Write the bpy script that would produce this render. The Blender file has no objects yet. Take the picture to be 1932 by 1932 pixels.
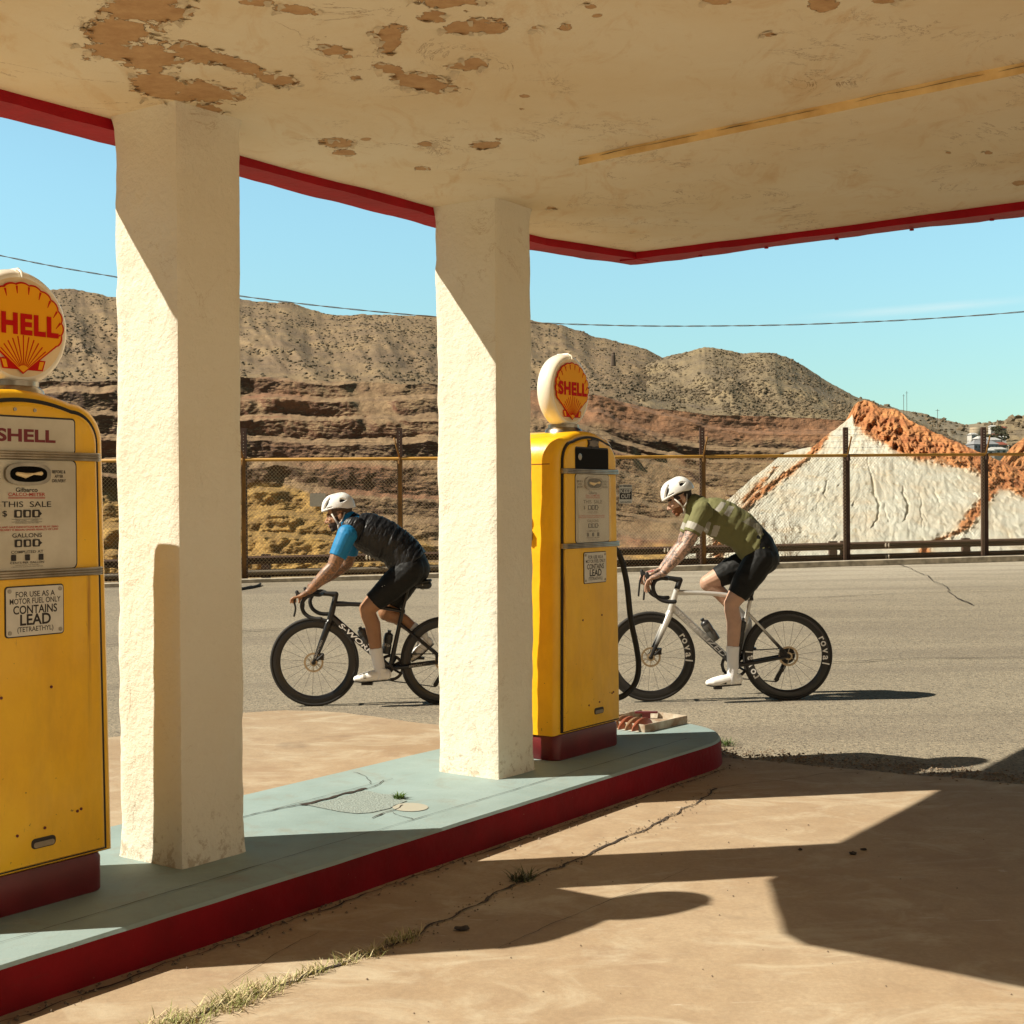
import bpy, bmesh, math, random
import numpy as np
from mathutils import Vector, Matrix

R = math.radians
scene = bpy.context.scene
COL = scene.collection
random.seed(7)

# ------------------------------------------------------------------ camera, sky, sun, exposure
FPX = 2600.0            # focal length in 1932-pixel image units
EYE = Vector((0, 0, 1.48))
cam_d = bpy.data.cameras.new("camera")
cam_d.sensor_width = 36.0
cam_d.sensor_fit = 'HORIZONTAL'
cam_d.lens = 36.0 * FPX / 1932.0
cam_d.clip_start = 0.05
cam_d.clip_end = 12000
cam = bpy.data.objects.new("camera", cam_d)
COL.objects.link(cam)
CAM_ROT = Matrix.Rotation(R(90 - 0.31), 3, 'X') @ Matrix.Rotation(R(-0.4), 3, 'Z')
cam.matrix_world = Matrix.Translation(EYE) @ CAM_ROT.to_4x4()
scene.camera = cam

SUN_EL = 43.4
SUN_AZ = math.atan2(-0.986, -0.164)          # from +Y towards +X
world = bpy.data.worlds.new("World")
scene.world = world
world.use_nodes = True
nt = world.node_tree
bg = nt.nodes['Background']
sky = nt.nodes.new('ShaderNodeTexSky')
sky.sky_type = 'NISHITA'
sky.sun_disc = False
sky.sun_elevation = R(SUN_EL)
sky.sun_rotation = SUN_AZ
sky.altitude = 1600
sky.air_density = 1.0
sky.dust_density = 1.2
sky.ozone_density = 1.6
tint = nt.nodes.new('ShaderNodeMix')
tint.data_type = 'RGBA'
tint.blend_type = 'MULTIPLY'
tint.inputs[0].default_value = 1.0
tint.inputs[7].default_value = (1.05, 1.27, 1.0, 1)
# brighter towards the horizon, deeper overhead
tcw = nt.nodes.new('ShaderNodeTexCoord')
sxyz = nt.nodes.new('ShaderNodeSeparateXYZ')
mr = nt.nodes.new('ShaderNodeMapRange')
mr.interpolation_type = 'SMOOTHSTEP'
mr.inputs[1].default_value, mr.inputs[2].default_value = 0.27, 0.35
mr.inputs[3].default_value, mr.inputs[4].default_value = 1.0, 0.05
vm = nt.nodes.new('ShaderNodeVectorMath')
vm.operation = 'SCALE'
nt.links.new(tcw.outputs['Generated'], sxyz.inputs[0])
SKYDIR = (tcw, sxyz)
nt.links.new(sxyz.outputs[2], mr.inputs[0])
nt.links.new(sky.outputs[0], vm.inputs[0])
hz = nt.nodes.new('ShaderNodeMapRange')          # the pale horizon band of the model is toned down
hz.interpolation_type = 'SMOOTHSTEP'
hz.inputs[1].default_value, hz.inputs[2].default_value = -0.02, 0.26
hz.inputs[3].default_value, hz.inputs[4].default_value = 0.95, 1.9
hm = nt.nodes.new('ShaderNodeMath')
hm.operation = 'MULTIPLY'
nt.links.new(sxyz.outputs[2], hz.inputs[0])
nt.links.new(mr.outputs[0], hm.inputs[0])
nt.links.new(hz.outputs[0], hm.inputs[1])
nt.links.new(hm.outputs[0], vm.inputs['Scale'])
nt.links.new(vm.outputs[0], tint.inputs[6])
# one thin cirrus streak low in the north-east
dv = nt.nodes.new('ShaderNodeMath'); dv.operation = 'DIVIDE'
cz = nt.nodes.new('ShaderNodeMath'); cz.operation = 'MULTIPLY_ADD'
def _bell(src, c, w):
    a = nt.nodes.new('ShaderNodeMath'); a.operation = 'SUBTRACT'; a.inputs[1].default_value = c
    b = nt.nodes.new('ShaderNodeMath'); b.operation = 'ABSOLUTE'
    m_ = nt.nodes.new('ShaderNodeMapRange'); m_.interpolation_type = 'SMOOTHSTEP'
    m_.inputs[1].default_value, m_.inputs[2].default_value = 0.0, w
    m_.inputs[3].default_value, m_.inputs[4].default_value = 1.0, 0.0
    nt.links.new(src, a.inputs[0]); nt.links.new(a.outputs[0], b.inputs[0]); nt.links.new(b.outputs[0], m_.inputs[0])
    return m_.outputs[0]
cn = nt.nodes.new('ShaderNodeTexNoise'); cn.inputs['Scale'].default_value = 26; cn.inputs['Detail'].default_value = 5
cirrus = nt.nodes.new('ShaderNodeMix'); cirrus.data_type = 'RGBA'
cirrus.inputs[7].default_value = (9.0, 9.6, 9.2, 1)
cm = nt.nodes.new('ShaderNodeMath'); cm.operation = 'MULTIPLY'
cm2 = nt.nodes.new('ShaderNodeMath'); cm2.operation = 'MULTIPLY'
cm3 = nt.nodes.new('ShaderNodeMath'); cm3.operation = 'MULTIPLY'; cm3.inputs[1].default_value = 0.55
CIRRUS = (dv, cz, _bell, cn, cm, cm2, cm3, cirrus)
nt.links.new(tint.outputs[2], cirrus.inputs[6])
nt.links.new(cirrus.outputs[2], bg.inputs[0])
dv, cz, _bell, cn, cm, cm2, cm3, cirrus = CIRRUS
nt.links.new(sxyz.outputs[0], dv.inputs[0]); nt.links.new(sxyz.outputs[1], dv.inputs[1])
nt.links.new(dv.outputs[0], cz.inputs[0]); cz.inputs[1].default_value = -0.035; nt.links.new(sxyz.outputs[2], cz.inputs[2])
mpc = nt.nodes.new('ShaderNodeMapping'); mpc.inputs['Scale'].default_value = (1, 1, 9)
nt.links.new(tcw.outputs['Generated'], mpc.inputs[0]); nt.links.new(mpc.outputs[0], cn.inputs['Vector'])
nt.links.new(_bell(dv.outputs[0], 0.30, 0.11), cm.inputs[0]); nt.links.new(_bell(cz.outputs[0], 0.1225, 0.0045), cm.inputs[1])
nt.links.new(cm.outputs[0], cm2.inputs[0]); nt.links.new(cn.outputs[0], cm2.inputs[1]); nt.links.new(cm2.outputs[0], cm3.inputs[0])
nt.links.new(cm3.outputs[0], cirrus.inputs[0])
bg.inputs[1].default_value = 0.062

sun_d = bpy.data.lights.new("sun", 'SUN')
sun_d.energy = 5.0
sun_d.angle = R(0.5)
sun_d.color = (1.0, 0.92, 0.77)
sun_o = bpy.data.objects.new("sun", sun_d)
COL.objects.link(sun_o)
ce, se = math.cos(R(SUN_EL)), math.sin(R(SUN_EL))
LIGHT = Vector((0.986 * ce, 0.164 * ce, -se))
sun_o.rotation_euler = LIGHT.to_track_quat('-Z', 'Y').to_euler()
sun_o.location = (-30, -5, 40)

scene.view_settings.view_transform = 'Standard'
scene.view_settings.look = 'None'
scene.view_settings.gamma = 1
scene.view_settings.exposure = 0.72
try:
    scene.cycles.max_bounces = 10
    scene.cycles.diffuse_bounces = 6
    scene.cycles.use_denoising = True
except Exception:
    pass

# ------------------------------------------------------------------ helpers
def ray(px, py, depth):
    d = CAM_ROT @ Vector(((px - 966) / FPX, -(py - 966) / FPX, -1))
    return EYE + d * (depth / d.y)

def ground_at(px, py, z=0.0):
    d = CAM_ROT @ Vector(((px - 966) / FPX, -(py - 966) / FPX, -1))
    return EYE + d * ((z - EYE.z) / d.z)

CR = np.array(CAM_ROT)
def rays_np(px, py, depth):
    v = np.stack([(px - 966) / FPX, -(py - 966) / FPX, -np.ones_like(px)], -1) @ CR.T
    return np.array(EYE) + v * (depth / v[..., 1])[..., None]

def h3(ix, iy, iz):
    n = (ix * 374761393 + iy * 668265263 + iz * 2147483647 + 1013904223).astype(np.int64)
    n = (n ^ (n >> 13)) * 1274126177
    n = n & 0x7fffffff
    n = ((n ^ (n >> 16)) * 2246822519) & 0x7fffffff
    return n / 0x7fffffff

def vnoise(x, y, z):
    x, y, z = np.broadcast_arrays(np.asarray(x, float), np.asarray(y, float), np.asarray(z, float))
    ix, iy, iz = np.floor(x).astype(np.int64), np.floor(y).astype(np.int64), np.floor(z).astype(np.int64)
    fx, fy, fz = x - ix, y - iy, z - iz
    fx, fy, fz = [f * f * (3 - 2 * f) for f in (fx, fy, fz)]
    r = 0
    for dx in (0, 1):
        for dy in (0, 1):
            for dz in (0, 1):
                w = (fx if dx else 1 - fx) * (fy if dy else 1 - fy) * (fz if dz else 1 - fz)
                r = r + w * h3(ix + dx, iy + dy, iz + dz)
    return r * 2 - 1

def fbm(x, y, z, o=4, g=0.5, ridged=False):
    a, s, r = 1.0, 1.0, 0
    for k in range(o):
        n = vnoise(np.asarray(x) * s + 17.3 * k, np.asarray(y) * s - 9.1 * k, np.asarray(z) * s + 3.7 * k)
        if ridged:
            n = 1 - 2 * np.abs(n)
        r = r + a * n
        a *= g
        s *= 2.03
    return r

def tag(o, label=None, cat=None, group=None, kind=None):
    if label: o['label'] = label
    if cat: o['category'] = cat
    if group: o['group'] = group
    if kind: o['kind'] = kind
    return o

def thing(name, label, cat, loc=(0, 0, 0), rz=0, group=None):
    o = bpy.data.objects.new(name, None)
    o.empty_display_size = 0.2
    COL.objects.link(o)
    o.location = loc
    o.rotation_euler = (0, 0, rz)
    return tag(o, label, cat, group)

def link_mesh(name, me, parent=None):
    o = bpy.data.objects.new(name, me)
    COL.objects.link(o)
    if parent is not None:
        o.parent = parent
    return o

def rect_ring(w, h, r, n=5):
    pts = []
    for cx, cz, a0 in ((w / 2 - r, h / 2 - r, 0), (-w / 2 + r, h / 2 - r, 90), (-w / 2 + r, -h / 2 + r, 180), (w / 2 - r, -h / 2 + r, 270)):
        for k in range(n + 1):
            a = R(a0 + 90 * k / n)
            pts.append((cx + r * math.cos(a), cz + r * math.sin(a)))
    return pts

class MB:
    def __init__(self):
        self.v, self.f, self.m = [], [], []
    def add(self, vs, fs, mi=0, mat=None):
        b = len(self.v)
        for p in vs:
            p = Vector(p)
            self.v.append(mat @ p if mat is not None else p)
        for f in fs:
            self.f.append([b + i for i in f])
            self.m.append(mi)
        return self
    def box(self, c, s, mi=0, mat=None):
        x, y, z = s[0] / 2, s[1] / 2, s[2] / 2
        vs = [(c[0] + a * x, c[1] + b * y, c[2] + d * z) for a in (-1, 1) for b in (-1, 1) for d in (-1, 1)]
        fs = [(0, 1, 3, 2), (4, 6, 7, 5), (0, 4, 5, 1), (2, 3, 7, 6), (0, 2, 6, 4), (1, 5, 7, 3)]
        return self.add(vs, fs, mi, mat)
    def rings(self, loops, mi=0, cap0=True, cap1=True, closed=True):
        n = len(loops[0])
        b = len(self.v)
        for l in loops:
            for p in l:
                self.v.append(Vector(p))
        for i in range(len(loops) - 1):
            for k in range(n if closed else n - 1):
                k2 = (k + 1) % n
                self.f.append([b + i * n + k, b + i * n + k2, b + (i + 1) * n + k2, b + (i + 1) * n + k])
                self.m.append(mi)
        if cap0:
            self.f.append([b + k for k in range(n)][::-1]); self.m.append(mi)
        if cap1:
            self.f.append([b + (len(loops) - 1) * n + k for k in range(n)]); self.m.append(mi)
        return self
    def tube(self, pts, r, seg=8, mi=0, cap=True, side=None, rl=None, dome=False):
        """sweep an (elliptic) section along pts. r: radius or list (in-plane); rl: radius or list along 'side' axis"""
        pts = [Vector(p) for p in pts]
        n = len(pts)
        r = list(r) if hasattr(r, '__len__') else [r] * n
        rl = r if rl is None else (list(rl) if hasattr(rl, '__len__') else [rl] * n)
        loops = []
        prev = None
        T = []
        for i in range(n):
            t = pts[min(i + 1, n - 1)] - pts[max(i - 1, 0)]
            T.append(t.normalized() if t.length > 1e-9 else Vector((0, 0, 1)))
        def frame(t):
            nonlocal prev
            if side is not None:
                s = Vector(side)
                s = (s - t * s.dot(t))
                s = s.normalized() if s.length > 1e-4 else t.orthogonal().normalized()
            elif prev is None:
                s = t.orthogonal().normalized()
            else:
                s = (prev - t * prev.dot(t)).normalized()
            prev = s
            return s, t.cross(s)
        def ring(p, t, a, b):
            s, u = frame(t)
            return [p + s * (math.cos(2 * math.pi * k / seg) * b) + u * (math.sin(2 * math.pi * k / seg) * a) for k in range(seg)]
        if dome:
            for q in (80, 60, 35, 15):
                c = math.cos(R(q)); e = math.sin(R(q)) * min(r[0], rl[0])
                loops.append(ring(pts[0] - T[0] * e, T[0], r[0] * c, rl[0] * c))
        for i in range(n):
            loops.append(ring(pts[i], T[i], r[i], rl[i]))
        if dome:
            for q in (15, 35, 60, 80):
                c = math.cos(R(q)); e = math.sin(R(q)) * min(r[-1], rl[-1])
                loops.append(ring(pts[-1] + T[-1] * e, T[-1], r[-1] * c, rl[-1] * c))
        return self.rings(loops, mi, cap, cap)
    def ell(self, c, rad, rot=None, mi=0, nu=14, nv=9):
        c = Vector(c)
        loops = []
        for i in range(1, nv):
            a = math.pi * i / nv
            l = []
            for k in range(nu):
                b = 2 * math.pi * k / nu
                p = Vector((math.sin(a) * math.cos(b) * rad[0], math.sin(a) * math.sin(b) * rad[1], -math.cos(a) * rad[2]))
                if rot is not None:
                    p = rot @ p
                l.append(c + p)
            loops.append(l)
        return self.rings(loops, mi)
    def lathe(self, prof, seg=32, mi=0, axis='Y', c=(0, 0, 0), closed=False):
        """prof: list of (radius, along)"""
        loops = []
        for rr, al in prof:
            l = []
            for k in range(seg):
                a = 2 * math.pi * k / seg
                x, y = rr * math.cos(a), rr * math.sin(a)
                p = {'Y': (x, al, y), 'Z': (x, y, al), 'X': (al, x, y)}[axis]
                l.append((p[0] + c[0], p[1] + c[1], p[2] + c[2]))
            loops.append(l)
        if closed:
            loops.append(loops[0])
            return self.rings(loops, mi, False, False)
        return self.rings(loops, mi, prof[0][0] > 1e-6, prof[-1][0] > 1e-6)
    def prism(self, poly, mat, t0, t1, mi=0):
        """extrude a 2-D polygon between t0 and t1 along local z of mat"""
        n = len(poly)
        vs = [(p[0], p[1], t0) for p in poly] + [(p[0], p[1], t1) for p in poly]
        fs = [list(range(n))[::-1], [n + k for k in range(n)]]
        fs += [[k, (k + 1) % n, n + (k + 1) % n, n + k] for k in range(n)]
        return self.add(vs, fs, mi, mat)
    def build(self, name, mats, parent=None, smooth=False, auto=None, fix=True):
        me = bpy.data.meshes.new(name)
        me.from_pydata([tuple(p) for p in self.v], [], self.f)
        if not isinstance(mats, (list, tuple)):
            mats = [mats]
        for m in mats:
            me.materials.append(m)
        me.polygons.foreach_set('material_index', self.m)
        if fix:
            bm = bmesh.new(); bm.from_mesh(me)
            bmesh.ops.recalc_face_normals(bm, faces=bm.faces)
            bm.to_mesh(me); bm.free()
        if smooth:
            me.shade_smooth()
            if auto:
                me.set_sharp_from_angle(angle=R(auto))
        me.update()
        return link_mesh(name, me, parent)

def grid_mesh(name, P, mats, parent=None, smooth=True, attrs=None, mi=None):
    """P: (nu, nv, 3) array"""
    nu, nv = P.shape[:2]
    idx = np.arange(nu * nv).reshape(nu, nv)
    f = np.stack([idx[:-1, :-1], idx[1:, :-1], idx[1:, 1:], idx[:-1, 1:]], -1).reshape(-1, 4)
    me = bpy.data.meshes.new(name)
    me.from_pydata(P.reshape(-1, 3).tolist(), [], f.tolist())
    if not isinstance(mats, (list, tuple)):
        mats = [mats]
    for m in mats:
        me.materials.append(m)
    if mi is not None:
        me.polygons.foreach_set('material_index', mi.reshape(-1).astype(np.int32))
    for k, a in (attrs or {}).items():
        at = me.attributes.new(k, 'FLOAT', 'POINT')
        at.data.foreach_set('value', np.asarray(a, dtype=np.float32).reshape(-1))
    if smooth:
        me.shade_smooth()
    me.update()
    return link_mesh(name, me, parent)

_tc = {}
def text_geo(s, bold=0.0, shear=0.0, space=1.0, align='CENTER'):
    key = (s, bold, shear, space, align)
    if key in _tc:
        return _tc[key]
    cu = bpy.data.curves.new('lettering', 'FONT')
    cu.body = s
    cu.size = 1.0
    cu.align_x = align
    cu.align_y = 'CENTER'
    cu.offset = bold
    cu.shear = shear
    cu.space_character = space
    cu.extrude = 0.004
    cu.resolution_u = 5
    o = bpy.data.objects.new('lettering', cu)
    COL.objects.link(o)
    bpy.context.view_layer.update()
    me = bpy.data.meshes.new_from_object(o.evaluated_get(bpy.context.evaluated_depsgraph_get()))
    vs = [v.co.copy() for v in me.vertices]
    fs = [list(p.vertices) for p in me.polygons]
    bpy.data.objects.remove(o)
    bpy.data.curves.remove(cu)
    bpy.data.meshes.remove(me)
    _tc[key] = (vs, fs)
    return vs, fs

def text(mb, s, M4, size, width=None, bold=0.0, shear=0.0, space=1.0, mi=0, align='CENTER'):
    """add lettering to mb; text plane = local XY of M4; width fits the line to that width"""
    vs, fs = text_geo(s, bold, shear, space, align)
    if not vs:
        return
    sx = size
    if width:
        w = max(v.x for v in vs) - min(v.x for v in vs)
        sx = width / w
    S = Matrix.Diagonal((sx, size, 0.2 * size, 1))
    mb.add(vs, fs, mi, M4 @ S)

# ------------------------------------------------------------------ materials
def new_mat(name):
    m = bpy.data.materials.new(name)
    m.use_nodes = True
    return m, m.node_tree, m.node_tree.nodes['Principled BSDF']

def N(nt, t, **kw):
    n = nt.nodes.new(t)
    for k, v in kw.items():
        setattr(n, k, v)
    return n

def mixc(nt, fac, a, b, blend='MIX'):
    n = N(nt, 'ShaderNodeMix', data_type='RGBA', blend_type=blend)
    for i, s in ((0, fac), (6, a), (7, b)):
        if hasattr(s, 'is_linked'):
            nt.links.new(s, n.inputs[i])
        else:
            n.inputs[i].default_value = s if i == 0 else (*s[:3], 1)
    return n.outputs[2]

def math_n(nt, op, a, b=None, clamp=False):
    n = N(nt, 'ShaderNodeMath', operation=op, use_clamp=clamp)
    for i, s in enumerate((a, b)):
        if s is None: continue
        if hasattr(s, 'is_linked'):
            nt.links.new(s, n.inputs[i])
        else:
            n.inputs[i].default_value = s
    return n.outputs[0]

def noise_n(nt, scale, detail=5, rough=0.55, vec=None, dist=0.0, stretch=None):
    n = N(nt, 'ShaderNodeTexNoise')
    n.inputs['Scale'].default_value = scale
    n.inputs['Detail'].default_value = detail
    n.inputs['Roughness'].default_value = rough
    n.inputs['Distortion'].default_value = dist
    if vec is None:
        vec = N(nt, 'ShaderNodeTexCoord').outputs['Object']
    if stretch:
        mp = N(nt, 'ShaderNodeMapping')
        mp.inputs['Scale'].default_value = stretch
        nt.links.new(vec, mp.inputs['Vector'])
        vec = mp.outputs[0]
    nt.links.new(vec, n.inputs['Vector'])
    return n.outputs[0]

def ramp(nt, src, lo, hi):
    n = N(nt, 'ShaderNodeMapRange')
    n.inputs[1].default_value = lo
    n.inputs[2].default_value = hi
    n.clamp = True
    nt.links.new(src, n.inputs[0])
    return n.outputs[0]

def bump_n(nt, bs, h, strength, dist, prev=None):
    n = N(nt, 'ShaderNodeBump')
    n.inputs['Strength'].default_value = strength
    n.inputs['Distance'].default_value = dist
    nt.links.new(h, n.inputs['Height'])
    if prev is not None:
        nt.links.new(prev, n.inputs['Normal'])
    nt.links.new(n.outputs[0], bs.inputs['Normal'])
    return n.outputs[0]

def P(name, col, rough=0.6, metal=0.0, var=0.0, vscale=6.0, col2=None, bump=0.0, bscale=80.0, bdist=0.004, spec=0.5, coat=0.0, stretch=None):
    m, nt, bs = new_mat(name)
    bs.inputs['Roughness'].default_value = rough
    bs.inputs['Metallic'].default_value = metal
    bs.inputs['Specular IOR Level'].default_value = spec
    bs.inputs['Coat Weight'].default_value = coat
    if var > 0 or col2:
        c2 = col2 or tuple(c * (1 - var) for c in col)
        f = ramp(nt, noise_n(nt, vscale, stretch=stretch), 0.35, 0.65)
        nt.links.new(mixc(nt, f, col, c2), bs.inputs['Base Color'])
    else:
        bs.inputs['Base Color'].default_value = (*col, 1)
    if bump > 0:
        bump_n(nt, bs, noise_n(nt, bscale, 6, stretch=stretch), bump, bdist)
    return m

MT = {}
MT['black'] = P('black_paint', (0.012, 0.012, 0.012), 0.45)
MT['rubber'] = P('rubber', (0.014, 0.013, 0.012), 0.7)
MT['chrome'] = P('dull_chrome', (0.42, 0.37, 0.30), 0.32, 1.0, var=0.35, vscale=14)
MT['steel'] = P('steel', (0.45, 0.44, 0.42), 0.35, 1.0)
MT['cream'] = P('milk_glass', (0.86, 0.80, 0.66), 0.28, var=0.08, vscale=5, coat=0.3)
MT['lens'] = P('lens_cream', (0.85, 0.66, 0.38), 0.35, var=0.1, vscale=8)
MT['shell_yellow'] = P('emblem_yellow', (0.90, 0.40, 0.015), 0.5, spec=0.1)
MT['shell_red'] = P('emblem_red', (0.55, 0.012, 0.010), 0.6, spec=0.06)
MT['ink'] = P('black_ink', (0.02, 0.014, 0.012), 0.6)
MT['ink_red'] = P('red_ink', (0.45, 0.035, 0.02), 0.6)
MT['maroon_ink'] = P('maroon_ink', (0.16, 0.008, 0.014), 0.5)
MT['panel'] = P('dial_white', (0.62, 0.57, 0.46), 0.4, var=0.18, vscale=5, col2=(0.47, 0.42, 0.32))
MT['signwhite'] = P('sign_white', (0.66, 0.62, 0.54), 0.45, var=0.12, vscale=20)
MT['glassdark'] = P('dark_window', (0.004, 0.0035, 0.003), 0.3, spec=0.04)
MT['maroon'] = P('maroon_paint', (0.15, 0.012, 0.016), 0.4, var=0.35, vscale=7)
# ------------------------------------------------------------------ setting: frame along the pump island
UX, UY = 0.582, 0.813
UANG = math.atan2(UY, UX)
O = Vector((-1.221, 5.07, 0))
ISL = 0.145                 # island height
SOF = 2.965                 # height of the canopy soffit
def W(u, v, z=0.0):
    return Vector((O.x + u * UX - v * UY, O.y + u * UY + v * UX, z))
UVM = Matrix.Translation(O) @ Matrix.Rotation(UANG, 4, 'Z')

def yfence(x):
    return 22.0 + (x + 6.48) * 0.2478
def zfence(x):
    return 0.228 + (x + 6.48) / 16.14 * 0.13
def sstep(t):
    t = np.clip(t, 0, 1)
    return t * t * (3 - 2 * t)
def zroad(x, y):
    x = np.asarray(x, float); y = np.asarray(y, float)
    near = np.clip(-0.031 + 0.0125 * (x - 0.1), -0.07, -0.007)
    r = sstep((y - 11.0) / 10.5)
    return near * (1 - r) + (0.228 + (x + 6.48) / 16.14 * 0.13) * r

def mat_road():
    m, nt, bs = new_mat('asphalt')
    a = ramp(nt, noise_n(nt, 1.0, 5, stretch=(0.25, 1.2, 1)), 0.3, 0.7)
    c = mixc(nt, a, (0.255, 0.218, 0.155), (0.200, 0.170, 0.120))
    sy = N(nt, 'ShaderNodeSeparateXYZ'); nt.links.new(N(nt, 'ShaderNodeTexCoord').outputs['Object'], sy.inputs[0])
    far_ = math_n(nt, 'SUBTRACT', sy.outputs[1], math_n(nt, 'MULTIPLY', sy.outputs[0], 0.2478))
    dust = math_n(nt, 'MULTIPLY', ramp(nt, math_n(nt, 'ADD', far_, math_n(nt, 'MULTIPLY', noise_n(nt, 0.5, 6, 0.65, stretch=(0.4, 1.5, 1)), 6.0)), 19.0, 25.0), ramp(nt, sy.outputs[0], -4.0, 6.0))
    c = mixc(nt, math_n(nt, 'MULTIPLY', dust, 0.8), c, (0.46, 0.415, 0.33))
    v = N(nt, 'ShaderNodeTexVoronoi'); v.inputs['Scale'].default_value = 85
    nt.links.new(N(nt, 'ShaderNodeTexCoord').outputs['Object'], v.inputs['Vector'])
    sep = N(nt, 'ShaderNodeSeparateColor'); nt.links.new(v.outputs['Color'], sep.inputs[0])
    c = mixc(nt, math_n(nt, 'MULTIPLY', ramp(nt, sep.outputs[0], 0.62, 1.0), 0.75), c, (0.44, 0.36, 0.25))
    c = mixc(nt, math_n(nt, 'MULTIPLY', ramp(nt, sep.outputs[1], 0.70, 0.95), 0.8), c, (0.06, 0.047, 0.035))
    g = ramp(nt, noise_n(nt, 0.35, 3, stretch=(0.3, 3.0, 1)), 0.52, 0.6)
    g = math_n(nt, 'MULTIPLY', g, 0.28)
    c = mixc(nt, g, c, (0.115, 0.092, 0.07))
    nt.links.new(c, bs.inputs['Base Color'])
    bs.inputs['Roughness'].default_value = 0.9
    b = bump_n(nt, bs, v.outputs['Distance'], 0.6, 0.008)
    bump_n(nt, bs, noise_n(nt, 9, 4), 0.15, 0.03, b)
    return m
def mat_concrete():
    m, nt, bs = new_mat('concrete')
    c = mixc(nt, ramp(nt, noise_n(nt, 0.8, 8, 0.66), 0.36, 0.64), (0.42, 0.322, 0.210), (0.345, 0.242, 0.142))
    g1 = ramp(nt, noise_n(nt, 55, 5, 0.7), 0.36, 0.64)
    c = mixc(nt, math_n(nt, 'MULTIPLY', g1, 0.32), c, (0.21, 0.145, 0.088))
    g1 = ramp(nt, noise_n(nt, 7, 9, 0.72, dist=0.7), 0.46, 0.72)
    c = mixc(nt, math_n(nt, 'MULTIPLY', g1, 0.50), c, (0.24, 0.165, 0.10))
    oil = ramp(nt, noise_n(nt, 1.15, 4, 0.6, dist=0.4), 0.635, 0.70)
    c = mixc(nt, math_n(nt, 'MULTIPLY', oil, 0.45), c, (0.17, 0.125, 0.085))
    s = ramp(nt, noise_n(nt, 2.6, 7, 0.65, dist=0.6), 0.54, 0.70)
    c = mixc(nt, math_n(nt, 'MULTIPLY', s, 0.6), c, (0.27, 0.175, 0.105))
    s = ramp(nt, noise_n(nt, 1.9, 7, 0.7, dist=1.0, stretch=(1, 1.6, 1)), 0.50, 0.68)
    c = mixc(nt, math_n(nt, 'MULTIPLY', s, 0.62), c, (0.50, 0.43, 0.31))
    # pale scratches and fine dark specks
    s = ramp(nt, noise_n(nt, 3.2, 8, 0.75, dist=2.2, stretch=(0.5, 5, 1)), 0.63, 0.70)
    c = mixc(nt, math_n(nt, 'MULTIPLY', s, 0.6), c, (0.60, 0.54, 0.44))
    s = ramp(nt, noise_n(nt, 130, 2, 0.5), 0.70, 0.78)
    c = mixc(nt, math_n(nt, 'MULTIPLY', s, 0.4), c, (0.17, 0.115, 0.075))
    nt.links.new(c, bs.inputs['Base Color'])
    bs.inputs['Roughness'].default_value = 0.82
    b = bump_n(nt, bs, noise_n(nt, 160, 4), 0.25, 0.003)
    bump_n(nt, bs, noise_n(nt, 3, 5), 0.25, 0.03, b)
    return m
MT['road'] = mat_road()
MT['concrete'] = mat_concrete()
MT['crack'] = P('crack_dirt', (0.045, 0.030, 0.02), 0.95, var=0.4, vscale=40)
MT['dirt'] = P('dirt', (0.30, 0.20, 0.085), 0.95, col2=(0.13, 0.085, 0.042), vscale=5, bump=1.0, bscale=9, bdist=0.08)
MT['kerbwhite'] = P('pale_concrete', (0.56, 0.49, 0.38), 0.85, var=0.5, vscale=7)

def mat_island():
    m, nt, bs = new_mat('island_paint')
    c = mixc(nt, ramp(nt, noise_n(nt, 2.2, 6, 0.65), 0.36, 0.68), (0.270, 0.355, 0.345), (0.215, 0.285, 0.270))
    s = ramp(nt, noise_n(nt, 4, 9, 0.74, dist=0.9), 0.52, 0.70)
    c = mixc(nt, math_n(nt, 'MULTIPLY', s, 0.6), c, (0.24, 0.225, 0.175))
    s = ramp(nt, noise_n(nt, 2.2, 8, 0.75, dist=1.6, stretch=(0.6, 3, 1)), 0.60, 0.68)
    c = mixc(nt, math_n(nt, 'MULTIPLY', s, 0.4), c, (0.42, 0.45, 0.41))
    s = ramp(nt, noise_n(nt, 60, 3, 0.5), 0.72, 0.8)
    c = mixc(nt, math_n(nt, 'MULTIPLY', s, 0.6), c, (0.12, 0.10, 0.08))
    nt.links.new(c, bs.inputs['Base Color'])
    bs.inputs['Roughness'].default_value = 0.7
    bump_n(nt, bs, noise_n(nt, 70, 6), 0.3, 0.004)
    return m
MT['island'] = mat_island()
def mat_kerbred():
    m, nt, bs = new_mat('kerb_red')
    c = mixc(nt, ramp(nt, noise_n(nt, 3.5, 6), 0.35, 0.65), (0.20, 0.0012, 0.006), (0.13, 0.0012, 0.004))
    s = ramp(nt, noise_n(nt, 6, 8, 0.75, dist=0.8, stretch=(1, 1, 3)), 0.60, 0.74)
    c = mixc(nt, math_n(nt, 'MULTIPLY', s, 0.55), c, (0.085, 0.022, 0.016))
    s = ramp(nt, noise_n(nt, 30, 6, 0.7), 0.70, 0.72)
    c = mixc(nt, math_n(nt, 'MULTIPLY', s, 0.8), c, (0.36, 0.25, 0.17))
    nt.links.new(c, bs.inputs['Base Color'])
    bs.inputs['Roughness'].default_value = 0.65
    bs.inputs['Specular IOR Level'].default_value = 0.15
    bump_n(nt, bs, noise_n(nt, 26, 6), 0.5, 0.008)
    return m
MT['kerbred'] = mat_kerbred()
MT['fasciared'] = P('fascia_red', (0.36, 0.0025, 0.012), 0.55, col2=(0.28, 0.0025, 0.010), vscale=5, bump=0.4, bscale=18, bdist=0.01, spec=0.2)

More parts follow.
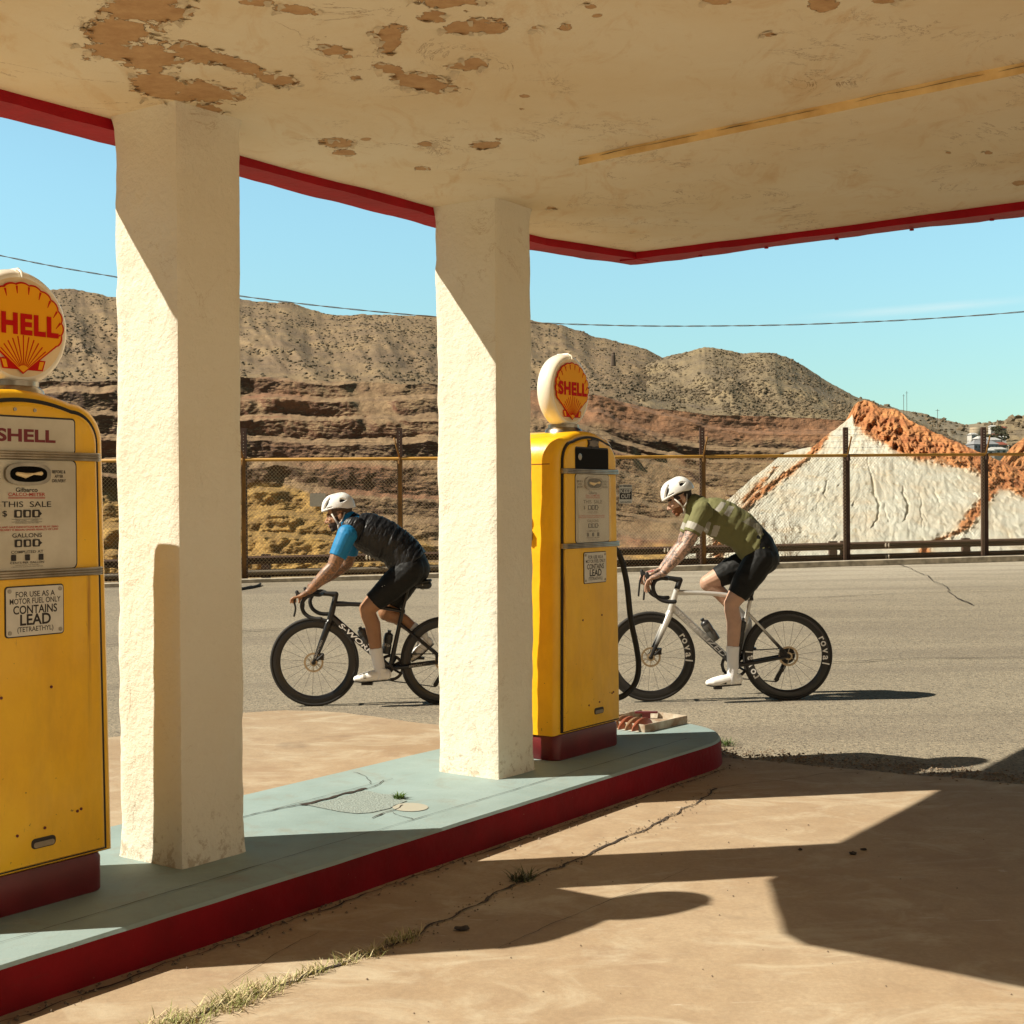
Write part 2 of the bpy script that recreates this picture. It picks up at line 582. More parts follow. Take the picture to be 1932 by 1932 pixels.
def mat_plaster():
    m, nt, bs = new_mat('rough_plaster')
    c = mixc(nt, ramp(nt, noise_n(nt, 1.6, 5), 0.35, 0.65), (0.73, 0.69, 0.575), (0.70, 0.645, 0.515))
    s = ramp(nt, noise_n(nt, 9, 8, 0.75, dist=1.5, stretch=(1, 1, 0.45)), 0.655, 0.70)
    c = mixc(nt, math_n(nt, 'MULTIPLY', s, 0.35), c, (0.50, 0.36, 0.19))
    sz = N(nt, 'ShaderNodeSeparateXYZ'); nt.links.new(N(nt, 'ShaderNodeTexCoord').outputs['Object'], sz.inputs[0])
    low = math_n(nt, 'SUBTRACT', 1.0, ramp(nt, sz.outputs[2], 0.15, 0.55))
    spl = ramp(nt, math_n(nt, 'ADD', noise_n(nt, 24, 8, 0.75), math_n(nt, 'MULTIPLY', low, 0.16)), 0.66, 0.74)
    c = mixc(nt, math_n(nt, 'MULTIPLY', math_n(nt, 'MULTIPLY', spl, low), 0.6), c, (0.34, 0.24, 0.14))
    hl = math_n(nt, 'ABSOLUTE', math_n(nt, 'SUBTRACT', noise_n(nt, 3.2, 9, 0.7, dist=1.0), 0.5))
    hl = math_n(nt, 'MULTIPLY', math_n(nt, 'SUBTRACT', 1.0, ramp(nt, hl, 0.0015, 0.007)), ramp(nt, noise_n(nt, 3.0, 3), 0.54, 0.62))
    c = mixc(nt, math_n(nt, 'MULTIPLY', hl, 0.6), c, (0.40, 0.28, 0.15))
    nt.links.new(c, bs.inputs['Base Color'])
    bs.inputs['Roughness'].default_value = 0.88
    b = bump_n(nt, bs, noise_n(nt, 34, 10, 0.66), 0.7, 0.012)
    b = bump_n(nt, bs, ramp(nt, noise_n(nt, 9, 8, 0.75, dist=1.5, stretch=(1, 1, 0.45)), 0.62, 0.70), 0.35, 0.010, b)
    bump_n(nt, bs, noise_n(nt, 130, 4, 0.6), 0.4, 0.003, b)
    return m
MT['plaster'] = mat_plaster()

def mat_soffit():
    m, nt, bs = new_mat('peeling_ceiling')
    at = N(nt, 'ShaderNodeAttribute', attribute_name='peel')
    n1 = noise_n(nt, 11, 9, 0.66, dist=0.4)
    n1 = math_n(nt, 'MULTIPLY', math_n(nt, 'SUBTRACT', n1, 0.5), 3.3)
    f = ramp(nt, math_n(nt, 'ADD', at.outputs['Fac'], n1), -0.01, 0.03)
    c = mixc(nt, ramp(nt, noise_n(nt, 1.3, 7, 0.6, dist=0.6), 0.36, 0.66), (0.74, 0.665, 0.505), (0.70, 0.585, 0.395))
    s = ramp(nt, noise_n(nt, 2.0, 8, 0.7, dist=1.4, stretch=(2.2, 0.8, 1)), 0.54, 0.70)
    c = mixc(nt, math_n(nt, 'MULTIPLY', s, 0.6), c, (0.60, 0.40, 0.19))
    s = ramp(nt, noise_n(nt, 34, 5, 0.6, dist=3), 0.735, 0.76)
    c = mixc(nt, math_n(nt, 'MULTIPLY', s, 0.6), c, (0.22, 0.12, 0.06))
    hl = math_n(nt, 'ABSOLUTE', math_n(nt, 'SUBTRACT', noise_n(nt, 1.7, 9, 0.68, dist=1.2), 0.5))
    hl = math_n(nt, 'MULTIPLY', math_n(nt, 'SUBTRACT', 1.0, ramp(nt, hl, 0.0015, 0.006)), ramp(nt, noise_n(nt, 2.6, 3), 0.50, 0.60))
    c = mixc(nt, math_n(nt, 'MULTIPLY', hl, 0.75), c, (0.25, 0.14, 0.065))
    s = ramp(nt, noise_n(nt, 7, 9, 0.74, dist=1.0), 0.56, 0.74)
    c = mixc(nt, math_n(nt, 'MULTIPLY', s, 0.4), c, (0.55, 0.37, 0.18))
    pc = mixc(nt, ramp(nt, noise_n(nt, 16, 6, 0.7), 0.35, 0.65), (0.52, 0.335, 0.170), (0.41, 0.24, 0.11))
    edge = math_n(nt, 'MULTIPLY', ramp(nt, math_n(nt, 'ADD', at.outputs['Fac'], n1), -0.05, 0.0), 0.55)  # dark rim painted in as the shadow gap and dirt under lifted paint
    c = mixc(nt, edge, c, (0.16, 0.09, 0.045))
    c = mixc(nt, f, c, pc)
    nt.links.new(c, bs.inputs['Base Color'])
    bs.inputs['Roughness'].default_value = 0.9
    inv = math_n(nt, 'SUBTRACT', 1.0, f)
    b = bump_n(nt, bs, inv, 1.0, 0.03)
    bump_n(nt, bs, noise_n(nt, 40, 7, 0.65), 0.35, 0.006, b)
    return m
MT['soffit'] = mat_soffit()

# ---- road sheet
nx, ny = 130, 150
xs = np.sign(np.linspace(-1, 1, nx)) * np.abs(np.linspace(-1, 1, nx)) ** 2.0 * 60
ts = np.linspace(0, 1, ny)
X, Tt = np.meshgrid(xs, ts, indexing='ij')
Y = -25 + Tt * (yfence(X) - 0.30 + 25)
Z = zroad(X, Y) + 0.010 * fbm(X * 0.5, Y * 0.7, 0, 3) * sstep((Y - 11) / 3)
road = grid_mesh('road', np.stack([X, Y, Z], -1), MT['road'])
tag(road, kind='structure')

# ---- ground sheet beyond the fence, falling into the pit and running to the horizon
rs = np.array([-0.32, 0.0, 0.3, 0.6, 1.0, 1.5, 2.2, 3.5, 6, 12, 20, 30, 45, 70, 120, 250, 500, 1000, 2500, 6000])
xg = np.sign(np.linspace(-1, 1, 260)) * np.abs(np.linspace(-1, 1, 260)) ** 1.6
X, Rr = np.meshgrid(xg, rs, indexing='ij')
X = X * (60 + np.maximum(Rr, 0) * 1.2)
Y = yfence(np.clip(X, -60, 60)) + Rr
zb = zfence(np.clip(X, -60, 60))
bump = 0.035 * fbm(X * 1.7, Y * 1.7, 0, 4)
Z = zb + 0.0 + (0.015 + bump) * sstep((Rr + 0.32) / 0.5) - 0.75 * sstep((Rr - 1.6) / 3) - 40 * sstep((Rr - 6) / 110)
ground = grid_mesh('ground', np.stack([X, Y, Z], -1), MT['dirt'])
tag(ground, kind='structure')

# ---- pale kerb along the far side of the road
mb = MB()
loops = []
for x in np.linspace(-55, 55, 56):
    y, z = yfence(x), float(zfence(x))
    h = 0.06 + 0.055 * min(max((x + 6) / 15, 0), 1)
    loops.append([(x, y - 0.42, z - 0.05), (x, y - 0.42, z + h - 0.01), (x, y - 0.41, z + h), (x, y - 0.26, z + h), (x, y - 0.26, z - 0.05)])
mb.rings(loops)
tag(mb.build('kerb', MT['kerbwhite']), kind='structure')

# ---- concrete apron of the filling station with its cracks
apron_pts = [(-14, -8), (14, -8), (14, 2.6), (6.0, 5.75), (3.6, 6.85), (2.67, 7.19), (2.2, 7.46), (1.85, 7.66), (1.5, 7.86), (1.19, 8.05),
             (0.8, 8.35), (0.3, 8.75), (-0.52, 9.29), (-0.85, 9.55), (-1.2, 9.85), (-1.65, 10.0), (-1.95, 9.86), (-2.3, 9.3), (-2.6, 8.85), (-3.3, 8.3), (-6, 7.2), (-14, 4.5)]
pts = []
for i in range(len(apron_pts)):
    a, b = Vector(apron_pts[i]), Vector(apron_pts[(i + 1) % len(apron_pts)])
    near = -4 < a.x < 7 and a.y > 4
    n = max(1, int((b - a).length / 0.06)) if near else 1
    d = (b - a).normalized(); nrm = Vector((-d.y, d.x))
    for k in range(n):
        p = a.lerp(b, k / n)
        w = 0.022 * float(fbm(p.x * 5, p.y * 5, 1.0, 4)) if near else 0
        pts.append(p + nrm * w)
mb = MB()
mb.prism([(p.x, p.y) for p in pts], Matrix.Identity(4), -0.2, 0.0, 0)
def ribbon(mb, pp, w, z, mi, jag=0.35, step=0.03, seed=0.0):
    """thin jagged strip lying on a surface"""
    line = []
    for a, b in zip(pp[:-1], pp[1:]):
        n = max(1, int((b - a).length / step))
        for k in range(n):
            line.append(a.lerp(b, k / n))
    line.append(pp[-1])
    L, Rr = [], []
    for i, p in enumerate(line):
        t = (line[min(i + 1, len(line) - 1)] - line[max(i - 1, 0)]); t.z = 0; t.normalize()
        nrm = Vector((-t.y, t.x, 0))
        off = nrm * float(fbm(i * 0.31 + seed, seed, 0.3, 3)) * jag * 0.03
        ww = w * (0.25 + 0.75 * abs(float(fbm(i * 0.21, seed + 5, 1.3, 3))))
        c = Vector((p.x, p.y, z)) + off
        L.append(c + nrm * ww / 2); Rr.append(c - nrm * ww / 2)
    n = len(line)
    mb.add(L + Rr, [[i, i + 1, n + i + 1, n + i] for i in range(n - 1)], mi)
crack_px = [(1345, 1488), (1322, 1510), (1290, 1528), (1250, 1550), (1215, 1566), (1198, 1572), (1120, 1606), (1060, 1636), (990, 1661), (930, 1692), (870, 1722), (800, 1757), (770, 1772), (700, 1800), (610, 1832), (500, 1872), (400, 1908), (320, 1945), (200, 1990)]
cpts = [ground_at(x, y, 0) for x, y in crack_px]
ribbon(mb, cpts, 0.022, 0.004, 1, 0.9, seed=2.2)
ribbon(mb, [ground_at(x, y, 0) for x, y in [(1345, 1488), (1420, 1478), (1500, 1470), (1560, 1460), (1640, 1458)]], 0.008, 0.004, 1, 0.5, seed=4.1)
ribbon(mb, [ground_at(x, y, 0) for x, y in [(600, 1760), (560, 1780), (480, 1825), (430, 1860)]], 0.0035, 0.004, 1, 0.3, seed=7.7)
ribbon(mb, [ground_at(x, y, 0) for x, y in [(1300, 1640), (1180, 1690), (1050, 1740), (940, 1790)]], 0.004, 0.004, 1, 0.3, seed=9.7)
ribbon(mb, [W(u, -0.445) for u in np.linspace(-1.6, 3.5, 40)], 0.012, 0.004, 1, 0.6, seed=3.0)
# hairline cracks across the asphalt
rm = MB()
for px, sd in (([(1010, 1168), (1200, 1160), (1420, 1157), (1700, 1150), (1960, 1146)], 31), ([(180, 1215), (420, 1196), (640, 1187), (900, 1182)], 33), ([(1560, 1245), (1700, 1238), (1940, 1236)], 35), ([(1700, 1096), (1760, 1130), (1830, 1165)], 37)):
    pl = [ground_at(x, y, 0.05) for x, y in px]
    k0 = len(rm.v)
    ribbon(rm, pl, 0.03, 0.0, 0, 1.5, 0.12, sd)
    for v_ in rm.v[k0:]:
        v_.z = float(zroad(v_.x, v_.y)) + 0.016
rc = rm.build('road_crack', MT['crack'], road)

apron = mb.build('apron', [MT['concrete'], MT['crack']])
tag(apron, kind='structure')

# ---- pump island: pale turquoise top, red painted kerb face
V0, V1, UL, UR = -0.395, 0.795, -1.5, 3.39
hv, cv = (V1 - V0) / 2, (V1 + V0) / 2
out = []
for k in range(120):
    out.append((UL + (UR - UL) * k / 120, V0))
for k in range(41):
    a = -math.pi / 2 + math.pi * k / 40
    out.append((UR + hv * math.cos(a) * 1.08, cv + hv * math.sin(a)))
for k in range(1, 120):
    out.append((UR - (UR - UL) * k / 120, V1))
for k in range(41):
    a = math.pi / 2 + math.pi * k / 40
    out.append((UL + hv * math.cos(a) * 1.08, cv + hv * math.sin(a)))
def island_ring(inset, z, wob):
    l = []
    for i, (u, v) in enumerate(out):
        du, dv = u - min(max(u, UL), UR), v - cv
        d = Vector((du, dv)); d.normalize()
        w = wob * float(fbm(u * 3.1, v * 3.1, z * 4, 4))
        l.append(W(u - d.x * (inset + w), v - d.y * (inset + w), z))
    return l
mb = MB()
mb.rings([island_ring(-0.006, -0.05, 0.006), island_ring(0.0, 0.05, 0.008), island_ring(0.0, 0.11, 0.008), island_ring(0.004, ISL - 0.012, 0.006)], 1, False, False)
mb.rings([island_ring(0.004, ISL - 0.012, 0.006), island_ring(0.014, ISL - 0.001, 0.004), island_ring(0.02, ISL, 0.004)], 0, False, True)
def isl_line(px, w, seed, jag=0.4):
    ribbon(mb, [ground_at(x, y, ISL) for x, y in px], w, ISL + 0.004, 2, jag, 0.02, seed)
isl_line([(456, 1543), (500, 1533), (560, 1521), (573, 1520)], 0.012, 1.0)
isl_line([(572, 1520), (620, 1508), (650, 1498), (692, 1488)], 0.05, 2.0)
isl_line([(690, 1490), (712, 1480), (726, 1473)], 0.012, 3.0)
isl_line([(700, 1480), (690, 1466), (668, 1458)], 0.006, 4.0)
isl_line([(760, 1520), (745, 1528), (730, 1532), (705, 1545)], 0.012, 5.0)
isl_line([(745, 1534), (778, 1547)], 0.006, 6.0)
ribbon(mb, [W(u, -0.20) for u in np.linspace(-1.6, 3.5, 30)], 0.007, ISL + 0.004, 2, 0.15, seed=11)
ribbon(mb, [W(u, 0.44) for u in np.linspace(0.6, 1.7, 10)], 0.005, ISL + 0.004, 2, 0.15, seed=12)
poly = [ground_at(x, y, ISL) for x, y in [(580, 1520), (620, 1512), (655, 1502), (690, 1492), (720, 1499), (742, 1500), (768, 1512), (752, 1518), (735, 1526), (700, 1534), (672, 1536), (640, 1532), (610, 1526)]]
mb.add([Vector((p.x, p.y, ISL + 0.003)) for p in poly], [list(range(len(poly)))], 3)
poly = [ground_at(774 + 34 * math.cos(a), 1524 + 8 * math.sin(a), ISL) for a in np.linspace(0, 6.28, 18)[:-1]]
mb.add([Vector((p.x, p.y, ISL + 0.003)) for p in poly], [list(range(len(poly)))], 4)
MT['patch'] = P('grey_patch', (0.30, 0.35, 0.32), 0.95, col2=(0.22, 0.26, 0.24), vscale=60, bump=1.0, bscale=110, bdist=0.01)
MT['barepatch'] = P('bare_patch', (0.36, 0.34, 0.27), 0.9)
tag(mb.build('pump_island', [MT['island'], MT['kerbred'], MT['crack'], MT['patch'], MT['barepatch']], smooth=True, auto=35), kind='structure')

# ------------------------------------------------------------------ canopy
canopy = thing('canopy', 'flat station canopy with peeling cream ceiling and red painted edge', 'canopy')
def vmax(u):
    return np.interp(u, [-1.30, -1.22, -0.65, 3.00, 3.86], [0.16, 0.25, 0.58, 0.58, 0.36])
blobs = [(275, 15, 85, 30, 0), (230, 60, 70, 36, -10), (212, 95, 58, 16, 10), (285, 112, 48, 40, 0), (300, 160, 55, 30, 20), (375, 172, 72, 18, 8), (360, 98, 66, 16, 15), (440, 118, 66, 12, 20), (520, 150, 42, 13, 10),
         (735, 62, 32, 16, -5), (738, 88, 18, 14, 0), (850, 3, 68, 14, 0), (815, 30, 28, 12, 10), (890, 50, 52, 12, -5), (925, 50, 20, 9, 0), (630, 97, 32, 9, 10), (655, 106, 12, 5, 0),
         (735, 130, 28, 9, 15), (800, 155, 55, 16, 8), (888, 122, 35, 12, -8), (670, 147, 12, 5, 0), (640, 270, 30, 8, 0), (650, 287, 18, 6, 0), (805, 272, 15, 5, 0), (915, 273, 28, 9, -5), (795, 318, 14, 4, 0), (690, 262, 10, 3, 0),
         (1125, 30, 12, 4, 0), (1065, 51, 12, 6, 0), (1113, 12, 10, 4, 0), (930, 52, 24, 12, 0), (1009, 53, 8, 4, 0), (1354, 2, 25, 6, 0), (1548, 10, 24, 14, 0), (1449, 65, 10, 4, 0), (1671, 2, 20, 4, 0), (988, 181, 9, 3, 0),
         (985, 205, 7, 3, 0), (935, 270, 14, 5, 0), (1789, 288, 8, 3, 0), (1865, 288, 7, 3, 0), (1923, 346, 14, 5, 0), (1040, 392, 9, 3, 0), (560, 20, 40, 8, 5), (480, 5, 30, 6, 0), (400, 205, 26, 6, 12)]
us = np.concatenate([np.linspace(-1.30, 3.86, 470)])
vv = np.concatenate([np.linspace(0, 1, 330) ** 1.0])
U, VV = np.meshgrid(us, vv, indexing='ij')
vm = vmax(U)
V = vm + VV * (-3.45 - vm)
PX_ = O.x + U * UX - V * UY
PY_ = O.y + U * UY + V * UX
sag = 0.006 * fbm(U * 1.2, V * 1.2, 0, 4)
PZ_ = SOF + sag
pos = np.stack([PX_, PY_, PZ_], -1)
camsp = (pos - np.array(EYE)) @ CR
wz = -np.minimum(camsp[..., 2], -0.3)
ix = 966 + FPX * camsp[..., 0] / wz
iy = 966 - FPX * camsp[..., 1] / wz
peel = np.full(U.shape, -4.0)
for cx, cy, rx, ry, an in blobs:
    ca, sa = math.cos(R(an)), math.sin(R(an))
    dx, dy = ix - cx, iy - cy
    d = np.sqrt(((dx * ca + dy * sa) / rx) ** 2 + ((-dx * sa + dy * ca) / ry) ** 2)
    peel = np.maximum(peel, np.clip(1 - d, -4, 1))
peel = np.where(camsp[..., 2] > -0.5, -4, peel)
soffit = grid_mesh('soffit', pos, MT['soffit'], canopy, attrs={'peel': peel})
# curled flakes of paint hanging at the rims of the bare patches
MT['flake'] = P('paint_flake', (0.66, 0.56, 0.40), 0.8, var=0.25, vscale=30)
rnd = random.Random(44)
cand = np.argwhere((np.abs(peel + 0.02) < 0.14) & (VV > 0.01) & (VV < 0.97))
mb = MB()
for q_ in rnd.sample(range(len(cand)), min(260, len(cand))):
    i_, j_ = cand[q_]
    c_ = Vector(pos[i_, j_]); a_ = rnd.uniform(0, 6.28); L_ = rnd.uniform(.008, .030); w_ = rnd.uniform(.006, .022)
    t_ = Vector((math.cos(a_), math.sin(a_), 0)); s_ = Vector((-math.sin(a_), math.cos(a_), 0))
    dr = rnd.uniform(.15, .75)
    r0, r1, r2 = c_ - Vector((0, 0, .001)), c_ + t_ * L_ * .55 - Vector((0, 0, L_ * dr * .25)), c_ + t_ * L_ - Vector((0, 0, L_ * dr))
    mb.add([r0 - s_ * w_, r0 + s_ * w_ * rnd.uniform(.6, 1), r1 - s_ * w_ * rnd.uniform(.5, 1), r1 + s_ * w_, r2 - s_ * w_ * .4, r2 + s_ * w_ * rnd.uniform(.1, .7)], [(0, 1, 3, 2), (2, 3, 5, 4)])
fl_ = mb.build('paint_flakes', MT['flake'], canopy, fix=False)
fl_['kind'] = 'stuff'
# dropped strip
p0, p1 = ray(1098, 291, 5.92), ray(1166, 320.6, 6.2)
u0 = (Vector((p0.x, p0.y, 0)) - O).dot(Vector((UX, UY, 0)))
mb = MB()
ua, ub = 1.56, 1.90
va = -0.75
for (s0, s1) in ((ua, ub),):
    loop = [W(s0, va, SOF - 0.036), W(s1, va + 0.02, SOF - 0.036), W(s1 - 0.145, -3.3, SOF - 0.036), W(s0 - 0.205, -3.3, SOF - 0.036)]
    top = [Vector((p.x, p.y, SOF + 0.02)) for p in loop]
    mb.rings([top, loop], 0, False, True)
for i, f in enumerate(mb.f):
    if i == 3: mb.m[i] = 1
MT['lit_side'] = P('lit_beam_side', (0.80, 0.58, 0.27), 0.8, col2=(0.62, 0.40, 0.16), vscale=9)  # near side of the beam: its lit look is put into this yellow-orange colour
beam = mb.build('ceiling_beam', [MT['soffit'], MT['lit_side']], canopy)
mb = MB()
ribbon(mb, [W(ua - 0.004 - 0.205 * (va - v) / (va + 3.3), v) for v in np.linspace(va, -3.3, 40)], 0.012, SOF - 0.012, 0, 0.4, seed=21)
mb.build('ceiling_crack', MT['crack'], canopy)
def no_peel(o):
    at_ = o.data.attributes.new('peel', 'FLOAT', 'POINT')
    at_.data.foreach_set('value', [-4.0] * len(o.data.vertices))
no_peel(beam)
# fascia
oc = [(1.0, -3.5), (-1.34, -3.5), (-1.30, 0.14), (-1.22, 0.25), (-0.65, 0.585), (3.00, 0.585), (3.86, 0.36), (3.84, -3.5), (1.0, -3.5)]
def offset_line(poly, d):
    outp = []
    for i, p in enumerate(poly):
        p = Vector(p)
        ns = []
        if i > 0:
            t = (p - Vector(poly[i - 1])).normalized(); ns.append(Vector((t.y, -t.x)))
        if i < len(poly) - 1:
            t = (Vector(poly[i + 1]) - p).normalized(); ns.append(Vector((t.y, -t.x)))
        n = sum(ns, Vector((0, 0))).normalized()
        outp.append(p + n * d / max(0.5, n.dot(ns[0])))
    return outp
def densify(poly, step):
    o = []
    for a, b in zip(poly[:-1], poly[1:]):
        a, b = Vector(a), Vector(b)
        n = max(1, int((b - a).length / step)) if max(a.y, b.y) > -2.5 else 12
        o += [a.lerp(b, k / n) for k in range(n)]
    return o + [Vector(poly[-1])]
oc = densify(oc, 0.05)
inner = offset_line([tuple(p) for p in oc], 0.205)
loops = []
for p, q in zip(oc, inner):
    w = 0.006 * float(fbm(p.x * 4, p.y * 4, 0, 3)); w2 = 0.010 * float(fbm(p.x * 6, p.y * 6, 3, 4))
    loops.append([W(q.x, q.y, SOF + 0.02 + w2), W(q.x, q.y, SOF - 0.038 + w2 * .3), W(p.x, p.y, SOF - 0.03 + w), W(p.x, p.y, SOF + 0.36), W(q.x, q.y, SOF + 0.36)])
mb = MB()
mb.rings(loops, 0)
mb.build('fascia', MT['fasciared'], canopy)
mb = MB()
rp = [(p.x, p.y) for p in offset_line([tuple(p) for p in oc], 0.05)]
mb.prism(rp, UVM, SOF + 0.33, SOF + 0.40)
MT['roofing'] = P('roofing', (0.25, 0.22, 0.18), 0.9, var=0.2)
mb.build('roof', MT['roofing'], canopy)
# bolt heads under the red edge at right
for k in range(7):
    p = W(3.80, -0.15 - 0.42 * k, SOF - 0.036)
    b_ = MB().lathe([(0.012, -0.006), (0.012, 0.0), (0.007, 0.004)], 10, axis='Z', c=p)
    b_.build('bolt', MT['fasciared'], canopy)

# ------------------------------------------------------------------ unseen station building beyond the right edge, added to bounce warm light
bld = thing('bounce_building', 'unseen cream plaster building added beyond the canopy to bounce warm light', 'building', W(1.3, -8.8), UANG)
MB().box((0, 0, 1.7), (9.5, 3.6, 4.4)).build('wall', MT['plaster'], bld)
MB().box((0, 0, 4.0), (9.8, 3.9, 0.12)).build('roof', MT['roofing'], bld)
for k in (-2.4, 2.4):
    wf = MB().box((k, 1.815, 1.55), (1.5, 0.05, 1.3)).build('window', MT['fasciared'], bld)
    MB().box((k, 1.843, 1.55), (1.38, 0.01, 1.18)).build('pane', MT['glassdark'], wf)
MB().box((0, 1.815, 1.06), (1.0, 0.05, 2.1)).build('door', MT['fasciared'], bld)

# ------------------------------------------------------------------ columns
def column(u0, v0, du, dv, label, seed):
    n = 15
    zs = np.linspace(ISL - 0.01, SOF + 0.01, 120)
    per = []
    for i in range(n): per.append((i / n, 0))
    for i in range(n): per.append((1, i / n))
    for i in range(n): per.append((1 - i / n, 1))
    for i in range(n): per.append((0, 1 - i / n))
    loops = []
    for z in zs:
        fl = 0.009 * math.exp(-(SOF - z) / 0.035) + 0.006 * math.exp(-(z - ISL) / 0.05)
        l = []
        for (a, b) in per:
            nx_, ny_ = (a - 0.5) * 2, (b - 0.5) * 2
            # softened corner
            m = max(abs(nx_), abs(ny_)); k = min(abs(nx_), abs(ny_))
            cr = 1 - 0.030 * max(0, (k - 0.86) / 0.14) ** 2
            p = Vector((u0 + du * (0.5 + 0.5 * nx_ * cr), v0 + dv * (0.5 + 0.5 * ny_ * cr)))
            q = W(p.x, p.y, z)
            d = 0.0032 * float(fbm(q.x * 3 + seed, q.y * 3, z * 2.2, 3)) + 0.0026 * float(fbm(q.x * 14 + seed, q.y * 14, z * 11, 3)) + fl
            l.append(W(p.x + nx_ * d, p.y + ny_ * d, z))
        loops.append(l)
    mb = MB()
    mb.rings(loops)
    o = mb.build('column', MT['plaster'], smooth=True, auto=45)
    tag(o, label, 'column', 'rough plaster canopy columns')
    return o
column(-0.005, 0.0, 0.315, 0.355, 'thick cream plaster column beside the pump with the worded top window', 1.0)
column(1.980, 0.005, 0.305, 0.375, 'cream plaster column standing just in front of the pump with the hose', 8.0)

column(-0.005, -3.46, 0.315, 0.305, 'cream plaster column at the building side of the canopy nearer its left end', 15.0)
column(1.980, -3.46, 0.305, 0.305, 'cream plaster column at the building side of the canopy nearer its right end', 22.0)

# ------------------------------------------------------------------ weeds, grass, pebbles on the apron
MT['drygrass'] = P('dry_grass', (0.62, 0.54, 0.32), 0.9, col2=(0.44, 0.35, 0.17), vscale=30)
MT['greengrass'] = P('green_grass', (0.17, 0.20, 0.045), 0.8, col2=(0.26, 0.25, 0.08), vscale=30)
def blades(name, spots, hmin, hmax, w, frac_green, mats, seed=1):
    rnd = random.Random(seed)
    mb = MB()
    for (c, spread, cnt) in spots:
        for _ in range(cnt):
            a = rnd.uniform(0, 6.28); r_ = spread * math.sqrt(rnd.random())
            b = c + Vector((r_ * math.cos(a), r_ * math.sin(a), 0))
            h = rnd.uniform(hmin, hmax)
            la = rnd.uniform(0, 6.28); lean = rnd.uniform(0.3, 2.4) * h
            tip = b + Vector((math.cos(la) * lean, math.sin(la) * lean, h))
            mid = b.lerp(tip, 0.5) + Vector((0, 0, 0.18 * h))
            s = Vector((-math.sin(la), math.cos(la), 0)) * w
            mb.add([b - s, b + s, mid + s * 0.7, mid - s * 0.7, tip], [(0, 1, 2, 3), (3, 2, 4)], 0 if rnd.random() > frac_green else 1)
    return mb.build(name, mats, fix=False)
spots = []
gl = [ground_at(x, y, 0) for x, y in [(795, 1762), (760, 1774), (700, 1800), (650, 1818), (600, 1833), (550, 1852), (500, 1868), (450, 1888), (400, 1908), (350, 1930), (300, 1950)]]
gw = [0.02, 0.035, 0.035, 0.03, 0.028, 0.045, 0.055, 0.065, 0.07, 0.08, 0.08]
gc = [60, 130, 110, 50, 60, 110, 120, 190, 210, 260, 260]
for i in range(len(gl) - 1):
    for k in range(6):
        t = k / 6
        if random.random() < 0.22: continue
        spots.append((gl[i].lerp(gl[i + 1], t) + Vector((random.uniform(-.02, .02), random.uniform(-.02, .02), 0)), gw[i] * (1 - t) + gw[i + 1] * t, int((gc[i] * (1 - t) + gc[i + 1] * t) / 4.2)))
tag(blades('grass', spots, 0.006, 0.034, 0.0017, 0.40, [MT['drygrass'], MT['greengrass']]), 'dry grass strip growing out of the apron crack', 'grass', kind='stuff')
MT['weed'] = P('weed_green', (0.09, 0.16, 0.02), 0.6, var=0.4, vscale=40)
MT['weeddark'] = P('weed_dark', (0.09, 0.10, 0.04), 0.7, var=0.4, vscale=40)
w = blades('weed', [(ground_at(752, 1507, ISL), 0.025, 55)], 0.010, 0.028, 0.0045, 0.5, [MT['weed'], MT['weed']], 5)
tag(w, 'small bright green weed sprouting from the broken patch on the island', 'weed')
w = blades('weed', [(ground_at(985, 1660, 0), 0.045, 70)], 0.01, 0.05, 0.003, 0.5, [MT['weeddark'], MT['weeddark']], 6)
tag(w, 'dark weed tuft growing in the crack in the shadow band', 'weed')
w = blades('weed', [(ground_at(1362, 1406, -0.02), 0.08, 130)], 0.01, 0.05, 0.003, 0.5, [MT['weeddark'], MT['weed']], 8)
tag(w, 'low weed at the rounded end of the red kerb', 'weed')
MT['grit'] = P('grit', (0.23, 0.17, 0.11), 0.9, col2=(0.08, 0.06, 0.045), vscale=25)
mb = MB()
rnd = random.Random(31)
def grain(c, s):
    b = len(mb.v)
    pts = [(1, 0, 0), (-1, 0, 0), (0, 1, 0), (0, -1, 0), (0, 0, 1), (0, 0, -.4)]
    mb.add([c + Vector((x * s * rnd.uniform(.6, 1.3), y * s * rnd.uniform(.6, 1.3), (z * .8 + .3) * s)) for x, y, z in pts],
           [(0, 2, 4), (2, 1, 4), (1, 3, 4), (3, 0, 4), (2, 0, 5), (1, 2, 5), (3, 1, 5), (0, 3, 5)])
for _ in range(420):
    grain(W(rnd.uniform(-1.4, 3.6), -0.40 - abs(rnd.gauss(0, .045)) - .012, 0.001), rnd.uniform(.002, .008))
for _ in range(300):
    grain(Vector((rnd.uniform(-2.5, 4), rnd.uniform(2.8, 8), 0.001)), rnd.uniform(.0015, .0055))
for k in range(len(cpts) - 6):
    for _ in range(22):
        p = cpts[k].lerp(cpts[k + 1], rnd.random())
        grain(Vector((p.x + rnd.gauss(0, .03), p.y + rnd.gauss(0, .03), 0.002)), rnd.uniform(.002, .006))
for _ in range(900):
    t = rnd.random()
    p = Vector((1.05, 8.2, 0)).lerp(Vector((2.9, 7.15, 0)), t) + Vector((rnd.gauss(.03, .10), rnd.gauss(.10, .10), 0))
    grain(Vector((p.x, p.y, -0.004)), rnd.uniform(.003, .012))
tag(mb.build('grit', MT['grit'], fix=False), 'loose grit along the kerb foot and the broken apron edge', 'grit', kind='stuff')
MT['pebble'] = P('pebble', (0.05, 0.037, 0.028), 0.9, var=0.4, vscale=50)
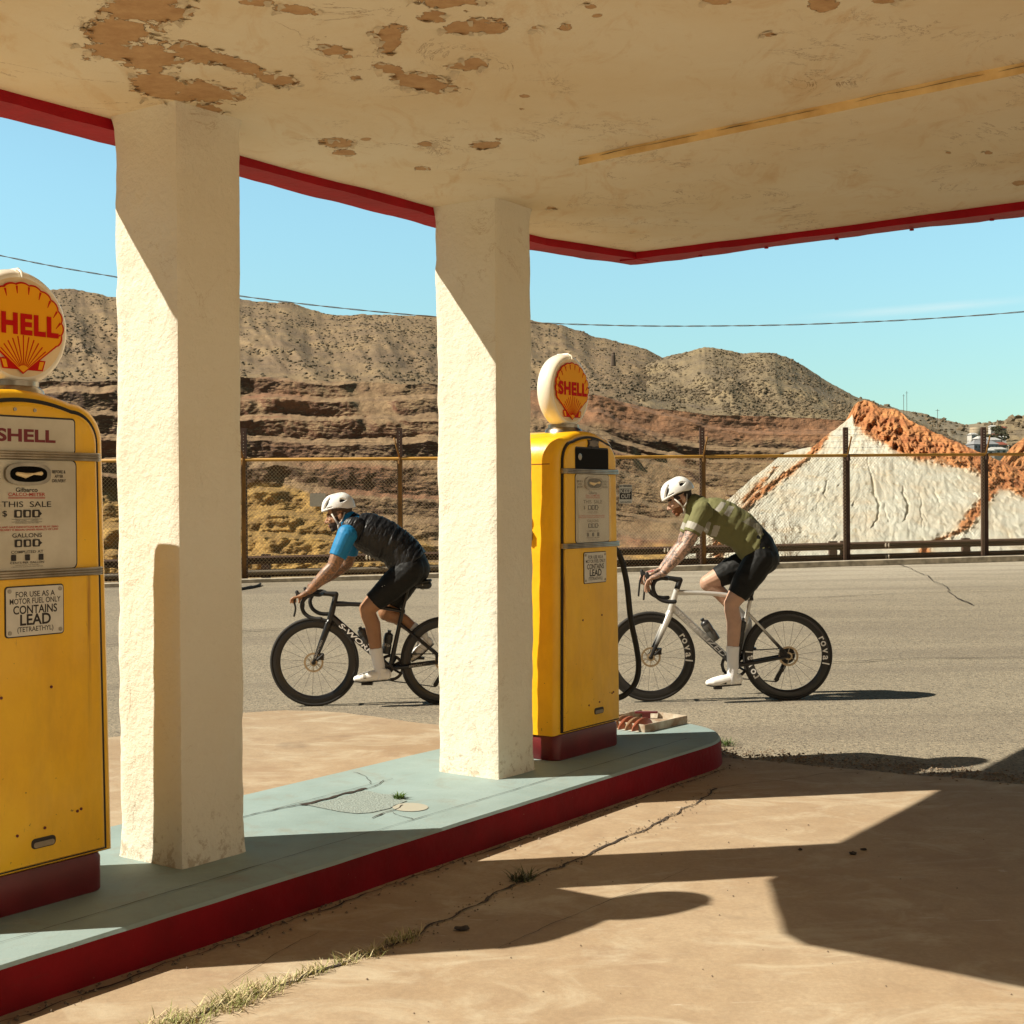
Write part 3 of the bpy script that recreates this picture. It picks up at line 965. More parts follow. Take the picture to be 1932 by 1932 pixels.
def pebble(px, py, s, lab, z=0.0, seed=0):
    rnd = random.Random(seed)
    c = ground_at(px, py, z)
    mb = MB()
    mb.ell((0, 0, s * 0.3), (s * rnd.uniform(.8, 1.3), s * rnd.uniform(.7, 1.0), s * 0.35), nu=9, nv=6)
    for v in mb.v:
        v *= 1 + 0.25 * rnd.uniform(-1, 1)
    o = mb.build('pebble', MT['pebble'], smooth=True)
    o.location = c
    tag(o, lab, 'pebble', 'dark crumbs on the apron')
pebble(1510, 1604, 0.012, 'small dark crumb in the wide shadow, left of the pair', 0, 1)
pebble(1630, 1604, 0.012, 'small dark crumb in the wide shadow, farther one of the pair', 0, 2)
pebble(1609, 1612, 0.017, 'flat dark crumb in the wide shadow, nearer one of the pair', 0, 3)
pebble(872, 1755, 0.022, 'flat dark crumb below the crack near the grass', 0, 10)
# ------------------------------------------------------------------ fuel pumps
def mat_pump(name, rust_x):
    m, nt, bs = new_mat(name)
    oc = N(nt, 'ShaderNodeTexCoord').outputs['Object']
    sx = N(nt, 'ShaderNodeSeparateXYZ'); nt.links.new(oc, sx.inputs[0])
    c = mixc(nt, ramp(nt, noise_n(nt, 4, 6, 0.6), 0.35, 0.65), (0.88, 0.505, 0.010), (0.82, 0.44, 0.008))
    # rust streak running down from the lower trim
    d = math_n(nt, 'ABSOLUTE', math_n(nt, 'SUBTRACT', sx.outputs[0], rust_x))
    near = math_n(nt, 'SUBTRACT', 1.0, ramp(nt, d, 0.002, 0.011))
    zf = math_n(nt, 'MULTIPLY', ramp(nt, sx.outputs[2], 0.45, 1.0), math_n(nt, 'SUBTRACT', 1.0, ramp(nt, sx.outputs[2], 1.105, 1.112)))
    st = math_n(nt, 'MULTIPLY', math_n(nt, 'MULTIPLY', near, zf), ramp(nt, noise_n(nt, 30, 4, stretch=(3, 1, 0.2)), 0.3, 0.6))
    c = mixc(nt, math_n(nt, 'MULTIPLY', st, 0.8), c, (0.22, 0.075, 0.012))
    # chips
    low = math_n(nt, 'SUBTRACT', 1.0, ramp(nt, sx.outputs[2], 0.16, 0.55))
    ch = noise_n(nt, 55, 4, 0.6, dist=0.5)
    ch = ramp(nt, math_n(nt, 'ADD', ch, math_n(nt, 'MULTIPLY', low, 0.06)), 0.735, 0.745)
    c = mixc(nt, ch, c, (0.06, 0.025, 0.012))
    grime = math_n(nt, 'MULTIPLY', ramp(nt, noise_n(nt, 2.5, 8, 0.74, stretch=(2, 2, 0.6)), 0.48, 0.75), 0.5)
    c = mixc(nt, grime, c, (0.52, 0.26, 0.015))
    fade_ = math_n(nt, 'MULTIPLY', ramp(nt, noise_n(nt, 1.6, 6, 0.6, stretch=(1, 1, .5)), 0.54, 0.72), 0.30)
    c = mixc(nt, fade_, c, (0.86, 0.60, 0.12))
    sc_ = math_n(nt, 'MULTIPLY', ramp(nt, noise_n(nt, 14, 7, 0.75, dist=2.0, stretch=(1, 1, .3)), 0.655, 0.69), 0.45)
    c = mixc(nt, sc_, c, (0.34, 0.15, 0.02))
    nt.links.new(c, bs.inputs['Base Color'])
    bs.inputs['Roughness'].default_value = 0.38
    bs.inputs['Coat Weight'].default_value = 0.15
    bump_n(nt, bs, noise_n(nt, 4, 5), 0.25, 0.03)
    return m

def taper(z):
    return 1.0 - 0.085 * (z - 0.13) / 1.6
def arch(*a, **k):
    return [(x * taper(z) * KX[0], z) for x, z in arch0(*a, **k)]
KX = [1.0]
def arch0(hw, z0, z1, r, rise, n=10):
    """outline of a round-shouldered cabinet, anticlockwise seen from the front (x right, z up)"""
    pts = [(-hw, z0), (hw, z0)]
    for k in range(6):
        pts.append((hw, z0 + (z1 - rise - r - z0) * (k + 1) / 6.0 * 0.999))
    for k in range(1, n + 1):
        a = R(90 * k / n)
        pts.append((hw - r + r * math.cos(a), z1 - rise - r + r * math.sin(a)))
    top = hw - r
    for k in range(1, 16):
        x = top - 2 * top * k / 16
        pts.append((x, z1 - rise + rise * (1 - (x / top) ** 2)))
    for k in range(n):
        a = R(90 + 90 * k / n)
        pts.append((-hw + r + r * math.cos(a), z1 - rise - r + r * math.sin(a)))
    for k in range(6):
        pts.append((-hw, z0 + (z1 - rise - r - z0) * (6 - k) / 6.0 * 0.999))
    return pts

FRONT = Matrix.Rotation(R(90), 4, 'X')          # text plane -> facing local -Y
def front(x, z, y):
    return Matrix.Translation((x, y, z)) @ FRONT

def shell_emblem(parent, y, zc, H):
    """scallop sign: red outline, yellow field, ribs and the word"""
    def outline(s, lob=0.05):
        pts = [(0, -0.5 * s - (1 - s) * 0.1)]
        n = 150
        for i in range(n + 1):
            th = -30 + 240 * i / n
            ph = (i / n) * 13
            rr = 0.455 * s * (0.955 + lob * abs(math.sin(math.pi * ph)) ** 0.6)
            pts.append((rr * 1.04 * math.cos(R(th)), 0.055 + rr * math.sin(R(th))))
        return pts
    sc = Matrix.Diagonal((H * 1.13, H, 1, 1))
    base = front(0, zc, y) @ sc
    mb = MB()
    for sx in (-1, 1):                                   # little tabs beside the hinge
        mb.prism([(sx * .05, -.452), (sx * .225, -.452), (sx * .258, -.335), (sx * .12, -.335)][::sx], base, 0, 0.0012)
    mb.prism(outline(1.0), base, 0.0, 0.002, 0)
    em = mb.build('emblem', MT['shell_red'], parent)
    mb = MB()
    mb.prism(outline(0.955), base, 0.002, 0.004, 0)
    for sx in (-1, 1):
        mb.prism([(sx * .17, -.437), (sx * .212, -.437), (sx * .238, -.35), (sx * .19, -.35)][::sx], base, 0.0012, 0.0022)
    mb.build('emblem_field', MT['shell_yellow'], parent)
    mb = MB()
    def line(a, b, w0, w1):
        a, b = Vector(a), Vector(b)
        d = (b - a).normalized(); nn = Vector((-d.y, d.x))
        mb.prism([a - nn * w0 / 2, b - nn * w1 / 2, b + nn * w1 / 2, a + nn * w0 / 2], base, 0.004, 0.0055)
    for k in range(-5, 6):
        t = k / 5
        ang = t * 46
        ln = 0.40 - 0.05 * abs(t)
        d = Vector((math.sin(R(ang)), math.cos(R(ang))))
        line(Vector((0, -0.475)) + d * 0.07, Vector((0, -0.475)) + d * ln, 0.005, 0.011)
    for k in range(1, 13):
        th = -30 + 240 * k / 13
        r0 = 0.455 * 0.955 * 0.95
        a = Vector((r0 * 1.04 * math.cos(R(th)), 0.055 + r0 * math.sin(R(th))))
        d = (Vector((0, -0.45)) - a).normalized()
        if 5 < th < 175:
            line(a, a + d * 0.085, 0.022, 0.004)
        else:
            line(a, a + d * 0.05, 0.018, 0.004)
    mb.build('emblem_ribs', MT['shell_red'], parent)
    mb = MB()
    text(mb, 'SHELL', front(0.0, zc + 0.035 * H, y - 0.006), 0.30 * H, width=0.90 * H, bold=0.05, space=1.12)
    mb.build('lettering', MT['shell_red'], parent)

def lead_sign(parent, y, x):
    z, w, h = 0.995, 0.226, 0.168
    mb = MB()
    mb.prism(rect_ring(w, h, 0.012), front(x, z, y), 0, 0.004)
    mb2 = MB()
    s = None
    MB.prism(mb, rect_ring(w, h, 0.012), front(x, z, y), 0.0, 0.004)
    mb = MB().prism(rect_ring(w, h, 0.012), front(x, z, y), 0, 0.003)
    s = mb.build('lead_sign', MT['ink'], parent)
    mb = MB().prism(rect_ring(w - .008, h - .008, 0.009), front(x, z, y - 0.003), 0, 0.002)
    pl = mb.build('sign_face', MT['signwhite'], s)
    for txt, dz, ww, hh, bd in (('FOR USE AS A', .055, .150, .019, .012), ('MOTOR FUEL ONLY', .033, .195, .019, .012), ('CONTAINS', .004, .168, .028, .02), ('LEAD', -.030, .118, .037, .025), ('(TETRAETHYL)', -.060, .138, .017, .01)):
        mb = MB()
        text(mb, txt, front(x, z + dz, y - 0.0055), hh * 1.35, width=ww, bold=bd)
        mb.build('lettering', MT['ink'], s)
    for sx in (-1, 1):
        for sz in (-1, 1):
            MB().lathe([(0.007, -0.0015), (0.007, 0.003)], 10, axis='Y', c=(x + sx * (w / 2 - .016), y - 0.006, z + sz * (h / 2 - .016))).build('screw', MT['chrome'], s)

def dial_text(parent, y, dim=False):
    ink, red = MB(), MB()
    def t(mb, s, x, z, h, w=None, bold=0.0):
        q_ = MB()
        text(q_, s, front(x, z, y), h * 1.4, width=w, bold=bold)
        q_.build('lettering', MT['ink'] if mb is ink else MT['ink_red'], parent)
    for xo in (0.125, -0.125):
        for s, z, w in (('BEFORE &', 1.455, .052), ('AFTER', 1.440, .034), ('DELIVERY', 1.425, .054)):
            t(ink, s, xo, z, .0105, w, .015)
    t(ink, 'Gilbarco', 0, 1.394, .014, .083, .015)
    t(red, 'CALCO-METER', 0, 1.379, .011, .140, .012)
    red.box((0, y, 1.370), (.14, .0006, .0016)); red.box((0, y, 1.3665), (.14, .0006, .0014))
    t(ink, 'THIS  SALE', 0, 1.346, .019, .188, .004)
    t(ink, '$', -0.083, 1.316, .019, .017, .004)
    ink.box((0, y, 1.298), (.115, .0005, .001)); ink.box((0, y, 1.289), (.115, .0005, .001))
    t(ink, 'DOLLARS      CENTS', 0, 1.2935, .004, .085)
    t(ink, 'STATE & FEDERAL TAX INCLUDED', 0, 1.285, .003, .09)
    t(red, 'GALLON AND SALE INDICATIONS MUST BE AT ZERO', -.01, 1.272, .006, .262, .015)
    t(red, 'WHEN DELIVERY IS BEGUN, UNDER PENALTY OF LAW', -.01, 1.263, .006, .262, .015)
    t(ink, 'GALLONS', 0, 1.244, .014, .112, .004)
    t(ink, 'COMPUTED AT', 0, 1.190, .009, .122, .004)
    t(ink, 'CENTS PER GALLON', 0, 1.155, .007, .128, .008)
    t(ink, 'STATE & FEDERAL TAX INCLUDED', 0, 1.147, .003, .09)
    t(ink, 'CAPACITY SHOWN ON METER', 0, 1.1415, .003, .12)
    ink.build('rule_line', MT['ink'], parent)
    red.build('rule_line', MT['ink_red'], parent)
    for z, s in ((1.316, .027), (1.219, .026)):
        for k in (-1, 0, 1):
            q = MB().prism(rect_ring(s, s * .93, .003), front(k * .034, z, y + 0.001), 0, 0.003)
            if k == 1:
                q.prism([(s / 2 - .001, -.008), (s / 2 + .009, 0), (s / 2 - .001, .008)], front(k * .034, z, y + 0.001), 0, 0.003)
            wdw = q.build('counter_window', MT['ink'], parent)
            MB().prism(rect_ring(s * .45, s * .62, .003), front(k * .034, z, y - 0.002), 0, 0.001).build('counter_wheel', MT['panel'], wdw)
    for k in (-1, 0, 1):
        MB().prism(rect_ring(.017, .020, .002), front(k * .052, 1.172, y), 0, 0.002).build('counter_window', MT['ink'], parent)
    # oval sight glass
    def oval(a, b, y0, t):
        return [(a * math.copysign(abs(math.cos(q)) ** .75, math.cos(q)), b * math.copysign(abs(math.sin(q)) ** .75, math.sin(q))) for q in np.linspace(0, 2 * math.pi, 41)[:-1]]
    sg = MB().prism(oval(.086, .037, 0, 0), front(0, 1.446, y), 0, 0.012).build('sight_glass', MT['chrome'], parent)
    MB().prism(oval(.070, .026, 0, 0), front(0, 1.446, y - 0.012), 0, 0.001).build('glass', MT['glassdark'], sg)
    mb = MB()
    mb.tube([(-.045, y - .014, 1.447), (-.015, y - .017, 1.441), (.015, y - .017, 1.447), (.045, y - .014, 1.449)], [.006, .009, .003, .007], 8, dome=True)
    mb.build('spinner', MT['lens'], sg)

MT['badge'] = P('badge_grey', (0.22, 0.17, 0.12), 0.5, var=0.4, vscale=60)
def pump(label, u, variant):
    root = thing('fuel_pump', label, 'fuel pump', W(u, 0.25, ISL), UANG, 'yellow fuel pumps')
    py = mat_pump('pump_yellow', 0.245 if variant == 1 else -0.262)
    D0, D1 = -0.225, 0.22
    KX[0] = 1.07 if variant == 1 else 0.95
    pw = 0.198 if variant == 1 else 0.170
    # plinth
    mb = MB()
    loops = []
    for z, i in ((0.0, 0.004), (0.006, 0.0), (0.115, 0.0), (0.132, 0.006)):
        loops.append([(p[0], p[1], z) for p in rect_ring(0.655 * (1 if variant == 1 else 0.96) - 2 * i, 0.452 - 2 * i, 0.05, 6)])
    mb.rings(loops)
    mb.build('base', MT['maroon'], root, smooth=True, auto=40)
    # cabinet shell
    mb = MB()
    loops = []
    for y, i in ((D0, 0.030), (D0 + 0.004, 0.018), (D0 + 0.014, 0.006), (D0 + 0.03, 0.0), (D1 - 0.03, 0.0), (D1 - 0.014, 0.006), (D1 - 0.004, 0.018), (D1, 0.030)):
        loops.append([(p[0], y, p[1]) for p in arch(0.342 - i, 0.130 + (i * .3), 1.728 - i, 0.125 - i * .5, 0.034)])
    mb.rings(loops)
    body = mb.build('cabinet', py, root, smooth=True, auto=35)
    mb = MB()
    for sx in (-1, 1):
        MB().box((sx * 0.3415 * KX[0] * taper(1.545), 0.01, 1.545), (0.003, 0.38, 0.004)).build('seam', MT['maroon'], body)
    # black gasket and door
    mb = MB()
    mb.rings([[(p[0], y, p[1]) for p in arch(0.300, 0.145, 1.698, 0.11, 0.030)] for y in (D0 - 0.012, D0 + 0.01)])
    mb.build('gasket', MT['rubber'], root)
    yf = -0.250
    mb = MB()
    loops = []
    for y, i in ((D0 - 0.004, 0.004), (yf + 0.016, 0.0), (yf + 0.006, 0.003), (yf + 0.001, 0.010), (yf, 0.018)):
        loops.append([(p[0], y, p[1]) for p in arch(0.290 - i, 0.150 + i * .6, 1.686 - i, 0.098 - i * .6, 0.030)])
    mb.rings(loops)
    door = mb.build('door', py, root, smooth=True, auto=35)
    # upper sign window
    mb = MB().prism(rect_ring(2 * pw - 0.008, 0.122, 0.014), front(0, 1.577, yf + 0.0005), 0, 0.0025)
    win = mb.build('sign_window', MT['ink'], root)
    if variant == 1:
        MB().prism(rect_ring(2 * pw - 0.018, 0.112, 0.010), front(0, 1.576, yf - 0.002), 0, 0.001).build('pane', MT['panel'], win)
        mb = MB()
        text(mb, 'SHELL', front(0, 1.571, yf - 0.0035), 0.056, width=0.225, bold=0.035)
        mb.build('lettering', MT['maroon_ink'], win)
        for k in (-.04, 0.035):
            MB().lathe([(0.006, -0.004), (0.006, 0.002)], 10, axis='Y', c=(k, yf, 1.658)).build('screw', MT['chrome'], root)
    else:
        MB().prism(rect_ring(2 * pw - 0.018, 0.108, 0.010), front(0, 1.576, yf - 0.002), 0, 0.001).build('pane', MT['glassdark'], win)
        MB().lathe([(0.014, 0), (0.018, -.003), (0.014, -.004)], 20, axis='Y', c=(-.125, yf - .003, 1.585)).build('bulb_ring', MT['chrome'], win)
        a, b = .055, .020
        bow = [(-a, -b), (-.4 * a, -b), (-.3 * a, -b * 1.25), (.3 * a, -b * 1.25), (.4 * a, -b), (a, -b), (.86 * a, 0), (a, b), (.4 * a, b), (.3 * a, b * 1.25), (-.3 * a, b * 1.25), (-.4 * a, b), (-a, b), (-.86 * a, 0)]
        e = MB().prism(bow, front(0.01, 1.658, yf), 0, 0.006).build('badge', MT['ink'], root)
        bow2 = [(x * .8, z * .66) for x, z in bow]
        MB().prism(bow2, front(0.01, 1.658, yf - 0.006), 0, 0.002).build('badge_face', MT['badge'], e)
    # dial panel
    mb = MB().prism(rect_ring(2 * pw, 0.372, 0.022), front(0, 1.312, yf + 0.0005), 0, 0.0025)
    dp = mb.build('dial_panel', MT['ink'], root)
    MB().prism(rect_ring(2 * pw - 0.010, 0.362, 0.018), front(0, 1.312, yf - 0.002), 0, 0.001).build('dial_face', MT['panel'], dp)
    dial_text(dp, yf - 0.0045)
    if variant == 2:
        g, gnt, gbs = new_mat('dusty_glass')
        gbs.inputs['Base Color'].default_value = (0.9, 0.85, 0.75, 1)
        gbs.inputs['Roughness'].default_value = 0.03
        gbs.inputs['Alpha'].default_value = 0.13
        MB().prism(rect_ring(2 * pw - 0.014, 0.356, 0.018), front(0, 1.312, yf - 0.018), 0, 0.001).build('glass', g, dp)
    # chrome bands
    for zc in (1.508, 1.116):
        mb = MB()
        tz = taper(zc) * KX[0]
        for dz in (-0.0085, 0, 0.0085):
            mb.tube([(sx_ * tz, yy_, zc + dz) for sx_, yy_ in ((-0.296, yf + 0.045), (-0.299, yf + 0.012), (-0.293, yf - 0.004), (-0.28, yf - 0.009), (0.28, yf - 0.009), (0.293, yf - 0.004), (0.299, yf + 0.012), (0.296, yf + 0.045))], 0.0058, 8, cap=True, side=(0, 0, 1))
        mb.build('trim_band', MT['chrome'], root, smooth=True)
    lead_sign(root, yf, 0.028 if variant == 1 else 0.022)
    # slot pull near the foot
    s = MB().prism(rect_ring(0.094, 0.034, 0.014), front(0.055, 0.222, yf + 0.001), 0, 0.003).build('slot', MT['ink'], root)
    MB().prism(rect_ring(0.080, 0.018, 0.008), front(0.057, 0.217, yf - 0.002), 0, 0.001).build('slot_plate', MT['chrome'], s)
    mb = MB()
    for x, z in ((-.045, .262), (.06, .268), (0.19, .30), (0.205, .305), (-.1, .72), (.09, .735)):
        MB().lathe([(0.005, -0.003), (0.005, 0.001)], 9, axis='Y', c=(x, yf, z)).build('screw', MT['maroon'], root)
    # globe
    gx = 0.078 if variant == 1 else 0.0
    gy = -0.07
    zc = 1.948
    mb = MB().lathe([(0.105, 1.715), (0.10, 1.735), (0.085, 1.748), (0.085, 1.765)], 28, axis='Z', c=(gx, gy, 0))
    mb.build('globe_collar', MT['chrome'], root, smooth=True, auto=40)
    prof = []
    for q in np.linspace(-90, 90, 19):
        prof.append((0.172 + 0.028 * math.cos(R(q)), 0.050 * math.sin(R(q))))
    prof = [(0.160, -0.048)] + prof + [(0.160, 0.048)]
    gl = MB().lathe(prof, 56, axis='Y', c=(gx, gy, zc))
    gl.tube([(gx, gy - 0.035, zc + 0.198), (gx, gy + 0.035, zc + 0.198)], 0.006, 6, dome=True)
    gl.tube([(gx, gy - 0.060, zc + 0.170), (gx, gy - 0.054, zc + 0.187), (gx, gy - 0.035, zc + 0.198)], 0.005, 6, dome=True)
    gl.build('globe', MT['cream'], root, smooth=True)
    for sgn in (-1, 1):
        le = MB().lathe([(0.179, sgn * 0.042), (0.176, sgn * 0.049), (0.09, sgn * 0.055), (0.001, sgn * 0.0565)], 48, axis='Y', c=(gx, gy, zc)).build('globe_lens', MT['lens'], root, smooth=True, auto=40)
        if sgn < 0:
            e = bpy.data.objects.new('emblem_mount', None)
            COL.objects.link(e); e.parent = root
            bpy.data.objects.remove(e)
            k0 = len(COL.objects)
            shell_emblem(le, 0, 0, 0.308)
            for ch in list(le.children):
                ch.location = (gx, gy - 0.0568, zc - 0.005)
    return root

p1 = pump('yellow fuel pump with a dark red word in its pale top window', -0.652, 1)
p2 = pump('yellow fuel pump with a black top window and hanging hose behind a column', 2.835, 2)
# hose on the far pump
hp = [(0.22, -0.12, 1.16), (0.30, -0.16, 1.12), (0.360, -0.20, 1.05), (0.402, -0.22, 0.90), (0.445, -0.22, 0.69), (0.508, -0.22, 0.52), (0.530, -0.22, 0.41), (0.506, -0.215, 0.325), (0.440, -0.20, 0.27), (0.37, -0.17, 0.245), (0.22, -0.10, 0.24)]
def smooth_path(pts, n=6):
    pts = [Vector(p) for p in pts]
    o = []
    for i in range(len(pts) - 1):
        a, b, c, d = pts[max(i - 1, 0)], pts[i], pts[i + 1], pts[min(i + 2, len(pts) - 1)]
        for k in range(n):
            t = k / n
            o.append(0.5 * ((2 * b) + (c - a) * t + (2 * a - 5 * b + 4 * c - d) * t * t + (3 * b - a - 3 * c + d) * t ** 3))
    return o + [pts[-1]]
MB().tube(smooth_path(hp, 8), 0.0165, 12).build('hose', MT['rubber'], p2, smooth=True)
# nozzle rest on the lit side
mb = MB().lathe([(0.015, -0.335), (0.036, -0.332), (0.040, -0.325), (0.040, -0.285)], 28, axis='X', c=(0, -0.02, 1.262))
nz = mb.build('nozzle_rest', MT['steel'], p2, smooth=True, auto=40)
mb = MB().tube([(-0.33, -0.02, 1.262), (-0.355, -0.025, 1.24), (-0.360, -0.03, 1.20), (-0.35, -0.035, 1.17)], [0.010, 0.010, 0.008, 0.007], 10, dome=True)
mb.build('nozzle', MT['black'], nz, smooth=True)
mb = MB().box((-0.318, -0.055, 1.170), (0.030, 0.04, 0.045))
mb.build('nozzle_bracket', MT['steel'], p2)
# bare bulb holders showing at the foot of the far pump
# ------------------------------------------------------------------ old metal tray on the island end
tc = ground_at(1222, 1366, ISL)
tray = thing('metal_tray', 'shallow rusty metal tray with curved dividers lying on the rounded island end', 'tray', (0, 0, 0))
MT['tray'] = P('weathered_metal', (0.50, 0.46, 0.37), 0.6, col2=(0.27, 0.17, 0.10), vscale=14, bump=0.3, bscale=40)
MT['traywood'] = P('tray_disc', (0.40, 0.26, 0.15), 0.7, col2=(0.30, 0.16, 0.09), vscale=16)
MT['trayred'] = P('tray_disc_red', (0.42, 0.13, 0.07), 0.6)
c0, c1, c2_, c3 = [ground_at(x, y, ISL) for x, y in ((1132, 1371), (1217, 1382), (1296, 1364), (1210, 1352))]
def bar(name, a, b, h, w, mat, parent, z0=0.0):
    d = (b - a).normalized(); nn = Vector((-d.y, d.x, 0)) * w / 2
    mb = MB()
    mb.rings([[a + nn + Vector((0, 0, z0)), a - nn + Vector((0, 0, z0)), a - nn + Vector((0, 0, h)), a + nn + Vector((0, 0, h))],
              [b + nn + Vector((0, 0, z0)), b - nn + Vector((0, 0, z0)), b - nn + Vector((0, 0, h)), b + nn + Vector((0, 0, h))]])
    return mb.build(name, mat, parent)
cs = [c0, c1, c2_, c3]
for i in range(4):
    bar('tray_side', cs[i], cs[(i + 1) % 4], 0.045, 0.006, MT['tray'], tray)
mb = MB(); mb.add([p + Vector((0, 0, 0.006)) for p in cs], [(0, 1, 2, 3)]); mb.build('tray_floor', MT['tray'], tray)
ax = (c3 - c0 + c2_ - c1).normalized()
for k in range(5):
    t = 0.12 + 0.165 * k
    m_ = (c0.lerp(c1, 0.52)).lerp(c3.lerp(c2_, 0.52), 0.12) + (c1 - c0).normalized() * (0.0) + (c1 - c0) * (t - 0.42) * 0.9
    r_ = 0.105
    mb = MB()
    nrm = (c1 - c0).normalized()
    loops = []
    for rr, off in ((0.006, 0.014), (r_, -0.004), (r_, -0.001), (0.006, 0.017)):
        loops.append([m_ + nrm * off + ax * (rr * math.cos(a)) * 1.1 + Vector((0, 0, 0.008 + 0.62 * rr * math.sin(a))) for a in np.linspace(0, math.pi, 18)])
    mb.rings(loops, 0, False, False, closed=False)
    mb.build('divider', MT['trayred'] if k in (2, 4) else MT['traywood'], tray, smooth=True)
kb = c3.lerp(c2_, 0.25) - ax * 0.07
mb = MB().box((kb.x, kb.y, kb.z + 0.045), (0.14, 0.03, 0.010)).box((kb.x, kb.y, kb.z + 0.022), (0.05, 0.02, 0.04))
mb.build('handle', MT['maroon'], tray)

# thin signpost left of the frame whose shadow falls across the island
post = thing('sign_post', 'slim galvanised post standing beside the left end of the island', 'post', (-3.42, 4.06, 0))
MB().tube([(0, 0, 0), (0, 0, 2.6)], 0.022, 12).build('post', MT['steel'], post, smooth=True, auto=40)
MB().tube([(0, 0, 0), (0, 0, 0.015)], 0.07, 16).build('base_plate', MT['steel'], post)

# ------------------------------------------------------------------ chain link fence, guard rail, signs
MT['rust'] = P('rusty_steel', (0.075, 0.036, 0.022), 0.8, var=0.4, vscale=9)
MT['ochrepipe'] = P('ochre_pipe', (0.52, 0.27, 0.04), 0.6, var=0.3, vscale=3)
MT['ochrepost'] = P('ochre_post', (0.28, 0.13, 0.02), 0.65, var=0.45, vscale=3)
MT['wire'] = P('fence_wire', (0.58, 0.46, 0.28), 0.5, 0.0)
def fpt(s, z=0.0, off=0.0):
    """point along the fence line; s = world x"""
    d = Vector((1, 0.2478, 0)).normalized()
    n = Vector((-d.y, d.x, 0))
    return Vector((s, yfence(s), float(zfence(s)) + z)) + n * off
fence = thing('chain_link_fence', 'tall rusty chain link fence with barbed wire along the far kerb', 'fence', (0, 0, 0))
RAIL = 1.99
def x_on_fence(px, py=960):
    d = CAM_ROT @ Vector(((px - 966) / FPX, -(py - 966) / FPX, -1))
    k = d.x / d.y
    y = (22.0 + 6.48 * 0.2478) / (1 - 0.2478 * k)
    return k * y
post_px = [-420, -130, 168, 460, 755, 1045, 1328, 1600, 1861, 2122, 2380]
sx0, sx1 = x_on_fence(-600), x_on_fence(2560)
mb = MB().tube([fpt(sx0, RAIL), fpt(sx1, RAIL + 0.02)], 0.028, 10)
mb.build('top_rail', MT['ochrepipe'], fence, smooth=True)
mb = MB()
pz = 0.058
n = int((sx1 - sx0) / pz)
hgt = RAIL - 0.04
dx = hgt * 0.92
for i in range(-int(dx / pz), n):
    s0 = sx0 + i * pz
    for sgn in (1, -1):
        a, b = (s0, s0 + dx) if sgn > 0 else (s0 + dx, s0)
        # clip to the fence ends
        za, zb = 0.03, 0.03 + hgt
        if a < sx0:
            za += hgt * (sx0 - a) / (b - a); a = sx0
        if b < sx0:
            zb -= hgt * (sx0 - b) / (a - b); b = sx0
        if b > sx1:
            zb -= hgt * (b - sx1) / (b - a); b = sx1
        if a > sx1:
            za += hgt * (a - sx1) / (a - b); a = sx1
        if zb - za < 0.02: continue
        r_ = 0.0030 if sgn > 0 else 0.0024
        A, B = fpt(a, za, 0.002 * sgn), fpt(b, zb, 0.002 * sgn)
        t = (B - A).normalized(); s_ = Vector((-0.24, 0.97, 0)); u_ = t.cross(s_)
        l = []
        for q in (90, 210, 330):
            l.append(s_ * (r_ * math.cos(R(q))) + u_ * (r_ * math.sin(R(q))))
        mb.rings([[A + o for o in l], [B + o for o in l]], 0, False, False)
mb.build('chain_link', MT['wire'], fence, fix=False)
for h in (0.16, 0.27, 0.38, 0.47):
    mb = MB()
    pts = [fpt(s, RAIL + h + 0.012 * math.sin(s * 2.6 + h * 9), -0.10 + h * .2) for s in np.linspace(sx0, sx1, 90)]
    mb.tube(pts, 0.0022, 4)
    rnd = random.Random(int(h * 100))
    for s in np.arange(sx0, sx1, 0.14):
        p = fpt(s, RAIL + h + 0.012 * math.sin(s * 2.6 + h * 9), -0.10 + h * .2)
        for q in (0.6, 2.2):
            v = Vector((math.cos(q + s), 0.2, math.sin(q + s))) * 0.022
            mb.tube([p - v, p + v], 0.0016, 3)
    mb.build('barbed_wire', MT['rust'], fence, fix=False)
for px in post_px:
    s = x_on_fence(px)
    # tall rusty channel with bolt holes, just behind the pipe post
    mb = MB()
    p = fpt(s + 0.01, -0.2, 0.09)
    mb.box((p.x, p.y, p.z + 1.36), (0.085, 0.03, 2.72))
    for sx in (-1, 1):
        mb.box((p.x + sx * 0.0405, p.y + 0.026, p.z + 1.36), (0.009, 0.055, 2.72))
    tp = mb.build('channel_post', MT['rust'], fence)
    mb = MB()
    for k in range(9):
        mb.lathe([(0.008, -0.018), (0.008, -0.0165)], 6, axis='Y', c=(p.x, p.y + 0.001, p.z + 2.25 + k * 0.05))
    mb.build('bolt_hole', MT['kerbwhite'], tp)
    mb = MB().tube([fpt(s, -0.15), fpt(s, RAIL + 0.03)], 0.038, 10)
    mb.tube([fpt(s, RAIL - 0.08, -0.01), fpt(s, RAIL - 0.02, -0.01)], 0.045, 10)
    mb.build('post', MT['rust'] if px > 1500 else MT['ochrepost'], fence, smooth=True, auto=40)
    mb = MB().tube([fpt(s, RAIL + 0.02), fpt(s + (0.06 if px > 1200 else -0.10), RAIL + 0.36, -0.03)], 0.016, 8)
    mb.build('outrigger', MT['ochrepost'], fence, smooth=True)

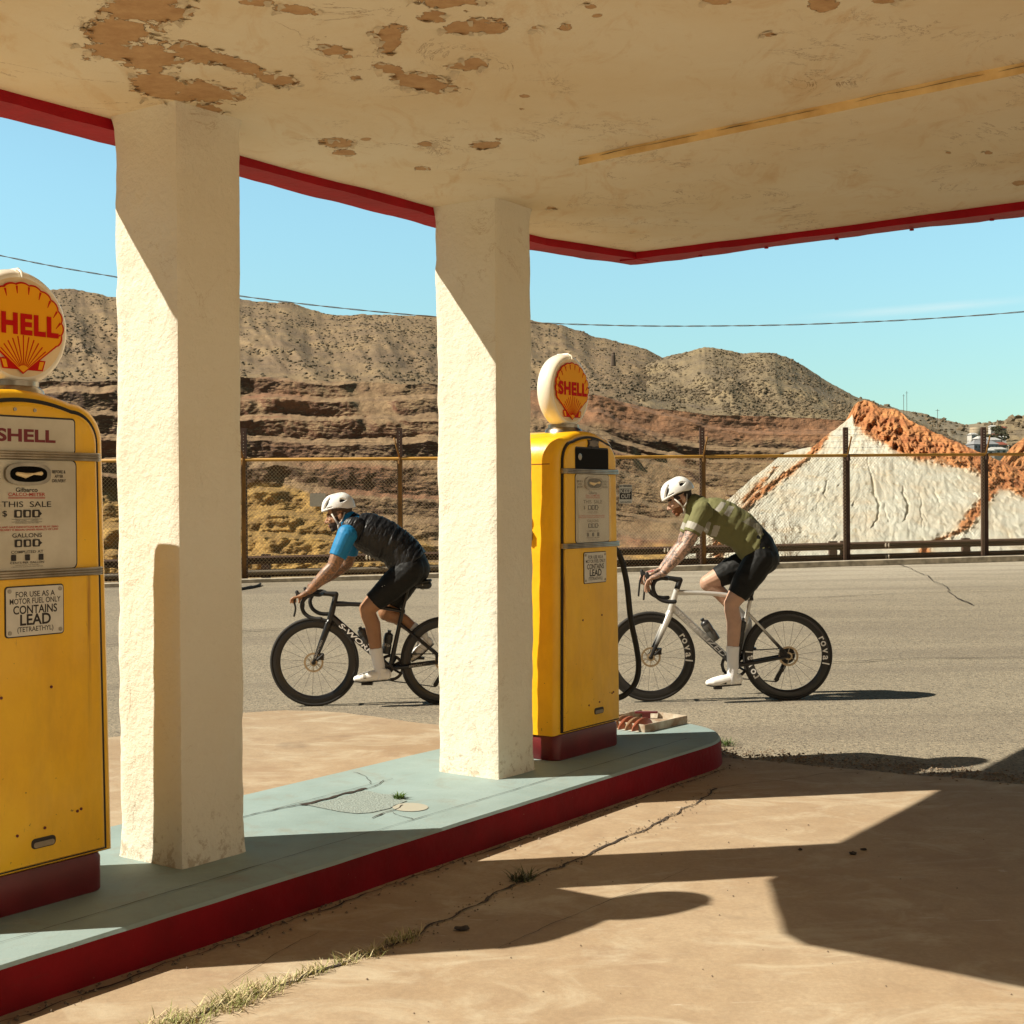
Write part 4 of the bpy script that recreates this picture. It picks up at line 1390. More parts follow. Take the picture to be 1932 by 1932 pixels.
rail = thing('guard_rail', 'low double guard rail of rusty steel beams behind the fence', 'guard rail', (0, 0, 0))
for zc, hh in ((0.335, 0.14), (0.115, 0.13)):
    mb = MB()
    loops = []
    prof = [(-0.5, 0), (-0.42, 0.02), (-0.28, 0.055), (-0.12, 0.055), (0, 0.01), (0.12, 0.055), (0.28, 0.055), (0.42, 0.02), (0.5, 0)]
    for s in np.linspace(sx0, sx1, 40):
        l = [fpt(s, zc + a * hh, 0.42 - b) for a, b in prof] + [fpt(s, zc + a * hh, 0.43 - b * .9) for a, b in prof[::-1]]
        loops.append(l)
    mb.rings(loops)
    mb.build('beam', MT['rust'], rail)
for i, px in enumerate([-350, -60, 230, 505, 790, 1080, 1340, 1595, 1617, 1850, 2085, 2300]):
    s = x_on_fence(px)
    p = fpt(s, 0, 0.50)
    MB().box((p.x, p.y, p.z + 0.12), (0.14, 0.12, 0.62)).build('post', MT['rust'], rail)
for px in [300, 700, 890, 1270, 1445, 1692, 1880, 2050]:
    s = x_on_fence(px)
    for zc in (0.335, 0.115):
        p = fpt(s, zc, 0.35)
        mb = MB()
        for dx_ in (-0.028, 0.028):
            mb.ell((p.x + dx_, p.y, p.z), (0.020, 0.012, 0.055), nu=8, nv=5)
        mb.build('splice_plate', MT['kerbwhite'], rail, smooth=True)
# pipe lying along the bank on the left
mb = MB().tube([fpt(s, 0.13, 0.36) for s in (x_on_fence(-600), x_on_fence(300), x_on_fence(760), x_on_fence(1000))], 0.045, 10)
MT['greypipe'] = P('grey_pipe', (0.24, 0.20, 0.15), 0.6, var=0.3)
tag(mb.build('pipe', MT['greypipe'], smooth=True), 'grey pipe lying along the bank under the rusty guard rail', 'pipe')

def fence_sign(name, label, px, py, w, h, lines, dark=None):
    s = x_on_fence(px, py)
    d = CAM_ROT @ Vector(((px - 966) / FPX, -(py - 966) / FPX, -1))
    k = yfence(s) / d.y
    p = EYE + d * k
    root = thing(name, label, 'sign', (p.x, p.y - 0.03, p.z), math.atan(0.2478))
    MB().prism(rect_ring(w, h, 0.02), front(0, 0, 0), 0, 0.006).build('sign_panel', MT['signwhite'], root)
    if dark:
        MB().prism(rect_ring(w * .94, h * dark, 0.008), front(0, 0, -0.006), 0, 0.002).build('sign_band', MT['ink'], root)
    for txt, z, ww, hh, wh in lines:
        mb = MB()
        text(mb, txt, front(0, z, -0.0095), hh * 1.4, width=ww, bold=0.02)
        mb.build('lettering', MT['signwhite'] if wh else MT['ink'], root)
    return root
fence_sign('warning_sign', 'black and white keep out sign hung on the fence beside the pump', 1180, 932, 0.235, 0.33,
           [('NO TRESPASSING', .135, .22, .034, False), ('KEEP', .045, .20, .068, True), ('OUT', -.045, .17, .068, True), ('VIOLATORS PROSECUTED', -.108, .21, .016, True), ('NO ENTRY', -.145, .2, .026, False)], 0.56)
fence_sign('blank_sign', 'plain pale sign on the fence behind the helmet of the cyclist in the black vest', 600, 943, 0.26, 0.22, [])

# dark curved tube lying on the road by the left kerb
cp = [ray(430, 1119, 20.0), ray(455, 1117, 20.3), ray(474, 1114, 20.7), ray(487, 1109, 21.1), ray(491, 1104, 21.5)]
cp = [Vector((p.x, p.y, float(zroad(p.x, p.y)) + 0.02)) for p in cp]
tag(MB().tube(smooth_path(cp, 6), [0.03] * 13 + [0.02] * 12, 8).build('cable', MT['rubber'], smooth=True), 'short dark curved tube lying on the road by the far kerb', 'cable')

# overhead line
wp = [(-420, 390), (-200, 440), (0, 482), (105, 503), (210, 521), (325, 540), (442, 557), (560, 572), (690, 586), (815, 597), (950, 606), (1090, 612), (1220, 615), (1344, 615), (1480, 613), (1620, 608), (1755, 601), (1932, 588), (2150, 566), (2500, 520)]
wp = [ray(x, y, 33.0) for x, y in wp]
wp = smooth_path(wp, 10)
mb = MB()
A, B = [], []
for i, p in enumerate(wp):
    o = Vector((0, math.cos(i * 0.9), math.sin(i * 0.9))) * 0.011
    A.append(p + o); B.append(p - o)
mb.tube(A, 0.008, 5).tube(B, 0.008, 5)
MT['cablemat'] = P('overhead_cable', (0.16, 0.12, 0.09), 0.6)
tag(mb.build('power_line', MT['cablemat'], smooth=True), 'twisted overhead cable sagging across the sky above the hills', 'cable')
# ------------------------------------------------------------------ hills, mine pit, waste heaps
def interp(tab, x):
    t = np.array(tab, float)
    return np.interp(x, t[:, 0], t[:, 1])

def mat_hill(name, a, b, c, sc=1.0):
    m, nt, bs = new_mat(name)
    col = mixc(nt, ramp(nt, noise_n(nt, 0.030 * sc, 8, 0.62), 0.40, 0.62), a, b)
    s = ramp(nt, noise_n(nt, 0.10 * sc, 8, 0.7, dist=0.8), 0.56, 0.68)
    col = mixc(nt, math_n(nt, 'MULTIPLY', s, 0.75), col, c)
    s = ramp(nt, noise_n(nt, 0.42 * sc, 4, 0.7), 0.60, 0.70)
    col = mixc(nt, math_n(nt, 'MULTIPLY', s, 0.7), col, tuple(q * 0.6 for q in c))
    nt.links.new(col, bs.inputs['Base Color'])
    bs.inputs['Roughness'].default_value = 0.95
    bump_n(nt, bs, noise_n(nt, 0.25 * sc, 8, 0.7), 0.7, 2.2 / sc)
    return m
MT['hill'] = mat_hill('hill_grass', (0.25, 0.172, 0.088), (0.175, 0.118, 0.066), (0.12, 0.080, 0.056))
MT['hill2'] = mat_hill('hill_scrub', (0.24, 0.178, 0.095), (0.17, 0.128, 0.078), (0.105, 0.077, 0.064))
MT['hillfar'] = mat_hill('hill_far', (0.24, 0.19, 0.12), (0.17, 0.145, 0.10), (0.12, 0.105, 0.085))

hill_pts = {}
def hill(name, x0, x1, nx, nt_, ridge, base, R0, R1, relief, mat, seed, pw=1.0):
    xs = np.linspace(x0, x1, nx)
    t = np.linspace(0, 1, nt_)
    X, T = np.meshgrid(xs, t, indexing='ij')
    yr = interp(ridge, X) + 1.6 * fbm(X * 0.05, seed, 0, 4) + 0.7 * fbm(X * 0.3, seed, 5, 2)
    yb = interp(base, X)
    Y = yb + (yr - yb) * T ** 0.9
    g = fbm(X * 0.0075 + T * 0.8 + seed, T * 0.8, seed, 4, 0.45, ridged=True)
    g2 = fbm(X * 0.028 + T * 1.6, T * 4.2 + seed, seed * 2, 5, 0.55)
    g3 = fbm(X * 0.10, T * 14, seed * 3, 3, 0.5)
    env = np.sin(np.pi * np.clip(T * 0.97, 0, 1)) ** 0.7
    D = R0 + (R1 - R0) * T ** pw - relief * env * (0.62 * g + 0.14 * g2 + 0.03 * g3)
    if R0 < 500: D = D + 0.046 * (X - 600)
    Pp = rays_np(X, Y, D)
    # backs of the hills
    back = Pp[:, -1:, :].copy(); back[..., 1] += 160; back[..., 2] -= 90
    Pp = np.concatenate([Pp, back], 1)
    o = grid_mesh(name, Pp, mat)
    tag(o, kind='structure')
    hill_pts[name] = Pp
    return Pp
ridgeL = [(-900, 690), (-500, 640), (-200, 600), (0, 566), (60, 556), (95, 549), (125, 543), (160, 549), (212, 561), (300, 562), (400, 560), (442, 562), (490, 568), (530, 570), (555, 571), (583, 581), (613, 591), (644, 594), (732, 595), (800, 595), (860, 598), (1000, 604), (1060, 613), (1129, 637), (1186, 648), (1224, 661), (1250, 675), (1300, 700), (1400, 745), (1500, 800)]
pitTop = [(-900, 735), (-300, 728), (100, 720), (300, 715), (442, 711), (560, 716), (700, 722), (815, 726), (900, 730), (990, 735), (1113, 744), (1243, 773), (1344, 784), (1500, 788), (1590, 790), (1640, 798), (1700, 850), (1800, 905), (2100, 925)]
baseL = [(x, y + 7) for x, y in pitTop]
HL = hill('hill', -900, 1500, 620, 130, ridgeL, baseL, 430, 800, 60, MT['hill'], 3.0)
ridgeM = [(1100, 770), (1180, 716), (1225, 684), (1250, 674), (1281, 667), (1311, 660), (1328, 655), (1344, 656), (1405, 668), (1430, 666), (1457, 667), (1496, 678), (1539, 705), (1575, 727), (1612, 747), (1648, 758), (1673, 768), (1700, 780), (1760, 805), (1840, 850)]
HM = hill('hill', 1100, 1840, 330, 120, ridgeM, baseL, 428, 620, 34, MT['hill2'], 11.0)
ridgeF = [(1560, 740), (1640, 757), (1700, 772), (1755, 784), (1794, 796), (1825, 801), (1845, 799), (1867, 797), (1885, 793), (1930, 800), (2100, 806), (2400, 800)]
baseF = [(1500, 880), (2500, 880)]
HF = hill('hill', 1560, 2400, 260, 60, ridgeF, baseF, 980, 1600, 120, MT['hillfar'], 21.0)
ridgeR = [(1812, 874), (1830, 845), (1848, 826), (1867, 806), (1885, 796), (1902, 789), (1932, 783), (2000, 765), (2100, 740), (2300, 700), (2600, 690)]
HR = hill('hill', 1812, 2600, 260, 70, ridgeR, [(1700, 890), (2700, 890)], 640, 900, 40, MT['hill2'], 31.0)

# ---- unseen hill ring behind the camera, added to hide low sky and bounce warmth
azs = np.linspace(R(48), R(312), 150); tt_ = np.linspace(0, 1, 30)
A_, T_ = np.meshgrid(azs, tt_, indexing='ij')
rr_ = 95 + 130 * T_ + 9 * fbm(A_ * 9, T_ * 3, 1.0, 4)
zz_ = -1 + (62 + 16 * fbm(A_ * 3.0, 0.0, 4.0, 3)) * T_ ** 0.9 * np.clip(np.minimum(A_ - R(48), R(312) - A_) / 0.25, 0.12, 1)
bounce_hills = grid_mesh('hill', np.stack([rr_ * np.sin(A_), rr_ * np.cos(A_), zz_], -1), MT['hill'])
tag(bounce_hills, kind='structure')

# ---- desert scrub dotted over the hills
MT['scrub'] = P('scrub', (0.105, 0.078, 0.046), 0.9, col2=(0.16, 0.115, 0.065), vscale=0.2)
ico_v = None
def ico():
    bm = bmesh.new()
    bmesh.ops.create_icosphere(bm, subdivisions=1, radius=1)
    v = np.array([x.co[:] for x in bm.verts]); f = np.array([[q.index for q in p.verts] for p in bm.faces])
    bm.free()
    return v, f
icv, icf = ico()
rng = np.random.default_rng(5)
VV_, FF_, off = [], [], 0
def scatter(Pp, n, smin, smax, seed, tmin=0.02, tmax=0.99, clump=1.0):
    global off
    nu, nv = Pp.shape[0], Pp.shape[1] - 1
    cnt = 0
    while cnt < n:
        a = rng.random(4000) * (nu - 1.001); b = (tmin + rng.random(4000) * (tmax - tmin)) * (nv - 1.001)
        dens = fbm(a * 0.05, b * 0.07, seed, 3) + 0.55 * fbm(a * 0.013, b * 0.02, seed + 4, 2)
        ok = dens * clump > rng.random(4000) * 1.3 - 0.75
        a, b = a[ok], b[ok]
        i, j = a.astype(int), b.astype(int)
        fa, fb = (a - i)[:, None], (b - j)[:, None]
        q = (Pp[i, j] * (1 - fa) + Pp[i + 1, j] * fa) * (1 - fb) + (Pp[i, j + 1] * (1 - fa) + Pp[i + 1, j + 1] * fa) * fb
        for p in q[: n - cnt]:
            s = smin + (smax - smin) * rng.random() ** 2.2
            k = icv * (1 + 0.35 * (rng.random((len(icv), 1)) - 0.5) * 2) * np.array([s * (0.8 + .5 * rng.random()), s, s * (0.55 + .35 * rng.random())])
            VV_.append(k + p + np.array([0, 0, 0.25 * s])); FF_.append(icf + off); off += len(icv)
        cnt += len(q[: n - cnt])
scatter(HL, 13000, 0.2, 0.85, 1.0)
scatter(HM, 6500, 0.2, 0.8, 2.0)
scatter(HF, 1300, 1.2, 4.0, 3.0, 0.3)
scatter(HR, 1300, 0.9, 3.2, 4.0, 0.1)
me = bpy.data.meshes.new('desert_scrub')
me.from_pydata(np.concatenate(VV_).tolist(), [], np.concatenate(FF_).tolist())
me.materials.append(MT['scrub']); me.update()
tag(link_mesh('desert_scrub', me), 'dark desert bushes dotted over the tan hills', 'scrub', kind='stuff')

# ---- terraced far wall of the open pit
def mat_pit():
    m, nt, bs = new_mat('pit_rock')
    geo = N(nt, 'ShaderNodeNewGeometry')
    sn = N(nt, 'ShaderNodeSeparateXYZ'); nt.links.new(geo.outputs['True Normal'], sn.inputs[0])
    sp = N(nt, 'ShaderNodeSeparateXYZ'); nt.links.new(geo.outputs['Position'], sp.inputs[0])
    rock = mixc(nt, ramp(nt, noise_n(nt, 0.09, 8, 0.65), 0.38, 0.62), (0.110, 0.056, 0.030), (0.058, 0.034, 0.023))
    s = ramp(nt, noise_n(nt, 0.018, 6, 0.6, dist=0.5), 0.55, 0.66)
    rock = mixc(nt, math_n(nt, 'MULTIPLY', s, 0.8), rock, (0.16, 0.065, 0.03))
    s = ramp(nt, noise_n(nt, 0.16, 6, 0.7), 0.60, 0.72)
    rock = mixc(nt, math_n(nt, 'MULTIPLY', s, 0.6), rock, (0.20, 0.125, 0.08))
    tal = mixc(nt, ramp(nt, noise_n(nt, 0.12, 8, 0.7), 0.38, 0.62), (0.31, 0.205, 0.105), (0.19, 0.115, 0.058))
    s = ramp(nt, noise_n(nt, 0.022, 5, 0.6), 0.54, 0.64)
    tal = mixc(nt, math_n(nt, 'MULTIPLY', s, 0.75), tal, (0.24, 0.10, 0.05))
    f = ramp(nt, math_n(nt, 'ADD', sn.outputs[2], math_n(nt, 'MULTIPLY', math_n(nt, 'SUBTRACT', noise_n(nt, 0.25, 5), 0.5), 0.5)), 0.32, 0.62)
    c = mixc(nt, f, rock, tal)
    ar = N(nt, 'ShaderNodeAttribute', attribute_name='rust')
    rs_ = mixc(nt, ramp(nt, noise_n(nt, 0.2, 7, 0.7), 0.38, 0.62), (0.30, 0.14, 0.065), (0.19, 0.092, 0.048))
    c = mixc(nt, math_n(nt, 'MULTIPLY', ramp(nt, math_n(nt, 'ADD', ar.outputs['Fac'], math_n(nt, 'MULTIPLY', math_n(nt, 'SUBTRACT', noise_n(nt, 0.05, 6), 0.5), 1.2)), 0.35, 0.75), 0.8), c, rs_)
    # the lowest benches on the left are golden ochre rock
    at = N(nt, 'ShaderNodeAttribute', attribute_name='ochre')
    och = mixc(nt, ramp(nt, noise_n(nt, 0.25, 6, 0.7), 0.38, 0.62), (0.42, 0.255, 0.07), (0.20, 0.115, 0.035))
    c = mixc(nt, ramp(nt, math_n(nt, 'ADD', at.outputs['Fac'], math_n(nt, 'MULTIPLY', math_n(nt, 'SUBTRACT', noise_n(nt, 0.06, 5), 0.5), 0.9)), 0.4, 0.6), c, och)
    s = ramp(nt, noise_n(nt, 0.7, 3, 0.6), 0.62, 0.72)
    c = mixc(nt, math_n(nt, 'MULTIPLY', s, 0.5), c, (0.055, 0.04, 0.03))
    nt.links.new(c, bs.inputs['Base Color'])
    bs.inputs['Roughness'].default_value = 0.95
    bump_n(nt, bs, noise_n(nt, 0.4, 8, 0.7), 0.8, 1.6)
    return m
MT['pit'] = mat_pit()
xs = np.linspace(-900, 2100, 820)
NV = 420
s = np.linspace(0, 1, NV)                     # bottom to top
X, S = np.meshgrid(xs, s, indexing='ij')
yt = interp(pitTop, X) + 2.5 * fbm(X * 0.03, 0, 0, 4)
yb = 1125.0
NB = 10.0
# uneven benches: warp by a tilt and by noise so that they climb, dip and run out
ph = S * NB + 0.8 * fbm(X * 0.0022, 3.0 * S, 4.0, 2) + 0.0011 * (X - 600) + 0.07 * fbm(X * 0.015, S * 12, 9.0, 3) + 0.04 * fbm(X * 0.10, S * 30, 9.0, 5, 0.65)
k = np.floor(ph); fr = ph - k
frac = 0.74 + 0.12 * fbm(k * 3.7, X * 0.006, 1.0, 2)       # riser share of each bench
tal = np.clip((fr - frac) / (1 - frac), 0, 1)
ris = np.clip(fr / frac, 0, 1)
stair = k + 0.05 * ris + 0.95 * tal
# slides that blur benches locally
sl = sstep((fbm(X * 0.008 + S * 1.5, S * 2.2, 6.0, 3) - 0.25) / 0.35)
stair = stair * (1 - 0.45 * sl) + ph * 0.45 * sl
stair = (stair - 0.0011 * (X - 600)) / NB
stair = np.minimum(stair, 1.0)
Y = yb + (yt - yb) * S
rough = 0.34 * fbm(X * 0.05, S * 21, 2.0, 5, 0.6) + 1.8 * fbm(X * 0.004, S * 6, 7.0, 2) + 0.16 * fbm(X * 0.30, S * 80, 7.0, 3)
cols = 0.12 * fbm(X * 0.012, S * 60, 5.0, 4, 0.6)
D = 205 + (420 - 205) * stair + rough * (0.5 + S) + cols + 0.046 * (X - 600) * (0.4 + 0.6 * S)
och = np.clip(1.5 - (S - np.interp(X, [560, 680], [0.40, 0.22])) * 9.0, 0, 1.4) * np.clip((880 - X) / 160, 0, 1) + 0.9 * np.exp(-((X - 1260) / 130.0) ** 2 - ((S - 0.20) / 0.13) ** 2) - 0.05
oc1 = np.clip(och, 0, 1)
D = D + oc1 * (-0.040 * (X - 560) + 1.3 * fbm(X * 0.045, S * 26, 3.0, 5, 0.6))
Pp = rays_np(X, Y, D)
rust = np.clip((S - 0.80) * 9, 0, 1) * np.clip((X - 900) / 150, 0, 1) + 0.75 * np.exp(-((X - 560) / 70.0) ** 2 - ((S - 0.90) / 0.09) ** 2) + 0.0 * X
pit = grid_mesh('pit_wall', Pp, MT['pit'], attrs={'ochre': och, 'rust': rust})
tag(pit, kind='structure')

# ---- pale waste heap with its orange crest
def mat_heap():
    m, nt, bs = new_mat('waste_heap')
    at = N(nt, 'ShaderNodeAttribute', attribute_name='orange')
    c = mixc(nt, ramp(nt, noise_n(nt, 0.16, 8, 0.65, stretch=(1.6, 1.6, .6)), 0.40, 0.62), (0.60, 0.590, 0.500), (0.52, 0.505, 0.415))
    s = ramp(nt, noise_n(nt, 0.55, 8, 0.75, dist=1.0, stretch=(1.6, 1.6, 0.5)), 0.53, 0.68)
    c = mixc(nt, math_n(nt, 'MULTIPLY', s, 0.55), c, (0.45, 0.31, 0.12))
    s = ramp(nt, noise_n(nt, 1.3, 7, 0.7, dist=0.5, stretch=(1, 1, 0.5)), 0.60, 0.68)
    c = mixc(nt, math_n(nt, 'MULTIPLY', s, 0.7), c, (0.19, 0.15, 0.09))
    oc_ = mixc(nt, ramp(nt, noise_n(nt, 0.5, 8, 0.7), 0.38, 0.62), (0.52, 0.235, 0.085), (0.31, 0.105, 0.035))
    s = ramp(nt, noise_n(nt, 1.1, 6, 0.7), 0.60, 0.72)
    oc_ = mixc(nt, math_n(nt, 'MULTIPLY', s, 0.8), oc_, (0.11, 0.035, 0.02))
    nz = math_n(nt, 'MULTIPLY', math_n(nt, 'SUBTRACT', noise_n(nt, 0.35, 8, 0.7, dist=0.4), 0.5), 2.2)
    fs = math_n(nt, 'ADD', at.outputs['Fac'], nz)
    c = mixc(nt, math_n(nt, 'MULTIPLY', ramp(nt, fs, -0.15, 0.55), 0.6), c, (0.58, 0.40, 0.22))
    f = ramp(nt, fs, 0.38, 0.66)
    c = mixc(nt, f, c, oc_)
    nt.links.new(c, bs.inputs['Base Color'])
    bs.inputs['Roughness'].default_value = 0.95
    bump_n(nt, bs, noise_n(nt, 2.4, 9, 0.75, stretch=(1.2, 1.2, 0.8)), 0.5, 0.35)
    return m
MT['heap'] = mat_heap()
def heap_cracks(X, Y):
    c = np.zeros_like(X)
    wob = 2.2 * fbm(X * 0.0, Y * 0.10, 3.3, 5, 0.7)
    for pl, w, dp in (([(1638, 880), (1641, 890), (1646, 908), (1652, 935), (1660, 963), (1654, 980), (1644, 999)], 3.2, 1.3), ([(1703, 918), (1708, 940), (1715, 962), (1709, 975), (1702, 986)], 3.6, 1.5),
                      ([(1737, 925), (1738, 960), (1741, 1000)], 1.6, 0.7), ([(1668, 950), (1676, 985)], 1.6, .7), ([(1560, 905), (1556, 940)], 2.0, .7), ([(1590, 900), (1597, 925)], 1.6, .6), ([(1765, 925), (1772, 950)], 2.4, .8), ([(1636, 855), (1638, 880)], 1.5, .5)):
        px = np.interp(Y, [p[1] for p in pl], [p[0] for p in pl])
        inside = (Y > pl[0][1]) & (Y < pl[-1][1])
        tt = np.clip((Y - pl[0][1]) / (pl[-1][1] - pl[0][1]), 0, 1)
        ww = w * np.sin(np.pi * tt) ** 0.7 + 0.2
        c = np.minimum(c, np.where(inside, -dp * np.clip(1 - np.abs(X - px - wob) / ww, 0, 1), 0))
    return c
def heap(name, x0, x1, nx, nt_, top, R0, R1, seed, orange, rid=1.0):
    xs = np.linspace(x0, x1, nx); t = np.linspace(0, 1, nt_)
    X, T = np.meshgrid(xs, t, indexing='ij')
    yt = interp(top, X) + 1.3 * fbm(X * 0.09, seed, 0, 4)
    yb = np.full_like(X, 1065.0)
    Y = yb + (yt - yb) * T
    gl_ = fbm(X * 0.030 + 0.35 * fbm(X * .01, T * 2, seed, 2), T * 0.9 + seed, seed, 5, 0.55, ridged=True)
    g2 = fbm(X * 0.036 + T * 8, T * 11 - X * 0.026, seed + 3, 5, 0.6)
    env = np.clip(T * 6, 0, 1) * (1 - 0.75 * T ** 6)
    org = orange(X, Y, T)
    rocky = np.clip(org, 0, 1) * fbm(X * 0.09 + T * 12, T * 22 - X * 0.06, seed + 6, 5, 0.6) * 1.0
    hfac = (1065 - yt) / 300.0
    g3_ = fbm(X * 0.13 + T * 20, T * 26 - X * 0.08, seed + 8, 4, 0.6)
    crack = heap_cracks(X, Y)
    D = R0 + (R1 - R0) * (T ** 1.1) * hfac - (0.01 * gl_ + 0.13 * g2 + 0.10 * g3_ + 0.5 * crack) * env * rid - rocky * env
    Pp = rays_np(X, Y, D)
    back = Pp[:, -1:, :].copy(); back[..., 1] += 8; back[..., 2] -= 3
    back2 = back.copy(); back2[..., 1] += 20; back2[..., 2] -= 25
    Pp = np.concatenate([Pp, back, back2], 1)
    org = np.concatenate([org, org[:, -1:], org[:, -1:]], 1)
    o = grid_mesh(name, Pp, MT['heap'], attrs={'orange': org})
    tag(o, kind='structure')
topA = [(1270, 1062), (1310, 1005), (1345, 965), (1368, 946), (1400, 920), (1435, 889), (1462, 868), (1484, 853), (1500, 849), (1533, 844), (1548, 832), (1563, 820), (1585, 803), (1606, 787), (1612, 764), (1620, 757), (1633, 755), (1648, 760), (1660, 769), (1675, 771), (1688, 772), (1702, 780), (1715, 793), (1735, 801), (1755, 811), (1775, 820), (1794, 829), (1820, 841), (1843, 851), (1870, 862), (1900, 875), (1960, 905), (2050, 980), (2120, 1062)]
def orangeA(X, Y, T):
    bd = np.interp(X, [1560, 1604, 1612, 1640, 1660, 1690, 1720, 1760, 1800, 1840, 1870, 2000, 2120], [760, 770, 802, 822, 836, 852, 864, 872, 880, 892, 914, 965, 1070])
    up = np.clip((bd - Y) / 26 + 0.5, -0.3, 1.2)
    # diagonal orange bands on the left flank
    l1 = np.exp(-((X - np.interp(Y, [800, 860, 940, 1000], [1572, 1528, 1425, 1355])) / 13.0) ** 2) * 0.8 * (Y > 800)
    l2 = 0.55 * np.exp(-((X - np.interp(Y, [880, 950, 1000], [1465, 1400, 1350])) / 11.0) ** 2) * (Y > 880)
    # gully on the right
    l3 = 0.8 * np.exp(-((X - np.interp(Y, [880, 930, 960, 1000, 1030], [1880, 1868, 1845, 1815, 1745])) / 16.0) ** 2) * (Y > 872)
    return np.maximum.reduce([up, l1, l2, l3]) - 0.05
heap('waste_heap', 1270, 2120, 560, 230, topA, 88, 118, 2.0, orangeA)
topB = [(1790, 1062), (1840, 1010), (1866, 950), (1880, 905), (1895, 862), (1908, 845), (1922, 832), (1940, 822), (1970, 800), (2020, 785), (2100, 790), (2250, 850), (2400, 960), (2450, 1062)]
def orangeB(X, Y, T):
    up = np.clip((np.interp(X, [1860, 1932, 2100], [905, 905, 880]) - Y) / 14 + 0.5, -0.2, 1.2)
    st_ = 0.75 * np.exp(-((Y - np.interp(X, [1850, 1932, 2050], [1020, 940, 900])) / 9.0) ** 2)
    return np.maximum(up, st_) - 0.05
heap('waste_heap', 1790, 2450, 320, 150, topB, 96, 132, 5.0, orangeB)

# ---- bare twiggy bushes behind the fence
MT['twig'] = P('twig', (0.27, 0.16, 0.075), 0.9)
def twigs(label, s, off, h, w, seed, n=9):
    rnd = random.Random(seed)
    base = fpt(s, -0.05, off)
    mb = MB()
    def grow(p, d, L, r, lev):
        pts = [p]
        for k in range(4):
            d = (d + Vector((rnd.uniform(-1, 1), rnd.uniform(-.6, .6), rnd.uniform(-.5, .7))) * 0.28).normalized()
            pts.append(pts[-1] + d * L / 4)
        mb.tube(pts, [r, r * .85, r * .7, r * .55, r * .4], 4)
        if lev < 3:
            for k in range(3):
                i = rnd.randint(1, 4)
                dd = (d + Vector((rnd.uniform(-1, 1), rnd.uniform(-.6, .6), rnd.uniform(-.3, .9))) * 0.8).normalized()
                grow(pts[i], dd, L * rnd.uniform(.45, .7), r * 0.6, lev + 1)
    for k in range(n):
        a = rnd.uniform(-1, 1)
        grow(base + Vector((rnd.uniform(-.1, .1), rnd.uniform(-.1, .1), 0)), Vector((a * w, rnd.uniform(-.3, .3), 1)).normalized(), h * rnd.uniform(.45, .75), 0.008, 0)
    return tag(mb.build('bare_shrub', MT['twig'], fix=False), label, 'shrub', 'bare twiggy shrubs behind the fence')
twigs('tall narrow bare brown shrub behind the fence near the olive cyclist', x_on_fence(1470), 1.2, 1.45, 0.55, 3, 8)
twigs('wide low bare shrub spreading behind the fence near the olive cyclist', x_on_fence(1530), 1.0, 0.95, 1.1, 4, 8)
twigs('bare shrub behind the fence partly hidden by the olive cyclist', x_on_fence(1425), 1.4, 1.3, 0.6, 9, 6)

# ---- mining town at the far right
MT['housewall'] = P('house_wall', (0.52, 0.50, 0.46), 0.8, var=0.15, vscale=0.3)
MT['housetan'] = P('house_tan', (0.42, 0.33, 0.22), 0.8, var=0.2, vscale=0.3)
MT['housegrey'] = P('house_grey', (0.24, 0.25, 0.26), 0.8, var=0.2, vscale=0.3)
MT['roofpale'] = P('tin_roof', (0.50, 0.50, 0.48), 0.5, var=0.12, vscale=0.3)
MT['roofred'] = P('red_roof', (0.24, 0.07, 0.045), 0.7, var=0.2, vscale=0.3)
MT['roofgrey'] = P('grey_roof', (0.27, 0.28, 0.29), 0.7, var=0.2, vscale=0.3)
MT['winblack'] = P('house_window', (0.02, 0.022, 0.028), 0.2)
def house(label, px, py, w, h, depth, wall, roof, wins=3, floors=1, Rr=640, hip=True, name='house'):
    p = ray(px, py, Rr)
    root = thing(name, label, 'house', (p.x, p.y, p.z - h * 0.5), R(random.Random(int(px * 7)).uniform(-18, 18)), 'houses of the mining town')
    MB().box((0, 0, h / 2 - 2), (w, depth, h + 4)).build('wall', wall, root)
    rh = min(w, depth) * 0.28
    e = 0.4
    mb = MB()
    vs = [(-w / 2 - e, -depth / 2 - e, h), (w / 2 + e, -depth / 2 - e, h), (w / 2 + e, depth / 2 + e, h), (-w / 2 - e, depth / 2 + e, h), (-w / 2 + (w * .2 if hip else -e), 0, h + rh), (w / 2 - (w * .2 if hip else -e), 0, h + rh)]
    mb.add(vs, [(0, 1, 5, 4), (1, 2, 5), (2, 3, 4, 5), (3, 0, 4), (3, 2, 1, 0)])
    mb.build('roof', roof, root)
    for f in range(floors):
        for k in range(wins):
            x = (k + 0.5) / wins * w - w / 2
            z = h * (f + 0.55) / floors
            MB().box((x, -depth / 2 - 0.02, z), (min(1.2, w / wins * .45), 0.08, h / floors * .42)).build('window', MT['winblack'], root)
house('long grey two storey building with rows of windows beside the orange slope', 1853, 850, 12, 5.6, 8, MT['housegrey'], MT['roofgrey'], 6, 2, 640)
house('white gabled house rising behind the long grey building', 1850, 838, 5, 5, 5, MT['housewall'], MT['roofpale'], 2, 1, 655)
house('bright white house with sloping roof beside the fence post', 1871, 838, 7, 3.6, 5, MT['housewall'], MT['roofpale'], 3, 1, 655)
house('long low house with a dark red roof beside the fence post', 1882, 844, 8, 2.2, 5, MT['housetan'], MT['roofred'], 3, 1, 648)
house('low white shed just above the yellow fence rail', 1880, 853, 8, 2.4, 4, MT['housewall'], MT['roofpale'], 3, 1, 630)
house('small white hut just above the rail beside the low shed', 1868, 855, 3.4, 2.4, 3, MT['housewall'], MT['roofpale'], 1, 1, 628)
